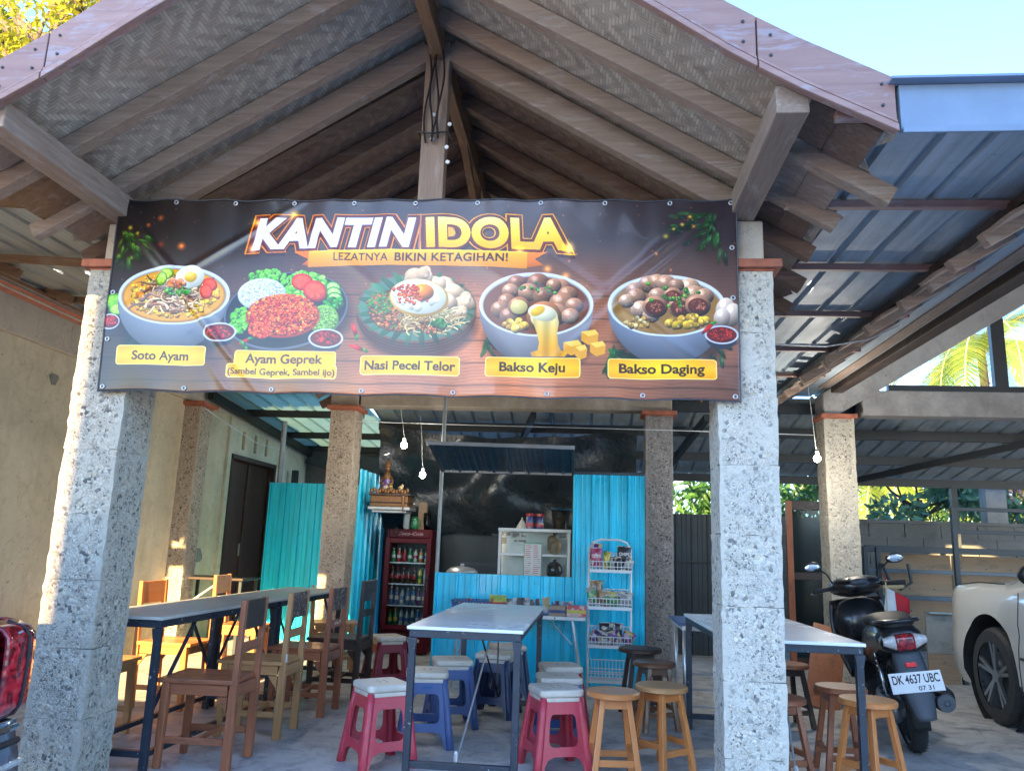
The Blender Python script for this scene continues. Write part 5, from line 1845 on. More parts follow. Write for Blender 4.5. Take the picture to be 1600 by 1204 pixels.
t = thing('food_bag', 'black sack inside the showcase, lower shelf right', 'bag', (-.30, 8.18, .93))
part('bag_body', MB().ell((0, 0, .09), (.085, .07, .09), 16, 10), 'd_brown', t, smooth=True)
part('knot', MB().lathe([(.01, .17), (.03, .20)], n=9), 'p_black', t)
for x, lab in ((-.555, 'red lidded snack jar on the showcase, the left of the pair'), (-.455, 'red lidded snack jar on the showcase, next to the bucket')):
    t = thing('snack_jar', lab, 'jar', (x, 8.15, 1.426), group='jars on the showcase')
    part('jar_body', MB().lathe([(.036, 0), (.042, .01), (.042, .115), (.036, .125)], n=16), 'p_blue', t, smooth=True)
    part('jar_band', MB().lathe([(.043, .02), (.043, .06)], n=16, cap=False), 'p_red', t)
    part('lid', MB().lathe([(.046, .125), (.046, .15), (.04, .155)], n=16), 'd_red', t)
t = thing('bucket', 'cloudy plastic bucket on the showcase by the turquoise wall', 'bucket', (-.245, 8.2, 1.426))
part('bucket_body', MB().lathe([(.075, 0), (.10, .205), (.105, .21), (.098, .21), (.07, .006)], n=24, cap=False).lathe([(.07, .002), (.0701, .004)], n=24), 'clear_plastic', t, smooth=True)
part('content', MB().lathe([(.066, .006), (.085, .12)], n=20), 'p_brown', t, smooth=True)
part('rim', MB().lathe([(.108, .195), (.112, .205), (.108, .215), (.10, .212)], n=24, cap=False), 'teal_dark', t)
t = thing('tray', 'dark tray under the bucket at the cabinet top', 'tray', (-.28, 8.2, 1.4255))
part('tray_plate', MB().box(-.16, .14, -.1, .12, 0, .008), 'dark_sheet', t)
t = thing('food_cover', 'small white cone shaped food cover behind the jars', 'food cover', (-.72, 9.2, 1.38))
part('cover', MB().lathe([(.11, 0), (.06, .09), (.02, .16), (.004, .18)], n=14), 'paper', t)
part('knob', MB().ell((0, 0, .185), (.012, .012, .012), 8, 5), 'paper', t)
t = thing('shelf', 'dark shelf behind the stall opening that carries the white cone', 'shelf', (-.7, 9.2, 1.3))
part('board', MB().box(-.35, .5, -.15, .15, .05, .078), 'dark_steel', t)
part('bracket', MB().box(-.3, -.27, -.1, .6, -.2, .049).box(.4, .43, -.1, .6, -.2, .049), 'dark_steel', t)
t = thing('rice_cooker', 'grey domed rice cooker lid showing over the counter panel', 'cooker', (-1.22, 8.05, .88))
part('pot', MB().lathe([(.13, 0), (.15, .02), (.155, .09)], n=24), 'alu_dull', t, smooth=True)
part('lid', MB().lathe([(.16, .091), (.155, .105), (.12, .135), (.05, .15), (.01, .153)], n=24), 'alu', t, smooth=True)
part('knob', MB().lathe([(.012, .15), (.022, .165), (.016, .178)], n=12), 'alu', t)

# ------------------------------------------------------------------ folding snack table + goods
TZ = .655
ft = thing('folding_table', 'white folding table with aluminium legs in front of the turquoise counter', 'table', (-.6, 7.38, 0))
part('table_top', MB().box(-.62, .62, -.18, .18, TZ-.03, TZ), 'white_paint', ft, bevel=.006)
for x, nm in ((-.50, 0), (.50, 1)):
    for s_ in (-1, 1):
        part('leg', MB().tube([(x, s_*.13, TZ-.03), (x+(.10 if nm else -.05), s_*.17, .02)], .012, 8), 'alu', ft)
        part('leg_sleeve', MB().lathe([(.015, 0), (.015, .035)], (x+(.08 if nm else -.04), s_*.16, .14), 8), 'matt_black', ft)
    part('brace', MB().tube([(x, .0, TZ-.25), (x-(.22 if nm else -.22), 0, TZ-.03)], .007, 6), 'alu', ft)
    part('crossbar', MB().tube([(x+(.06 if nm else -.03), -.14, TZ-.35), (x+(.06 if nm else -.03), .14, TZ-.35)], .008, 6), 'alu', ft)
for q in (-.3, .05, .35):
    part('rivet', MB().lathe([(.006, -.182), (.007, -.18)], (q, 0, TZ-.015), 8, axis='Y'), 'dark_steel', ft)
def carton(x, y, z, w_, d, h, mat, label, rz=0., name='snack_box', cat='box', extra=None, group='goods on the folding table'):
    t = thing(name, label, cat, (x, y, z), rz, group)
    part('carton', MB().box(-w_/2, w_/2, -d/2, d/2, 0, h), mat, t, bevel=.003)
    part('label_strip', MB().box(-w_/2-.001, w_/2+.001, -d/2-.0012, -d/2-.0002, h*.3, h*.6), extra or 'd_yellow', t)
    return t
carton(-.03-.03, 7.30, TZ, .17, .12, .095, 'p_red', 'red and yellow biscuit carton at the right end of the folding table', -.05, extra='d_yellow')
carton(-.235, 7.30, TZ, .15, .10, .085, 'cardboard', 'plain cardboard carton with a blue end beside the biscuit carton', .02, extra='p_blue')
carton(-.78, 7.42, TZ, .16, .12, .15, 'p_lime', 'lime and yellow printed box standing tall at the back of the folding table', .1, extra='d_red')
carton(-.80, 7.30, TZ, .15, .09, .05, 'paper', 'low white box in front of the lime box', 0, extra='d_brown')
carton(-.64, 7.29, TZ, .12, .09, .05, 'p_brown', 'flat brown carton left of the flat red carton', 0, extra='d_orange')
carton(-.50, 7.29, TZ, .13, .09, .048, 'p_red', 'flat red carton in the middle of the folding table', .05, extra='d_white')
carton(-.37, 7.28, TZ, .12, .08, .03, 'p_blue', 'thin blue packet lying before the straw cup', .2, extra='d_blue')
def sachets(x, y, z, n, w_, h, mats, label, name='sachet_row', cat='packets'):
    t = thing(name, label, cat, (x, y, z), 0, 'goods on the folding table')
    for q in range(n):
        part('sachet', MB().bar((w_*q/n-w_/2, rng.uniform(-.02, .02), 0), (w_*q/n-w_/2+rng.uniform(-.012, .012), rng.uniform(-.0, .03), h*rng.uniform(.85, 1.08)), w_/n*1.05, .012, up=(0, 1, 0)), mats[q % len(mats)], t, bevel=.002)
    return t
sachets(-.55, 7.42, TZ, 8, .34, .13, ['p_black', 'p_black', 'p_white'], 'row of black coffee sachets between lime box and straw cup')
sachets(-.17, 7.42, TZ, 5, .20, .12, ['p_blue', 'p_black', 'p_white'], 'row of dark blue sachets right of the straw cup')
t = thing('straw_cup', 'cup crammed with pale yellow drinking straws', 'straws', (-.335, 7.34, TZ), group='goods on the folding table')
part('cup', MB().lathe([(.035, 0), (.042, .07), (.039, .07), (.032, .004)], n=12, cap=False), 'paper', t)
for q in range(20):
    a, r_ = rng.uniform(0, 6.28), rng.uniform(0, .03)
    part('straw', MB().tube([(r_*math.cos(a)*.7, r_*math.sin(a)*.7, .004), (r_*1.3*math.cos(a), r_*1.3*math.sin(a), .145+rng.uniform(-.01, .02))], .0045, 5), 'straw', t)
t = thing('basket', 'blue plastic basket of sweets at the left end of the folding table', 'basket', (-1.03, 7.36, TZ), .05, 'goods on the folding table')
b_ = MB()
W_, D_, Hh = .32, .22, .10
for z in (.005, .035, .065, .098):
    g = .85+.15*z/Hh
    b_.tube([(-W_/2*g, -D_/2*g, z), (W_/2*g, -D_/2*g, z), (W_/2*g, D_/2*g, z), (-W_/2*g, D_/2*g, z)], .006, 5, closed=True)
for q in range(13):
    for s_ in (-1, 1):
        b_.bar((-W_/2*.85+W_*.85*q/12, s_*D_/2*.85, 0), (-W_/2+W_*q/12, s_*D_/2, Hh), .010, .004, up=(0, 1, 0))
for q in range(9):
    for s_ in (-1, 1):
        b_.bar((s_*W_/2*.85, -D_/2*.85+D_*.85*q/8, 0), (s_*W_/2, -D_/2+D_*q/8, Hh), .010, .004, up=(1, 0, 0))
part('basket_wall', b_, 'blue_plastic', t)
for q in range(26):
    part('sweet', MB().ell((rng.uniform(-.12, .12), rng.uniform(-.08, .08), .07+rng.uniform(-.015, .04)), (.022, .016, .010), 8, 5, rot=Matrix.Rotation(rng.uniform(0, 3), 3, 'Z')), ['p_red', 'p_blue', 'p_pink', 'p_green'][q % 4], t, smooth=True)

# ------------------------------------------------------------------ wire snack rack
rk = thing('wire_rack', 'white wire snack rack with four baskets leaning on the turquoise panel', 'rack', (.235, 7.38, 0))
RW, RD = .19, .13
for s_ in (-1, 1):
    part('upright', MB().tube([(s_*RW*1.02, -.10, 0), (s_*RW, .02, .35), (s_*RW, .06, 1.2)], .011, 8), 'white_wire', rk, smooth=True)
    part('upright', MB().tube([(s_*RW, .14, 0), (s_*RW, .09, .6)], .008, 8), 'white_wire', rk, smooth=True)
part('arch', MB().tube([(-RW, .06, 1.19), (-RW, .06, 1.25), (-RW*.8, .06, 1.31), (-RW*.45, .06, 1.335), (RW*.45, .06, 1.335), (RW*.8, .06, 1.31), (RW, .06, 1.25), (RW, .06, 1.19)], .010, 8), 'white_wire', rk, smooth=True)
tiers = [1.055, .735, .41, .12]
for ti, z in enumerate(tiers):
    b_ = MB()
    hb_, ht_ = 0, .085
    for zz in (z, z+.04, z+.085):
        b_.tube([(-RW, -RD, zz), (RW, -RD, zz), (RW, .06, zz), (-RW, .06, zz)], .0045, 5, closed=True)
    b_.tube([(-RW, .06, z+.16), (RW, .06, z+.16)], .0045, 5)
    for q in range(13):
        x = -RW+2*RW*q/12
        b_.tube([(x, -RD, z+.085), (x, -RD, z), (x, .06, z), (x, .06, z+.16)], .0028, 4)
    for q in range(4):
        y = -RD+.19*q/4
        b_.tube([(-RW, y, z+.085), (-RW, y, z), (RW, y, z), (RW, y, z+.085)], .0028, 4)
    part('wire_basket', b_, 'white_wire', rk)
    part('price_rail', MB().box(-RW, RW, -RD-.008, -RD-.004, z-.01, z+.016), 'white_paint', rk)
def snack(x, y, z, w_, h, d, mat, label, tilt=0, lean=0., rz=0, txt=None, txm='sign_white'):
    t = thing('snack_bag', label, 'snack bag', (.235+x, 7.38+y, z), rz, 'snack bags in the wire rack')
    def fn(sg):
        def f(u, v):
            a, b_ = 2*u-1, v
            puff = (1-a*a)**.5*math.sin(math.pi*min(1, max(0, b_)))**.6 if 0 < b_ < 1 and abs(a) < 1 else 0
            cr = 1+.12*mnoise.noise(Vector((a*4, b_*6, sg+x*9)))
            p = Vector((a*w_/2*(1-.07*math.sin(math.pi*b_)), sg*d/2*puff*cr, b_*h))
            p = Matrix.Rotation(tilt, 3, 'Y') @ Matrix.Rotation(lean, 3, 'X') @ p
            return p
        return f
    m = MB()
    m.grid(fn(-1), 12, 12)
    m.grid(fn(1), 12, 12)
    part('bag_front', m, mat, t, smooth=True)
    ed = MB()
    for b_ in (0.01, .99):
        for q in range(6):
            p = [Matrix.Rotation(tilt, 3, 'Y') @ Matrix.Rotation(lean, 3, 'X') @ Vector((w_*(c_/6-.5), 0, h*b_+sgn*.008)) for c_, sgn in ((q, 1), (q+1, 1), (q+1, -1), (q, -1))]
            ed.add(p, [(0, 1, 2, 3)])
    part('crimped_seal', ed, 'p_white', t, solid=.001)
    if txt:
        V, T = text_tris(txt, 1., .03)
        rot = Matrix.Rotation(tilt, 3, 'Y') @ Matrix.Rotation(lean, 3, 'X')
        m = MB()
        ww = V[:, 0].max()-V[:, 0].min()
        m.add([rot @ Vector(((a-ww/2)/ww*w_*.75, -d/2-.004, h*.52+b_*h*.22)) for a, b_ in V], [tuple(q) for q in T])
        part('lettering', m, txm, t, norm=False)
    return t
z = tiers[0]
snack(-.125, -.02, z+.03, .105, .17, .05, 'p_pink', 'pink lettered chip bag in the top basket, front left', txt='CHIPS')
snack(-.13, .03, z+.10, .11, .14, .04, 'p_purple', 'maroon bag standing behind the pink chip bag', .03)
snack(-.035, -.01, z+.02, .07, .15, .04, 'p_yellow', 'yellow slim snack bag in the top basket', .08)
snack(.035, .0, z+.01, .09, .12, .05, 'p_white', 'silver printed bag in the middle of the top basket', -.1)
snack(.12, .01, z+.06, .13, .16, .05, 'p_black', 'black chip bag on the right of the top basket', .06, txt='CHIPS')
snack(.085, -.04, z+.015, .08, .11, .05, 'p_black', 'dark small bag at the front of the top basket', -.25)
snack(.15, -.05, z+.012, .08, .10, .05, 'p_white', 'grey and black bag in the right front of the top basket', .3)
z = tiers[1]
snack(-.12, .03, z+.06, .12, .17, .04, 'p_brown', 'tan paper snack bag at the back left of the second basket')
snack(-.15, -.02, z+.02, .09, .15, .05, 'p_green', 'green and yellow bag in the left of the second basket', -.15)
snack(-.07, -.03, z+.015, .10, .13, .05, 'p_brown', 'brown printed bag beside the green one in the second basket', .2)
snack(.03, .02, z+.04, .15, .10, .05, 'p_green', 'lime green bag lying across the middle of the second basket', .12)
snack(.02, -.05, z+.02, .12, .09, .05, 'p_green', 'green bag at the front of the second basket', -.1)
snack(.13, .02, z+.05, .13, .09, .04, 'p_white', 'grey foil bag at the back right of the second basket', .2)
snack(.13, -.04, z+.02, .13, .10, .06, 'p_white', 'silver white bag in the front right of the second basket', .03)
z = tiers[2]
snack(-.12, -.03, z+.02, .14, .11, .06, 'p_purple', 'purple bag with a yellow patch, left of the third basket', .3)
snack(-.02, .02, z+.07, .14, .12, .06, 'p_black', 'black bag on top of the heap in the third basket', -.05)
snack(.06, .03, z+.08, .10, .11, .05, 'p_black', 'second black bag to the right on the third basket heap', .1)
snack(.05, -.04, z+.02, .14, .11, .06, 'p_purple', 'purple wrapped bag in the middle of the third basket', -.35)
snack(.14, -.02, z+.02, .12, .11, .06, 'p_purple', 'purple bag on the right of the third basket', .4)
snack(-.04, -.05, z+.015, .12, .09, .05, 'p_white', 'silver and purple bag at the front of the third basket', .15)

# ------------------------------------------------------------------ steel tables
def steel_table(loc, rz, L_, W_, H_, topmat, label, brace='rod', over=.012):
    """L along local y (front end at 0), W along x (0..W)"""
    t = thing('steel_table', label, 'table', loc, rz)
    part('table_top', MB().box(-over, W_+over, -over, L_+over, H_-.018, H_), topmat, t, bevel=.003)
    s_ = .038
    a = MB()
    a.box(0, W_, 0, s_, H_-.018-.042, H_-.0185).box(0, W_, L_-s_, L_, H_-.06, H_-.0185)
    a.box(0, s_, s_+.001, L_-s_-.001, H_-.06, H_-.0185).box(W_-s_, W_, s_+.001, L_-s_-.001, H_-.06, H_-.0185)
    part('apron', a, 'black_steel', t, bevel=.003)
    for x in (0, W_-s_):
        for y in (0, L_-s_):
            part('leg', MB().box(x, x+s_, y, y+s_, 0, H_-.061), 'black_steel', t, bevel=.003)
            part('gusset', MB().prism([(x+s_/2-.03, H_-.13), (x+s_/2+.03, H_-.13), (x+s_/2+.03, H_-.062), (x+s_/2-.03, H_-.062)] if False else [(x+s_/2-.028, H_-.061), (x+s_/2+.028, H_-.061), (x+s_/2+.018, H_-.12), (x+s_/2-.018, H_-.12)], y-.004, y-.001, 'XZ'), 'black_steel', t)
    for y in (0.002, L_-s_-.002):
        part('stretcher', MB().box(s_+.001, W_-s_-.001, y, y+s_*.9, .07, .105), 'black_steel', t, bevel=.003)
    if brace == 'rod':
        for yy_, y2 in ((.02, L_*.42), (L_-.02, L_*.58)):
            part('tension_rod', MB().tube([(W_/2-.02, yy_, .10), (W_*.60, y2, H_-.06)], .006, 6), 'alu_dull', t)
            part('turnbuckle', MB().lathe([(.008, 0), (.014, .01), (.014, .05), (.008, .06)], (W_/2-.022, yy_, .105), 8), 'alu', t)
        part('tension_rod', MB().tube([(W_*.40, L_*.5, H_-.06), (W_/2, L_-.03, .10)], .006, 6), 'matt_black', t)
    else:
        for x in (s_/2, W_-s_/2):
            part('brace', MB().bar((x, s_, .30), (x, .42, H_-.06), .012, .024), 'black_steel', t)
            part('brace', MB().bar((x, L_-s_, .30), (x, L_-.42, H_-.06), .012, .024), 'black_steel', t)
            part('stretcher', MB().box(x-.012, x+.012, s_+.001, L_-s_-.001, .07, .10), 'black_steel', t)
    return t
steel_table((-.955, 4.46, 0), R(-.6), 1.88, .62, .80, 'laminate', 'white topped table with chipped black steel frame among plastic stools')
steel_table((.80, 4.56, 0), R(1.5), 1.62, .70, .80, 'laminate', 'white topped black steel table right of the whitish pillar, near the scooter')
steel_table((-2.82, 4.34, 0), R(-1.2), 1.62, .50, .80, 'grey_laminate', 'long grey topped steel table between two rows of wooden chairs, nearer half', 'bar')
steel_table((-2.78, 6.00, 0), R(-1.2), 1.45, .50, .80, 'grey_laminate', 'grey topped steel table in front of the tan pillar, farther half of the row', 'bar')
# small wall table
t = thing('wall_table', 'small dark topped table against the cream wall by the door', 'table', (-4.05, 8.75, 0))
part('table_top', MB().box(-.42, .36, -.25, .25, .775, .80), 'darkwoodX', t, bevel=.004)
for x in (-.38, .31):
    for y in (-.22, .19):
        part('leg', MB().box(x, x+.03, y, y+.03, 0, .774), 'dark_steel', t)
part('brace', MB().bar((-.35, -.2, .45), (.1, -.2, .77), .012, .02), 'alu_dull', t)
# blue-topped folding table at the far right
t = thing('folding_table', 'blue topped folding table with white tube legs behind the whitish pillar', 'table', (1.05, 6.55, 0))
part('table_top', MB().box(-.33, .40, -.25, .45, .70, .72), 'blue_plastic', t, bevel=.005)
part('apron', MB().box(-.30, .37, -.23, .42, .665, .699), 'white_paint', t)
for x in (-.28, .34):
    for y in (-.2, .38):
        part('leg', MB().tube([(x, y, .665), (x, y, .02)], .016, 10), 'alu', t, smooth=True)
        part('foot', MB().lathe([(.02, 0), (.018, .03)], (x, y, 0), 10), 'matt_black', t)
for z in (.12, .24, .35):
    part('crossbar', MB().tube([(-.28, -.2, z), (.34, -.2, z)], .007, 6), 'alu', t)

# ------------------------------------------------------------------ plastic stools
def stool_meshes(mat):
    zt, zb = .405, 0
    wt, wb = .118, .168          # half widths
    def hw_(z):
        return wb+(wt-wb)*(z/zt)
    o_ = [(-1, zt), (-1, 0), (-.76, 0), (-.70, .055), (-.60, .085), (-.4, .10), (.4, .10), (.60, .085), (.70, .055), (.76, 0), (1, 0), (1, zt)]
    hole = [(a*.56, z) for a, z in rrect(-1, 1, .145, .325, .05, 5)]
    hole = []
    for (a, z) in rrect(-.145, .145, .150, .320, .045, 5):
        t_ = (z-.15)/.17
        hole.append((a/.16*(.66-.0*t_), z))
    sh_ = sheet2d(o_, [hole])
    m = MB()
    for q in range(4):
        rot = Matrix.Rotation(q*math.pi/2, 3, 'Z')
        m.tri(sh_, lambda a, z, rot=rot: rot @ Vector((a*hw_(z), -hw_(z)-.006*(1-abs(a))*0, z)))
    bm = bmesh.new()
    me = m.mesh('stool_body')
    bm.from_mesh(me)
    bmesh.ops.remove_doubles(bm, verts=bm.verts, dist=.0005)
    bmesh.ops.recalc_face_normals(bm, faces=bm.faces)
    bm.to_mesh(me)
    bm.free()
    me.materials.append(M[mat])
    # corner ribs
    c = MB()
    for sx in (-1, 1):
        for sy in (-1, 1):
            c.tube([(sx*(hw_(z)-.010), sy*(hw_(z)-.010), z) for z in (0, .1, .2, .3, .405)], .0265, 10, r1=.022)
    ce = c.mesh('corner_leg')
    fixnormals(ce)
    ce.materials.append(M[mat])
    ce.shade_smooth()
    s_ = MB()
    s_.prism(rrect(-.135, .135, -.135, .135, .035, 5), .408, .45, 'XY')
    se = s_.mesh('seat')
    fixnormals(se)
    se.materials.append(M['cream_plastic'])
    k_ = MB()
    k_.prism(rrect(-.128, .128, -.128, .128, .03, 4), .385, .4075, 'XY')
    sk = k_.mesh('seat_skirt')
    fixnormals(sk)
    sk.materials.append(M['cream_plastic'])
    h_ = MB()
    for a in range(4):
        h_.lathe([(.007, .4496), (.007, .4504)], (.03*math.cos(a*1.57+.78), .03*math.sin(a*1.57+.78), 0), 8)
    hh_ = h_.mesh('drain_hole')
    hh_.materials.append(M['matt_black'])
    return me, ce, se, sk, hh_
_st = {}
def stool(x, y, rz, mat, label):
    if mat not in _st:
        _st[mat] = stool_meshes(mat)
    me, ce, se, sk, hh_ = _st[mat]
    t = thing('plastic_stool', label, 'stool', (x, y, 0), R(rz), 'plastic stools with cream seats')
    part('stool_body', None, None, t, data=me, solid=.006)
    part('corner_leg', None, None, t, data=ce)
    part('seat', None, None, t, data=se, bevel=.014, seg=3)
    part('seat_skirt', None, None, t, data=sk, bevel=.004)
    part('drain_hole', None, None, t, data=hh_)
    return t
stool(-1.165, 4.77, 38, 'red_plastic', 'red stool with cream seat left of the white table, nearest')
s1 = stool(-1.00, 5.30, 12, 'blue_plastic', 'blue stool with cream seat and a printed tag, behind the nearest red stool')
m = MB().box(-.035, .035, -.1275, -.1268, .352, .364)
part('printed_tag', m, 'd_blue', s1)
stool(-.93, 5.86, 18, 'blue_plastic', 'blue stool partly hidden behind the tagged blue stool')
stool(-.66, 6.28, -8, 'navy_plastic', 'dark blue stool at the far end of the white table')
stool(-.155, 4.90, 22, 'red_plastic', 'red stool right of the white table, front of its queue')
stool(-.15, 5.32, 12, 'blue_plastic', 'blue stool directly behind the front red stool of the right queue')
stool(-.155, 5.80, 16, 'maroon_plastic', 'dark red stool last in the queue on the right side of the white table')
stool(-1.70, 7.05, 35, 'maroon_plastic', 'dark red stool in front of the drinks fridge beside the chairs')
stool(-.62, 6.80, 20, 'navy_plastic', 'dark blue stool tucked before the turquoise counter')

# ------------------------------------------------------------------ round wooden stools
def wstool(x, y, rz, key, seatmat, label, h=.50, r=.155):
    t = thing('wooden_stool', label, 'stool', (x, y, 0), R(rz), 'round wooden stools')
    part('seat', MB().lathe([(r-.012, h-.034), (r, h-.028), (r, h-.008), (r-.008, h), (.001, h)], n=36), seatmat+'X', t, smooth=False)
    tp, bt = .072, .128
    for sx in (-1, 1):
        for sy in (-1, 1):
            part('leg', MB().bar((sx*tp, sy*tp, h-.035), (sx*bt, sy*bt, 0), .030, .030, up=(0, 1, 0), w1=.034, h1=.034), key+'Z', t, bevel=.003)
    for sy in (-1, 1):
        part('apron', MB().box(-tp, tp, sy*tp*1.05-.009, sy*tp*1.05+.009, h-.085, h-.036), key+'X', t, bevel=.002)
        part('apron', MB().box(sy*tp*1.05-.009, sy*tp*1.05+.009, -tp, tp, h-.085, h-.036), key+'Y', t, bevel=.002)
    q = bt*.86
    for sg in (-1, 1):
        part('stretcher', MB().box(-q, q, sg*q-.010, sg*q+.010, .095, .13), key+'X', t, bevel=.002)
        part('stretcher', MB().box(sg*q-.010, sg*q+.010, -q, q, .135, .168), key+'Y', t, bevel=.002)
    return t
wstool(.175, 4.74, 8, 'honey', 'honey', 'light honey wooden stool nearest the white table', h=.47, r=.15)
wstool(.47, 5.02, 42, 'honey', 'oak', 'honey wooden stool with a darker round seat, touching the lightest stool', h=.47)
wstool(.52, 6.1, 20, 'brownseat', 'brownseat', 'brown wooden stool behind the two honey stools, by the dark pillar', h=.46)
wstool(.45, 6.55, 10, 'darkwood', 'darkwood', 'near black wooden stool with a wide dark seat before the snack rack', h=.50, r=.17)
wstool(1.58, 4.80, 35, 'honey', 'honey', 'honey wooden stool under the front corner of the right table', h=.485, r=.155)
wstool(1.54, 5.14, 0, 'redwood', 'redwood', 'reddish wooden stool behind the honey stool at the right table', h=.495, r=.15)
wstool(1.13, 4.95, 20, 'redwood', 'redwood', 'reddish brown stool showing just right of the whitish pillar', h=.45)
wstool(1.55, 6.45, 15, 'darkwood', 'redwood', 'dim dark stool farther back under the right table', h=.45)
t = thing('plank', 'brown board leaning on the pillar beyond the right table', 'board', (2.15, 7.2, 0))
part('board', MB().bar((-.15, 0, 0), (.10, .55, .62), .28, .02, up=(0, -1, .8)), 'redwoodY', t, bevel=.003)
part('board_cleat', MB().bar((-.18, .1, .15), (.1, .12, .2), .03, .02), 'redwoodX', t)

# ------------------------------------------------------------------ wooden school chairs
def chair(x, y, rz, key, topmat, label, h=.90, scr=False, white=None):
    """local: faces -x, back posts at x=0"""
    t = thing('wooden_chair', label, 'chair', (x, y, 0), R(rz), 'wooden chairs along the grey tables')
    w_, sh_, dp = .36, .47, .40
    for sy in (-1, 1):
        yy_ = sy*(w_/2-.02)
        m = MB()
        prof = [(-.030, 0), (.020, 0), (.024, sh_-.05), (.022, sh_), (.030, h), (.002, h), (-.014, sh_), (-.022, sh_-.05)]
        m.prism(prof, yy_-.019, yy_+.019, 'XZ')
        part('back_post', m, key+'Z', t, bevel=.004)
        part('front_leg', MB().bar((-dp+.02, yy_, sh_-.025), (-dp+.01, yy_, 0), .044, .044, up=(0, 1, 0), w1=.036, h1=.036), key+'Z', t, bevel=.004)
        part('side_rail', MB().box(-dp+.043, -.032, yy_-.012, yy_+.012, sh_-.085, sh_-.026), key+'X', t, bevel=.003)
        part('stretcher', MB().box(-dp+.03, -.03, yy_-.010, yy_+.010, .13, .165), key+'X', t, bevel=.003)
        part('corner_block', MB().prism([(-.03, sh_-.09), (-.09, sh_-.09), (-.03, sh_-.17)], yy_-.008, yy_+.008, 'XZ'), key+'X', t)
    part('seat', MB().box(-dp-.03, -.0, -w_/2-.005, -.0615, sh_-.025, sh_).box(-dp-.03, 0, -.06, .06, sh_-.025, sh_-.001).box(-dp-.03, -.0, .0615, w_/2+.005, sh_-.025, sh_), key+'X', t, bevel=.004)
    part('front_rail', MB().box(-dp+.005, -dp+.025, -w_/2+.045, w_/2-.045, sh_-.085, sh_-.027), key+'Y', t, bevel=.003)
    part('back_rail', MB().box(-.008, .014, -w_/2+.04, w_/2-.04, sh_-.095, sh_-.027), key+'Y', t, bevel=.003)
    part('stretcher', MB().box(-.2, -.18, -w_/2+.03, w_/2-.03, .135, .160), key+'Y', t, bevel=.003)
    def slat(z0, z1, th, mat, nm):
        fx = lambda z: .004+(z-sh_)/(h-sh_)*.012
        m = MB()
        m.prism([(fx(z0)-th/2, z0), (fx(z0)+th/2, z0), (fx(z1)+th/2, z1), (fx(z1)-th/2, z1)], -w_/2+.035, w_/2-.035, 'XZ')
        return part(nm, m, mat, t, bevel=.004)
    slat(h-.165, h-.004, .024, topmat, 'backrest')
    slat(h-.29, h-.235, .020, key+'Y', 'back_slat')
    if scr:
        rr_ = random.Random(3)
        m = MB()
        for q in range(5):
            z0 = .635+rr_.uniform(-.005, .012)
            y0 = -.06+.026*q
            fx = .004+(z0-sh_)/(h-sh_)*.012+.0115
            m.bar((fx, y0, z0), (fx+.002, y0+rr_.uniform(.005, .02), z0+rr_.uniform(.004, .02)), .004, .002)
            m.bar((fx, y0+.008, z0+.012), (fx, y0+.022, z0+.004), .004, .002)
        part('paint_scrawl', m, 'white_paint', t)
    if white:
        part('paint_spot', MB().box(.020, .0245, -w_/2-.0015+.00, -w_/2+.024, sh_+.0, sh_+.05), 'white_paint', t)
    return t
chair(-1.92, 4.60, 2, 'redwood', 'darkwoodY', 'reddish wooden chair nearest the camera with a dark board back', .90)
chair(-1.92, 5.33, 1, 'oak', 'scratched', 'pale oak chair second in the row with a scuffed backrest', .90, white=True)
chair(-1.86, 6.02, -2, 'redwood', 'scratched', 'reddish brown chair third in the row, backrest heavily scratched with white scrawl', .90, scr=True)
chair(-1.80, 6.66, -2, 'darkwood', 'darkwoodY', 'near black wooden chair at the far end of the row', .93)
chair(-3.28, 4.95, 180, 'oak', 'oakY', 'sunlit orange chair against the wall side, nearest, half behind the pillar', .88)
chair(-3.28, 5.98, 178, 'honey', 'honeyY', 'sunlit golden chair on the wall side with its back above the table edge', .90)
chair(-3.32, 7.25, 183, 'honey', 'oakY', 'sunlit orange chair farther along the wall side below the small wall table', .90)
chair(-2.62, 7.75, 200, 'oak', 'oakY', 'brown chair standing beyond the farther grey table by the tan pillar', .80)
# ================================================================== scooter
sc_ = thing('scooter', 'black scooter parked leaning left with a white number plate', 'scooter', (2.19, 5.57, 0), R(2))
sc_.rotation_euler = (0, R(-9), R(-8))
sc_.scale = (1.06, 1.06, 1.06)
# local: +y forward, wheel contacts at y=0.27 (rear, r .27) ...
def wheel(y, r, wd, root=sc_):
    tr = MB()
    prof = []
    n = 14
    for i in range(n+1):
        a = math.pi*i/n
        prof.append((r-.05+.05*math.sin(a)**.8 if 0 < i < n else r-.05, -wd/2*math.cos(a)))
    tr.lathe(prof, (0, y, r), 40, axis='X', cap=False)
    for i in range(40):
        a = 2*math.pi*i/40
        for s_ in (-1, 1):
            p = lambda rr, aa, x: (x, y+rr*math.cos(aa), r+rr*math.sin(aa))
            tr.bar(p(r+.0012, a, s_*.004), p(r-.006, a+.09, s_*wd*.40), .006, .004)
    part('tyre', tr, 'rubber', root, smooth=False)
    rm = MB()
    rm.lathe([(r-.052, -wd*.42), (r-.062, -wd*.30), (r-.062, wd*.30), (r-.052, wd*.42)], (0, y, r), 32, axis='X', cap=False)
    for q in range(5):
        a = q*2*math.pi/5
        rm.bar((0, y+.03*math.cos(a), r+.03*math.sin(a)), (0, y+(r-.06)*math.cos(a), r+(r-.06)*math.sin(a)), .02, .03)
    rm.lathe([(.04, -.05), (.045, -.03), (.045, .03), (.04, .05)], (0, y, r), 16, axis='X')
    part('rim', rm, 'dark_steel', root)
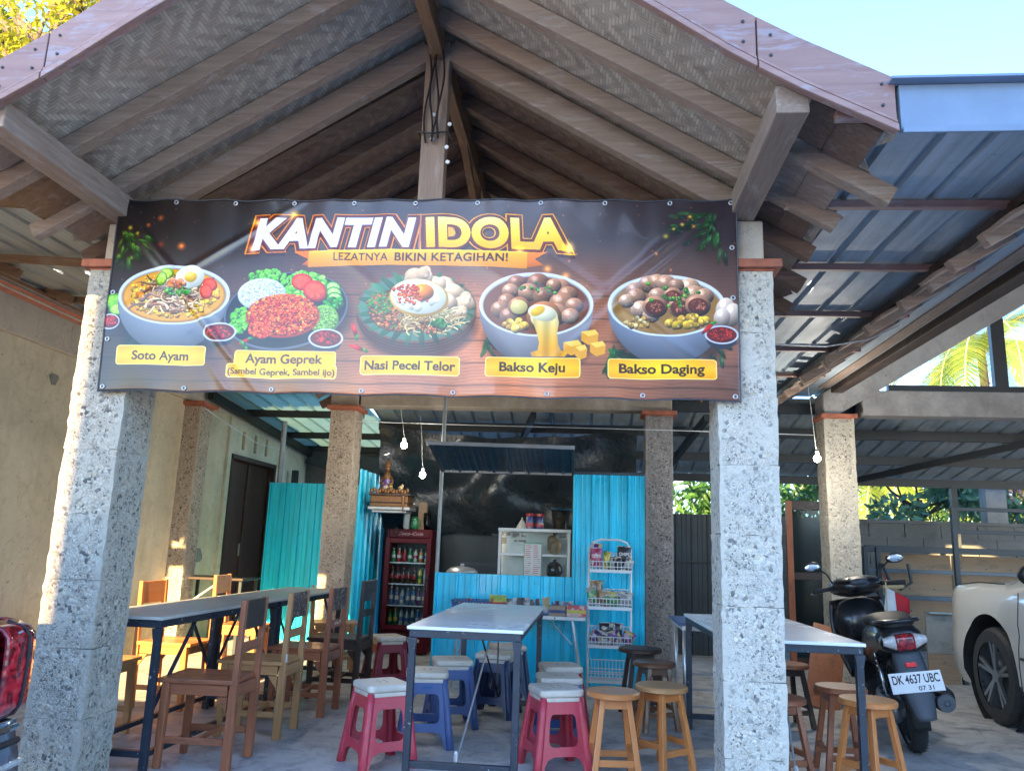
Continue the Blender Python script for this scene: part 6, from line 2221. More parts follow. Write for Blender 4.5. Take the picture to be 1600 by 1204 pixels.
def loft(m, secs, n=20, p=2.4):
    """secs: (y, cx, cz, rx, rz) superellipse sections"""
    vs, fs = [], []
    for (y, cx, cz, rx, rz) in secs:
        for j in range(n):
            t_ = 2*math.pi*j/n
            c, s_ = math.cos(t_), math.sin(t_)
            vs.append((cx+rx*math.copysign(abs(c)**(2/p), c), y, cz+rz*math.copysign(abs(s_)**(2/p), s_)))
    for i in range(len(secs)-1):
        for j in range(n):
            fs.append((i*n+j, i*n+(j+1) % n, (i+1)*n+(j+1) % n, (i+1)*n+j))
    fs.append(tuple(range(n-1, -1, -1)))
    fs.append(tuple((len(secs)-1)*n+j for j in range(n)))
    return m.add(vs, fs)
wheel(.27, .285, .095)
wheel(1.50, .27, .085)
part('tail_body', loft(MB(), [(-.06, 0, .73, .05, .03), (-.02, 0, .72, .115, .06), (.10, 0, .71, .135, .085), (.3, 0, .69, .145, .12), (.55, 0, .64, .14, .13), (.78, 0, .57, .11, .12)]), 'black_plastic', sc_, smooth=True)
part('saddle', loft(MB(), [(-.02, 0, .785, .07, .02), (.06, 0, .80, .11, .03), (.25, 0, .815, .125, .04), (.42, 0, .80, .12, .04), (.62, 0, .775, .10, .04), (.78, 0, .77, .07, .03)]), 'matt_black', sc_, smooth=True)
part('grab_rail', MB().tube([(-.12, .18, .80), (-.125, .02, .815), (-.09, -.07, .82), (0, -.10, .82), (.09, -.07, .82), (.125, .02, .815), (.12, .18, .80)], .013, 8), 'black_plastic', sc_, smooth=True)
# lamp cluster
def lens(x0, x1, w0, w1, zc, y, dz, mat, nm):
    m = MB()
    m.grid(lambda u, v: (x0+(x1-x0)*u, y-.028*math.sin(math.pi*v)**.5+.55*abs(x0+(x1-x0)*u)**2*1.2, zc+((w0+(w1-w0)*u))*(v-.5)+dz*abs(x0+(x1-x0)*u)), 8, 8)
    return part(nm, m, mat, sc_, smooth=True, solid=.004)
lens(-.052, .052, .10, .10, .695, -.075, 0, 'red_lens', 'tail_light')
lens(-.125, -.054, .045, .095, .69, -.075, .12, 'clear_lens', 'turn_signal')
lens(.054, .125, .095, .045, .69, -.075, .12, 'clear_lens', 'turn_signal')
part('lamp_surround', loft(MB(), [(-.05, 0, .69, .128, .058), (.0, 0, .69, .14, .072)]), 'black_plastic', sc_, smooth=True)
# rear mudguard
m = MB()
m.grid(lambda u, v: ((u-.5)*(.155-.05*v)*(1+.35*math.sin(v*3.1)), (-.055-.165*v)+.028*(2*u-1)**2, .64-.37*v+.0*u), 8, 14)
mg = part('mudguard', m, 'grey_plastic', sc_, smooth=True, solid=.008)
m = MB()
m.grid(lambda u, v: ((u-.5)*.10, .27-.31*math.cos(-.35+1.3*v), .285+.31*math.sin(-.35+1.3*v)-.0), 6, 16)
part('inner_fender', m, 'matt_black', sc_, smooth=True, solid=.006)
part('reflector', MB().box(-.03, .03, -.112, -.098, .555, .583), 'reflector', sc_, bevel=.003)
npz, npy = .475, -.145
pl = part('number_plate', MB().add([(-.145, npy+.018, npz+.055), (.145, npy+.018, npz+.055), (.145, npy-.018, npz-.055), (-.145, npy-.018, npz-.055)], [(0, 3, 2, 1)]), 'white_paint', sc_, solid=.004, norm=False)
M['plate_ink'] = paint('plate_black', (.015, .015, .018), .5, 0, .1, 4, bump=0)
def plate_text(txt, size, cx, cz, width, off=.012):
    V, T = text_tris(txt, 1., off)
    c = (V[:, 0].max()+V[:, 0].min())/2
    ww = V[:, 0].max()-V[:, 0].min()
    def mp(a, b_):
        z = cz+b_*size
        return ((a-c)/ww*width+cx, npy-.0035+.018*z/.055, npz+z)
    part('lettering', MB().add([mp(a, b_) for a, b_ in V], [tuple(t_) for t_ in T]), 'plate_ink', pl, norm=False)
plate_text('DK 4637 UBC', .066, 0, -.004, .262, .02)
plate_text('07 31', .034, .045, -.044, .085, .015)
# engine, exhaust, shock
part('engine', loft(MB(), [(.12, -.09, .27, .05, .06), (.2, -.09, .27, .065, .085), (.42, -.07, .26, .075, .095), (.65, -.04, .27, .07, .08), (.72, -.03, .28, .05, .05)]), 'engine', sc_, smooth=True)
part('crank_cover', MB().lathe([(.075, -.165), (.07, -.175), (.03, -.18)], (0, .27, .28), 20, axis='X').lathe([(.055, -.155), (.05, -.17)], (0, .52, .26), 18, axis='X'), 'engine', sc_)
part('muffler', MB().lathe([(.03, -.03), (.052, -.015), (.058, .02), (.058, .34), (.04, .42), (.02, .46)], (.155, -.04, .33), 20, axis='Y'), 'black_plastic', sc_, smooth=True)
part('muffler_cap', MB().lathe([(.016, -.036), (.05, -.034), (.054, -.016)], (.155, -.04, .33), 20, axis='Y').lathe([(.012, -.042), (.02, -.036)], (.155, -.04, .33), 12, axis='Y'), 'grey_plastic', sc_)
part('heat_shield', loft(MB(), [(.0, .19, .345, .035, .05), (.15, .195, .345, .04, .055), (.35, .18, .34, .03, .04)]), 'matt_black', sc_, smooth=True)
sp = MB()
for i in range(10):
    t_ = i/9
    sp.tube([(-.11+.028*math.cos(a), .25+.05*t_+.004, .30+.27*t_+.028*0+.006*math.sin(a)) for a in [2*math.pi*q/10 for q in range(10)]], .005, 4, closed=True)
part('shock_spring', sp, 'dark_steel', sc_)
part('shock_rod', MB().tube([(-.11, .25, .28), (-.11, .305, .60)], .012, 8), 'chrome', sc_, smooth=True)
part('side_stand', MB().tube([(-.12, .6, .2), (-.26, .62, .01)], .010, 7), 'dark_steel', sc_)
# front: floorboard, leg shield, column, bars
part('floorboard', loft(MB(), [(.70, 0, .33, .10, .12), (.85, 0, .28, .14, .05), (1.10, 0, .28, .15, .045), (1.22, 0, .34, .14, .08)]), 'matt_black', sc_, smooth=True)
m = MB()
m.grid(lambda u, v: ((u-.5)*(.30+.14*math.sin(v*2.6)), 1.22+.05*v+.10*(1-(2*u-1)**2)+.05*v*v, .32+.56*v), 16, 16)
part('leg_shield', m, 'black_plastic', sc_, smooth=True, solid=.02)
part('front_cowl', loft(MB(), [(1.20, 0, .72, .18, .16), (1.30, 0, .70, .20, .19), (1.40, 0, .66, .15, .17), (1.48, 0, .63, .07, .10)]), 'black_plastic', sc_, smooth=True)
part('bar_cowl', loft(MB(), [(1.02, 0, .985, .05, .035), (1.08, 0, .99, .16, .06), (1.18, 0, .98, .20, .075), (1.28, 0, .95, .12, .06)]), 'black_plastic', sc_, smooth=True)
part('dashboard', MB().prism(rrect(-.07, .07, 0, .07, .02), 1.015, 1.022, 'XZ').mesh('x') and loft(MB(), [(1.0, 0, 1.01, .06, .02), (1.05, 0, 1.035, .07, .022)]), 'grey_plastic', sc_, smooth=True)
for s_ in (-1, 1):
    part('grip', MB().tube([(s_*.16, 1.12, .985), (s_*.33, 1.05, .975)], .017, 10), 'rubber', sc_, smooth=True)
    part('brake_lever', MB().tube([(s_*.14, 1.17, .975), (s_*.24, 1.14, .965), (s_*.345, 1.10, .955)], .007, 6), 'alu', sc_)
    part('mirror_stalk', MB().tube([(s_*.16, 1.14, 1.0), (s_*.20, 1.12, 1.09), (s_*.27, 1.10, 1.15)], .006, 6), 'black_plastic', sc_)
    m = MB().ell((s_*.30, 1.09, 1.155), (.066, .014, .038), 16, 10)
    mr = part('mirror', m, 'black_plastic', sc_, smooth=True)
    part('mirror_glass', MB().ell((s_*.30, 1.0795, 1.155), (.056, .006, .031), 16, 8), 'chrome', mr, smooth=True)
part('front_fork', MB().tube([(-.06, 1.50, .27), (-.06, 1.36, .70)], .018, 8).tube([(.06, 1.50, .27), (.06, 1.36, .70)], .018, 8), 'dark_steel', sc_, smooth=True)
m = MB()
m.grid(lambda u, v: ((u-.5)*.12, 1.50+.30*math.cos(.3+2.3*v), .27+.30*math.sin(.3+2.3*v)), 6, 16)
part('front_fender', m, 'black_plastic', sc_, smooth=True, solid=.006)
# flag tied to the right bar
fl = thing('flag', 'small red and white flag tied to the right handlebar of the scooter', 'flag', (2.43, 6.62, .90))
def ff(u, v):
    x = .0+.15*u+.05*v*.4
    return (-.06+.17*u-.02*v+.03*u*v, .02*math.sin(5*u+2*v)+.03*u, .13-.02*u-.18*v*(1-.35*u)-.06*u)
part('white_half', MB().grid(lambda u, v: ff(u*.42, v), 8, 12), 'flag_white', fl, smooth=True, solid=.002)
part('red_half', MB().grid(lambda u, v: ff(.42+u*.58, v), 8, 12), 'flag_red', fl, smooth=True, solid=.002)
part('flag_stick', MB().tube([(-.065, 0, -.08), (-.065, .0, .17)], .004, 6), 'straw', fl)

# ================================================================== white car (right)
def car(name, label, paintmat, loc, rz, L_, W_, Hh, wheels=(.75, 3.35), wr=.36, lights='front', mirror=True):
    """local: nose at +y end (y=L_), left side at x=0, right side at x=W_"""
    t = thing(name, label, 'car', loc, rz)
    # side profile: list of (y, belt z, roof z) ; body as a lofted grid over y and section angle
    def hood(y):
        f_ = (L_-y)
        if f_ < .14:
            return .90+.155*math.sin(min(1, f_/.14)*math.pi/2)
        if f_ < 1.25:
            return 1.055+.09*(f_-.14)
        return 1.15
    def top(y):
        f_ = L_-y
        if f_ < 1.15:
            return hood(y)
        if f_ < 1.95:
            return 1.14+(Hh-1.14)*math.sin((f_-1.15)/.8*math.pi/2)
        if y > .35:
            return Hh-.03*((L_-1.95-y)/(L_-2.3))
        return (Hh-.03)-(.35-y)*1.1
    def widthf(y):
        e = min(y, L_-y)
        return W_/2*(1-.15*max(0, 1-e/.40)**2)
    m = MB()
    NY, NS = 90, 22
    secs = []
    for i in range(NY+1):
        y = L_*i/NY
        hwid = widthf(y)
        tp = top(y)
        belt = min(hood(y)-.03, 1.08)
        pts = []
        lo = .24+.10*max(0, 1-min(y, L_-y)/.3)
        side = [(.94, lo), (1.0, lo+.12), (1.005, .5), (1.0, .62), (.985, .72), (.99, .80), (.965, belt-.05), (.93, belt)]
        for a, z in side:
            pts.append((hwid*a, z))
        if tp > belt+.05:
            for q in range(1, 8):
                a = q/7
                pts.append((hwid*(.93-.17*a-.0*a), belt+(tp-.06-belt)*a))
            pts += [(hwid*.70, tp-.02), (hwid*.4, tp), (0, tp+.01)]
        else:
            for q in range(1, 8):
                a = q/7
                pts.append((hwid*(.93-.45*a), belt+(tp-belt)*math.sin(a*math.pi/2)))
            pts += [(hwid*.35, tp), (hwid*.2, tp+.004), (0, tp+.006)]
        full = [(-a, z) for a, z in pts]+[(a, z) for a, z in pts[::-1][1:]]
        secs.append([(W_/2+a, y, z) for a, z in full])
    n = len(secs[0])
    vs = [p for s_ in secs for p in s_]
    fs = []
    for i in range(NY):
        for j in range(n-1):
            fs.append((i*n+j, i*n+j+1, (i+1)*n+j+1, (i+1)*n+j))
        fs.append((i*n+n-1, i*n, (i+1)*n, (i+1)*n+n-1))
    fs.append(tuple(range(n-1, -1, -1)))
    fs.append(tuple(NY*n+j for j in range(n)))
    m.add(vs, fs)
    body_me = m.mesh('body')
    fixnormals(body_me)
    bo_ = bpy.data.objects.new('body', body_me)
    C.objects.link(bo_)
    # wheel arches cut out
    cm = MB()
    for wy in wheels:
        for x0, x1 in ((-.2, .26), (W_-.26, W_+.2)):
            cm.lathe([(wr+.085, x0), (wr+.085, x1)], (0, wy, wr+.015), 40, axis='X')
    ce = cm.mesh('cutter')
    fixnormals(ce)
    co_ = bpy.data.objects.new('cutter', ce)
    C.objects.link(co_)
    md = bo_.modifiers.new('b', 'BOOLEAN')
    md.operation = 'DIFFERENCE'
    md.solver = 'EXACT'
    md.object = co_
    dg = bpy.context.evaluated_depsgraph_get()
    nm = bpy.data.meshes.new_from_object(bo_.evaluated_get(dg))
    bpy.data.objects.remove(bo_)
    bpy.data.objects.remove(co_)
    nm.materials.clear()
    nm.materials.append(M[paintmat])
    nm.materials.append(M['matt_black'])
    for p in nm.polygons:
        c = p.center
        inner = any(math.hypot(c.y-wy, c.z-wr-.015) < wr+.0856 for wy in wheels) and (c.x < .27 or c.x > W_-.27)
        p.material_index = 1 if (inner or c.z < .30) else 0
    nm.shade_smooth()
    nm.set_sharp_from_angle(angle=R(38))
    b_ = part('body', None, None, t, data=nm)
    # windows (slightly proud dark glass)
    for side in (0, 1):
        g = MB()
        def gx(y, a, off=.004):
            x = widthf(y)*(.93-.17*a)+off
            return W_/2-x if side == 0 else W_/2+x
        for (ya, yb) in ((.62, 1.55), (1.60, 2.45), (2.50, L_-1.42)):
            g.grid(lambda u, v: (gx(ya+(yb-ya)*u, .1+.78*v), min(ya+(yb-ya)*u, L_-1.36-.62*v), 1.08+(top(min(ya+(yb-ya)*u, L_-1.95))-.06-1.08)*(.1+.78*v)), 8, 4)
        part('side_window', g, 'dark_sheet', t, smooth=True, norm=False)
    for side in (0, 1):
        for wy in wheels:
            x = .02 if side == 0 else W_-.02-.2
            w_ = MB()
            prof = [(wr-.115, 0), (wr-.03, .004), (wr-.008, .03), (wr, .06), (wr, .15), (wr-.03, .2), (wr-.115, .2)]
            w_.lathe(prof, (x, wy, wr), 44, axis='X', cap=False)
            for q in range(60):
                a = 2*math.pi*q/60
                for xx in (.045, .10, .15):
                    w_.bar((x+xx, wy+(wr+.001)*math.cos(a), wr+(wr+.001)*math.sin(a)), (x+xx+.035, wy+(wr+.001)*math.cos(a+.03), wr+(wr+.001)*math.sin(a+.03)), .008, .006)
            wo_ = part('wheel', w_, 'rubber', t)
            rmx = MB()
            rs = wr-.118
            xo = x+.012 if side == 0 else x+.188
            sg = 1 if side == 0 else -1
            rmx.lathe([(rs, 0), (rs+.012, .0), (rs+.012, .17), (rs-.01, .17), (rs-.02, .02)], (xo if side == 0 else xo-.17, wy, wr), 40, axis='X', cap=False)
            for q in range(5):
                a = q*2*math.pi/5+.35
                for da in (-.13, .13):
                    rmx.bar((xo+sg*.02, wy+.04*math.cos(a), wr+.04*math.sin(a)), (xo+sg*.006, wy+(rs+.004)*math.cos(a+da), wr+(rs+.004)*math.sin(a+da)), .03, .022, up=(1, 0, 0), w1=.026)
            rmx.lathe([(.05, .01), (.055, .035)], (xo-(0 if side == 0 else .045), wy, wr), 18, axis='X')
            part('rim', rmx, 'rim', wo_)
            part('brake_disc', MB().lathe([(rs-.06, .06), (rs-.06, .075)], (x+(.02 if side == 0 else .06), wy, wr), 28, axis='X'), 'dark_steel', wo_)
            part('arch_liner', MB().lathe([(wr+.086, .04), (wr+.086, .25)], (0 if side == 0 else W_-.29, wy, wr+.015), 36, axis='X', cap=False), 'matt_black', t)
    for side in (0, 1):
        sg = -1 if side == 0 else 1
        def sx_(y, a):
            return W_/2+sg*(widthf(y)*a+.001)
        pr2 = [(.30, .999), (.36, 1.0), (.5, 1.005), (.62, 1.0), (.72, .985), (.80, .99), (1.03, .965)]
        for y in (L_-1.42, 1.58):
            part('door_seam', MB().tube([(sx_(y, a), y, z) for z, a in pr2], .004, 4), 'matt_black', t)
        part('hood_seam', MB().tube([(W_/2+sg*widthf(y)*.935, y, min(hood(y)-.03, 1.08)+.006) for y in [L_-.12-1.05*q/12 for q in range(13)]], .004, 4), 'matt_black', t)
        part('side_moulding', MB().tube([(sx_(L_-1.45-1.4*q/8, 1.003), L_-1.45-1.4*q/8, .56) for q in range(9)], .012, 6), 'matt_black', t)
    if mirror:
        for side in (0, 1):
            s_ = -1 if side == 0 else 1
            x = 0 if side == 0 else W_
            my = L_-1.95
            mo = part('wing_mirror', MB().ell((x+s_*.12, my, 1.17), (.10, .055, .075), 18, 12).bar((x-s_*.04, my+.03, 1.08), (x+s_*.06, my, 1.13), .05, .04), 'matt_black', t, smooth=True)
            part('mirror_glass', MB().ell((x+s_*.125, my-.045, 1.17), (.085, .015, .06), 14, 8), 'dark_sheet', mo, smooth=True)
    for side in (0, 1):
        def P2(u, v):
            y = L_-.60+.50*u
            hwid = widthf(y)
            a = .965-.035*v
            x = hwid*a+.006
            z = min(hood(y)-.02, 1.08)-.15+.13*v*(1-.5*(1-u))
            return ((W_/2-x) if side == 0 else (W_/2+x), y, z)
        part('headlight', MB().grid(P2, 10, 6), 'clear_lens', t, smooth=True, norm=False, solid=.006)
        part('tail_light', MB().box(-.008 if side == 0 else W_*.86, W_*.14 if side == 0 else W_+.008, -.014, .16, .80, 1.08) if False else MB().grid(lambda u, v: ((W_/2-widthf(.02)*(1.012-.26*u)) if side == 0 else (W_/2+widthf(.02)*(1.012-.26*u)), -.012+.0*u, .72+.28*v), 4, 4), 'red_lens', t, solid=.03, norm=False)
    return t
car('parked_car', 'pearl white sport utility car parked at the far right behind the scooter', 'car_white', (3.17, 3.50, 0), R(-1.0), 4.35, 1.86, 1.76, wheels=(.78, 3.42), wr=.37)

# silver-blue car at the left edge: its rear corner with the tall red lamp
lc = thing('parked_car', 'blue silver car at the left edge showing only its tall red tail lamp', 'car', (-1.93, 1.9, 0))
def lcp(name, mbx, mat, par=None, **kw):
    o = part(name, mbx, mat, par or lc, **kw)
    return o
def lsec(x):
    """car length runs towards -x; section in y,z"""
    e = -x
    r_ = min(1, e/.25)
    hw = .86*(1-.16*(1-r_)**2)
    if e < .6:
        tp = 1.02+.32*min(1, e/.6)
    else:
        tp = 1.34 if e < 2.6 else (1.34-(e-2.6)*.45 if e < 3.4 else .98-.2*max(0, e-3.4))
    bl = min(tp-.02, .96)
    pts = [(.80, .26), (.98, .30), (1., .45), (1., .60), (.985, .72), (.975, .84), (.94, bl)]
    out = [(hw*a, z) for a, z in pts]
    for q in range(1, 6):
        a = q/5
        out.append((hw*(.94-.20*a), bl+(tp-.05-bl)*a))
    out += [(hw*.6, tp-.01), (0, tp)]
    return out
vs, fs = [], []
NX = 48
for i in range(NX+1):
    x = -4.1*i/NX
    s_ = lsec(x)
    full = [(-a, z) for a, z in s_]+[(a, z) for a, z in s_[::-1][1:]]
    n = len(full)
    bulge = lambda z: .0
    for a, z in full:
        xo = x
        if i == 0:
            xo = x-.06*abs(a/.86)**3-.10*max(0, z-.9)/.15*.5
        vs.append((xo, a, z))
for i in range(NX):
    for j in range(n-1):
        fs.append((i*n+j, i*n+j+1, (i+1)*n+j+1, (i+1)*n+j))
    fs.append((i*n+n-1, i*n, (i+1)*n, (i+1)*n+n-1))
fs.append(tuple(range(n-1, -1, -1)))
fs.append(tuple(NX*n+j for j in range(n)))
bmb = MB().add(vs, fs)
o = lcp('body', bmb, 'car_silver', smooth=True)
o.data.set_sharp_from_angle(angle=R(35))
for sy in (-1, 1):
    def lampf(u, v):
        # wraps from the rear face round the corner to the flank
        ang = u*math.pi/2
        rr = .07
        cx, cy = -.055, .775
        ex = cx+rr*math.cos(ang)+(0 if u > 0 else 0)
        ey = cy+rr*math.sin(ang)
        if u < .5:
            ey -= (.5-u)*.22
        if u > .5:
            ex -= (u-.5)*.30
        z = .615+.325*v
        cut = max(0, abs(v-.5)-.36)/.14
        ex -= .05*cut*cut
        ey -= .03*cut*cut
        b_ = .018*math.sin(math.pi*v)**.4
        return (ex+b_*math.cos(ang), sy*(ey+b_*math.sin(ang)), z-.0*u)
    tl_ = lcp('tail_light', MB().grid(lampf, 16, 14), 'red_lens', smooth=True, norm=True, solid=.01)
    m = MB()
    for u in (.33, .62):
        m.tube([Vector(lampf(u, v/12))+Vector((.006*math.cos(u*1.57), sy*.006*math.sin(u*1.57), 0)) for v in range(13)], .008, 6)
    lcp('lens_divider', m, 'matt_black', tl_)
    for x in (-.78, -3.3):
        wo_ = lcp('wheel', MB().lathe([(.19, -.10), (.27, -.095), (.30, -.07), (.30, .07), (.27, .095), (.19, .10)], (x, sy*.76, .30), 32, axis='Y', cap=False), 'rubber')
        lcp('rim', MB().lathe([(.19, -.08), (.185, .08), (.04, .07), (.03, -.07)], (x, sy*.76, .30), 24, axis='Y'), 'rim', wo_)
lcp('rear_window', MB().add([(-.10, -.55, 1.06), (-.10, .55, 1.06), (-.50, .52, 1.40), (-.50, -.52, 1.40)], [(0, 1, 2, 3)]), 'dark_sheet', solid=.01)
for sy in (-1, 1):
    def bumpf(u, v):
        ang = u*math.pi/2
        cx, cy = -.075, .765
        ex = cx+.085*math.cos(ang)-(max(0, u-.5))*.9
        ey = cy+.085*math.sin(ang)-(max(0, .5-u))*.9
        z = .16+.45*v
        b_ = .03*math.sin(math.pi*min(1, v*1.15))**.5 if v < .87 else .03*max(0, math.sin(math.pi*min(1, v*1.15)))**.5
        return (ex+b_*math.cos(ang), sy*(ey+b_*math.sin(ang)), z)
    bq = lcp('bumper_corner', MB().grid(bumpf, 18, 14), 'car_silver', smooth=True, solid=.01)
    for zz, mm_ in ((.585, 'chrome'), (.54, 'matt_black'), (.47, 'clear_lens')):
        v = (zz-.16)/.45
        lcp('trim_strip', MB().tube([Vector(bumpf(q/16, v))+Vector((.004, sy*.004, 0)) for q in range(17)], .012, 6), mm_, bq)
lcp('bumper_strip', MB().box(-.03, .012, -.62, .62, .50, .56), 'chrome', bevel=.008)

# ================================================================== clutter in the car port
gt = thing('metal_gate', 'black square tube gate frame standing in the car port behind the car', 'gate', (4.4, 9.0, 0))
def gtp(name, mbx, mat='dark_steel', **kw):
    return part(name, mbx, mat, gt, world=True, **kw)
gtp('post', MB().box(3.93, 3.98, 8.97, 9.02, 0, 1.82), bevel=.003)
gtp('post', MB().box(5.75, 5.80, 8.97, 9.02, 0, 1.82), bevel=.003)
for z in (1.80, 1.56, .30):
    gtp('rail', MB().box(3.981, 5.749, 8.98, 9.01, z-.02, z+.02), bevel=.003)
rf_ = thing('metal_rack', 'long low steel frame with rails leaning before the plywood sheets', 'frame', (4.4, 9.5, 0))
for z, th in ((1.36, .07), (1.12, .04), (.83, .05)):
    part('rail', MB().box(3.18, 5.9, 9.46, 9.50, z-th/2, z+th/2), 'blue_steel' if z < 1.3 else 'dark_steel', rf_, world=True, bevel=.003)
for x in (3.15, 3.29, 5.4):
    part('post', MB().box(x, x+.05, 9.44, 9.49, 0, 1.38), 'dark_steel', rf_, world=True, bevel=.003)
part('hook', MB().tube([(3.33, 9.4, 1.2), (3.4, 9.38, 1.0), (3.5, 9.36, .92), (3.62, 9.36, 1.0), (3.6, 9.38, 1.2)], .018, 7), 'dark_steel', rf_, world=True)
for i in range(3):
    t = thing('plywood_sheet', ('stained plywood sheet upright behind the scooter handlebar', 'stained plywood sheet upright between the gate post and the scooter', 'stained plywood sheet upright behind the white car bonnet')[i], 'plywood', (3.55+i*.86, 9.8, .0), 0, 'plywood sheets in the car port')
    part('panel', MB().box(-.15, .69, 0, .02, .28, 1.31), 'plyX', t, bevel=.002)
    hm = MB()
    for a in range(3):
        for b_ in range(4):
            hm.lathe([(.008, -.003), (.009, -.0005)], (-.05+.27*a, 0, .42+.25*b_), 8, axis='Y')
    part('nail_stain', hm, 'darkwoodX', t)
t = thing('cement_board', 'pale grey board standing on a brown base left of the gate post', 'board', (3.70, 8.95, 0))
part('upper_board', MB().box(-.12, .20, 0, .03, .30, .70), 'cement', t, bevel=.004)
part('lower_board', MB().box(-.12, .20, 0, .03, .0, .299), 'plyX', t, bevel=.004)
t = thing('blue_tray', 'pale blue flat tray lying on the cement board', 'tray', (3.75, 8.93, .701))
part('tray_plate', MB().box(-.15, .27, -.04, .10, 0, .02), 'd_clear', t, bevel=.004)
part('tray_lip', MB().box(.2, .29, -.06, .12, .02, .04), 'd_blue', t, bevel=.003)
t = thing('hanging_tag', 'yellowish wooden tag hanging behind the flag', 'tag', (2.62, 7.2, 1.02))
part('tag_board', MB().ell((0, 0, 0), (.11, .012, .022), 14, 6), 'straw', t, smooth=True)
part('tag_string', MB().tube([(-.02, 0, .02), (-.05, .05, .10)], .004, 5), 'd_red', t)
for i in range(5):
    t = thing('steel_offcut', ('dark flat steel offcut leaning left of the cement board', 'long dark pipe leaning under the plywood', 'short dark post leaning under the plywood', 'dark angle bar leaning next to the pale pillar', 'dark ribbed grating leaning behind the scooter tail')[i], 'scrap metal', (2.95+.14*i, 8.9+.06*i, 0))
    part('bar', MB().bar((0, 0, .0), (rng.uniform(-.06, .06), .2, .72+rng.uniform(-.2, .15)), .05+.02*(i % 3), .02), 'dark_steel', t)
    part('bar_foot', MB().box(-.05, .05, -.03, .03, 0, .02), 'dark_steel', t)
dw = thing('glazed_door_frame', 'old reddish door frame with dusty glass standing left of the pale pillar', 'door frame', (2.45, 9.6, 0))
for x in (-.10, .36):
    part('stile', MB().box(x, x+.07, 0, .05, 0, 1.88), 'redwoodZ', dw, bevel=.003)
part('rail', MB().box(-.029, .359, .0, .05, 1.78, 1.88).box(-.029, .359, 0, .05, .98, 1.06).box(-.029, .359, 0, .05, .0, .12), 'darkwoodX', dw, bevel=.003)
part('pane', MB().box(-.029, .359, .022, .028, 1.06, 1.78).box(-.029, .359, .022, .028, .12, .98), 'glass_grey', dw)
t = thing('fallen_leaf', 'dry brown leaf lying on the floor right of the scooter tyre', 'leaf', (2.50, 6.55, .004))
part('blade', MB().add([(-.05, 0, 0), (-.02, -.02, .006), (.03, -.015, .004), (.06, 0, .01), (.03, .02, .005), (-.02, .02, .008)], [(0, 1, 2, 3, 4, 5)]), 'cardboard', t, solid=.001)
part('stem', MB().tube([(.05, 0, .008), (.08, .01, .004)], .0015, 4), 'cardboard', t)

# ================================================================== vegetation
def leaf_cloud(name, parent, n, fn, size, mat, world=True, asp=.4, droop=.5, seed=1, fold=.15):
    """n separate leaf blades (4 triangles each) placed by fn(rng)->(pos, outward)"""
    r_ = np.random.RandomState(seed)
    vs, fs, sh_ = [], [], []
    for i in range(n):
        p, od = fn(r_)
        d = Vector((r_.normal(), r_.normal(), r_.normal()-droop))+Vector(od)*.8
        d.normalize()
        s_ = d.cross(Vector((r_.normal(), r_.normal(), r_.normal()))).normalized()
        nn = s_.cross(d)
        L_ = size*r_.uniform(.6, 1.25)
        w_ = L_*asp*.5
        o = len(vs)
        P = Vector(p)
        vs += [P, P+d*L_*.45+s_*w_+nn*fold*w_, P+d*L_, P+d*L_*.45-s_*w_+nn*fold*w_, P+d*L_*.5-nn*fold*w_*.6]
        fs += [(o, o+1, o+4), (o+1, o+2, o+4), (o+2, o+3, o+4), (o+3, o, o+4)]
        v = r_.uniform(0, 1)
        sh_ += [v]*5
    me = bpy.data.meshes.new(name)
    me.from_pydata([tuple(v) for v in vs], [], fs)
    at = me.attributes.new('shade', 'FLOAT', 'POINT')
    at.data.foreach_set('value', np.array(sh_, np.float32))
    me.materials.append(M[mat])
    if world:
        me.transform(parent.matrix_basis.inverted())
    return part(name, None, None, parent, data=me)
def clumps(cs, r):
    def f(r_):
        c = cs[r_.randint(len(cs))]
        d = Vector((r_.normal(), r_.normal(), r_.normal())).normalized()
        rr = (c[3] if len(c) > 3 else r)*(r_.uniform(.35, 1)**.5)
        return (c[0]+d.x*rr, c[1]+d.y*rr, c[2]+d.z*rr*.8), d
    return f
def tree(name, label, base, top, cs, n, size, mat, asp=.4, seed=1, limbs=True, cat='tree', group='trees behind the buildings'):
    t = thing(name, label, cat, base, group=group)
    m = MB()
    b_, tp = Vector(base), Vector(top)
    mid = (b_+tp)/2+Vector((.15, .1, 0))
    rad = .035*(tp-b_).length
    m.tube([b_, mid, tp], rad, 9, r1=rad*.5)
    rr_ = random.Random(seed)
    for c in cs:
        q = mid.lerp(tp, rr_.uniform(.2, 1))
        e = Vector(c[:3])
        k2 = (q+e)/2+Vector((0, 0, -.1*(e-q).length))
        m.tube([q, k2, e], rad*.4, 6, r1=rad*.1)
        for _ in range(3):
            e2 = e+Vector((rr_.uniform(-1, 1), rr_.uniform(-1, 1), rr_.uniform(-.6, 1)))*(c[3] if len(c) > 3 else .5)*.8
            m.tube([k2.lerp(e, .7), e2], rad*.14, 5, r1=rad*.05)
    part('trunk', m, 'bark', t, world=True, smooth=True)
    leaf_cloud('crown', t, n, clumps(cs, .5), size, mat, asp=asp, seed=seed)
    return t
rr_ = random.Random(11)
# big sunlit tree, top left
cs = [(-12.2+rr_.uniform(-3.2, 3.4), 15+rr_.uniform(-2, 2), 12.6+rr_.uniform(-3.2, 2.6), rr_.uniform(.5, .95)) for _ in range(46)]
tree('broadleaf_tree', 'tall sunlit yellow green tree rising behind the left roof edge', (-12, 15, 0), (-12, 15, 12.5), cs, 26000, .20, 'leaf_yellow', .45, 4)
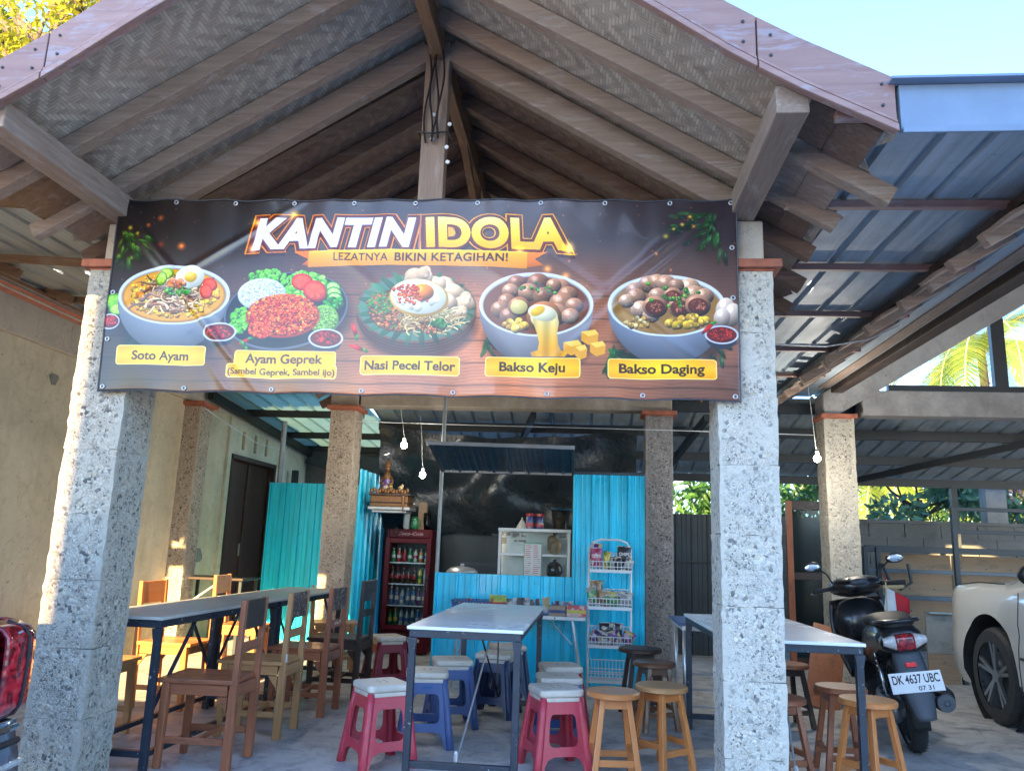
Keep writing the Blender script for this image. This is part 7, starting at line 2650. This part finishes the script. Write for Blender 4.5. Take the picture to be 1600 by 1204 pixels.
# mango-like bushes behind the yard wall
cs = [(1.2+.42*i+rr_.uniform(-.2, .2), 13.1+rr_.uniform(-.35, .5), 1.9+rr_.uniform(-.3, 1.1), .42) for i in range(8)]
tree('mango_tree', 'dark green long leaved tree behind the wall between the two pillars', (2.4, 13.3, 0), (2.4, 13.3, 2.3), cs, 1500, .26, 'leaf', .28, 5)
cs = [(4.5+.30*i+rr_.uniform(-.2, .2), 13.2+rr_.uniform(-.3, .5), 2.0+rr_.uniform(-.3, 1.0), .42) for i in range(8)]
tree('mango_tree', 'blue green bushy tree just right of the pale pillar', (5.2, 13.4, 0), (5.4, 13.4, 2.2), cs, 2300, .20, 'leaf_blue', .42, 6)
cs = [(6.1+.3*i+rr_.uniform(-.2, .2), 13.9+rr_.uniform(-.3, .5), 2.3+rr_.uniform(-.4, 1.0), .5) for i in range(7)]
tree('shrub_tree', 'bright green feathery tree left of the palm', (6.9, 14, 0), (6.9, 14, 2.6), cs, 4200, .15, 'leaf', .22, 7)
m = MB()
t = thing('flowering_shrub', 'pink flowered shrub top showing over the yard wall', 'shrub', (6.75, 13.2, 0), group='trees behind the buildings')
part('trunk', MB().tube([(0, 0, 0), (.05, 0, 1.4), (0, 0, 2.5)], .04, 7, r1=.02), 'bark', t)
fl_ = MB()
for q in range(70):
    fl_.ell((rng.uniform(-.3, .3), rng.uniform(-.2, .2), 2.55+rng.uniform(-.35, .35)), (.035, .035, .025), 6, 4)
M['petal'] = paint('pink_petal', (.62, .30, .26), .6, 0, .3, 30)
part('blossom', fl_, 'petal', t, smooth=True)
def palm(name, label, base, h, nf, fl, seed, leaf='palm', a0=0, a1=6.28, lean=(0, 0)):
    t = thing(name, label, 'palm', base, group='coconut palms behind the car port')
    r_ = random.Random(seed)
    tp = Vector((lean[0], lean[1], h))
    m = MB()
    m.tube([(0, 0, 0), tp*.5+Vector((.1, 0, 0)), tp], .14, 12, r1=.10)
    for q in range(14):
        f_ = q/14
        p = Vector((0, 0, 0)).lerp(tp, f_)
        m.lathe([(.15-.04*f_, 0), (.15-.04*f_, .03)], (p.x+.1*math.sin(f_*3.14), p.y, p.z), 12)
    part('trunk', m, 'bark', t, smooth=False)
    for i in range(nf):
        az = a0+(a1-a0)*i/nf+r_.uniform(-.15, .15)
        el = r_.uniform(-.1, 1.0)
        L_ = fl*r_.uniform(.85, 1.1)
        pts = []
        p = Vector(tp)
        e = el
        ns = 22
        for q in range(ns+1):
            pts.append(p.copy())
            p += Vector((math.cos(az)*math.cos(e), math.sin(az)*math.cos(e), math.sin(e)))*(L_/ns)
            e -= (.055+.03*r_.random())*(1+q/ns)
        f = part('rachis', MB().tube(pts, .02, 6, r1=.006), 'straw', t, label=None)
        vs, fs, sh_ = [], [], []
        for q in range(1, ns*4):
            x = q/4
            i0 = int(x)
            if i0 >= ns:
                break
            a = pts[i0].lerp(pts[i0+1], x-i0)
            d = (pts[i0+1]-pts[i0]).normalized()
            s0 = d.cross(Vector((0, 0, 1))).normalized()
            u0 = s0.cross(d)
            ll_ = .62*fl/3.2*math.sin(math.pi*min(1, .12+.86*q/(ns*4)))**.7
            for s_ in (-1, 1):
                dd = (s0*s_*.85+d*.55+u0*(.22-.0)+Vector((0, 0, -.35))).normalized()
                w_ = d*.016
                o = len(vs)
                a2 = a+dd*ll_*.5+Vector((0, 0, .02))
                a3 = a+dd*ll_+Vector((0, 0, -.10*ll_))
                vs += [a-w_, a+w_, a2+w_, a3, a2-w_]
                fs += [(o, o+1, o+2, o+4), (o+4, o+2, o+3)]
                v = r_.random()
                sh_ += [v]*5
        me = bpy.data.meshes.new('leaflet')
        me.from_pydata([tuple(v) for v in vs], [], fs)
        at = me.attributes.new('shade', 'FLOAT', 'POINT')
        at.data.foreach_set('value', np.array(sh_, np.float32))
        me.materials.append(M[leaf])
        part('frond', None, None, t, data=me)
    return t
palm('coconut_palm', 'low coconut palm with yellow lit fronds above the yard wall at the right', (11.2, 20.0, 0), 2.6, 22, 4.2, 3)
palm('coconut_palm', 'tall coconut palm whose fronds show through the gable opening', (10.0, 20.5, 0), 6.6, 20, 4.0, 8)
palm('coconut_palm', 'coconut palm standing farthest left behind the car port', (7.2, 20.5, 0), 3.2, 16, 3.4, 21)
cs = [(-2+rr_.uniform(-9, 22), 24+rr_.uniform(-2, 2), 1.6+rr_.uniform(-1, 1.4), 1.3) for _ in range(60)]
t = thing('hedge', 'distant green hedge filling the gaps behind the yard', 'hedge', (5, 24, 0))
leaf_cloud('crown', t, 9000, clumps(cs, 1.2), .35, 'leaf', asp=.5, seed=9)
part('trunk', MB().tube([(4, 24, 0), (4, 24, 2)], .1, 8).tube([(9, 24, 0), (9, 24, 2)], .1, 8), 'bark', t, world=True)
for tt in [o for o in C.objects if o.parent is None and o.type == 'EMPTY' and not o.children]:
    bpy.data.objects.remove(tt)
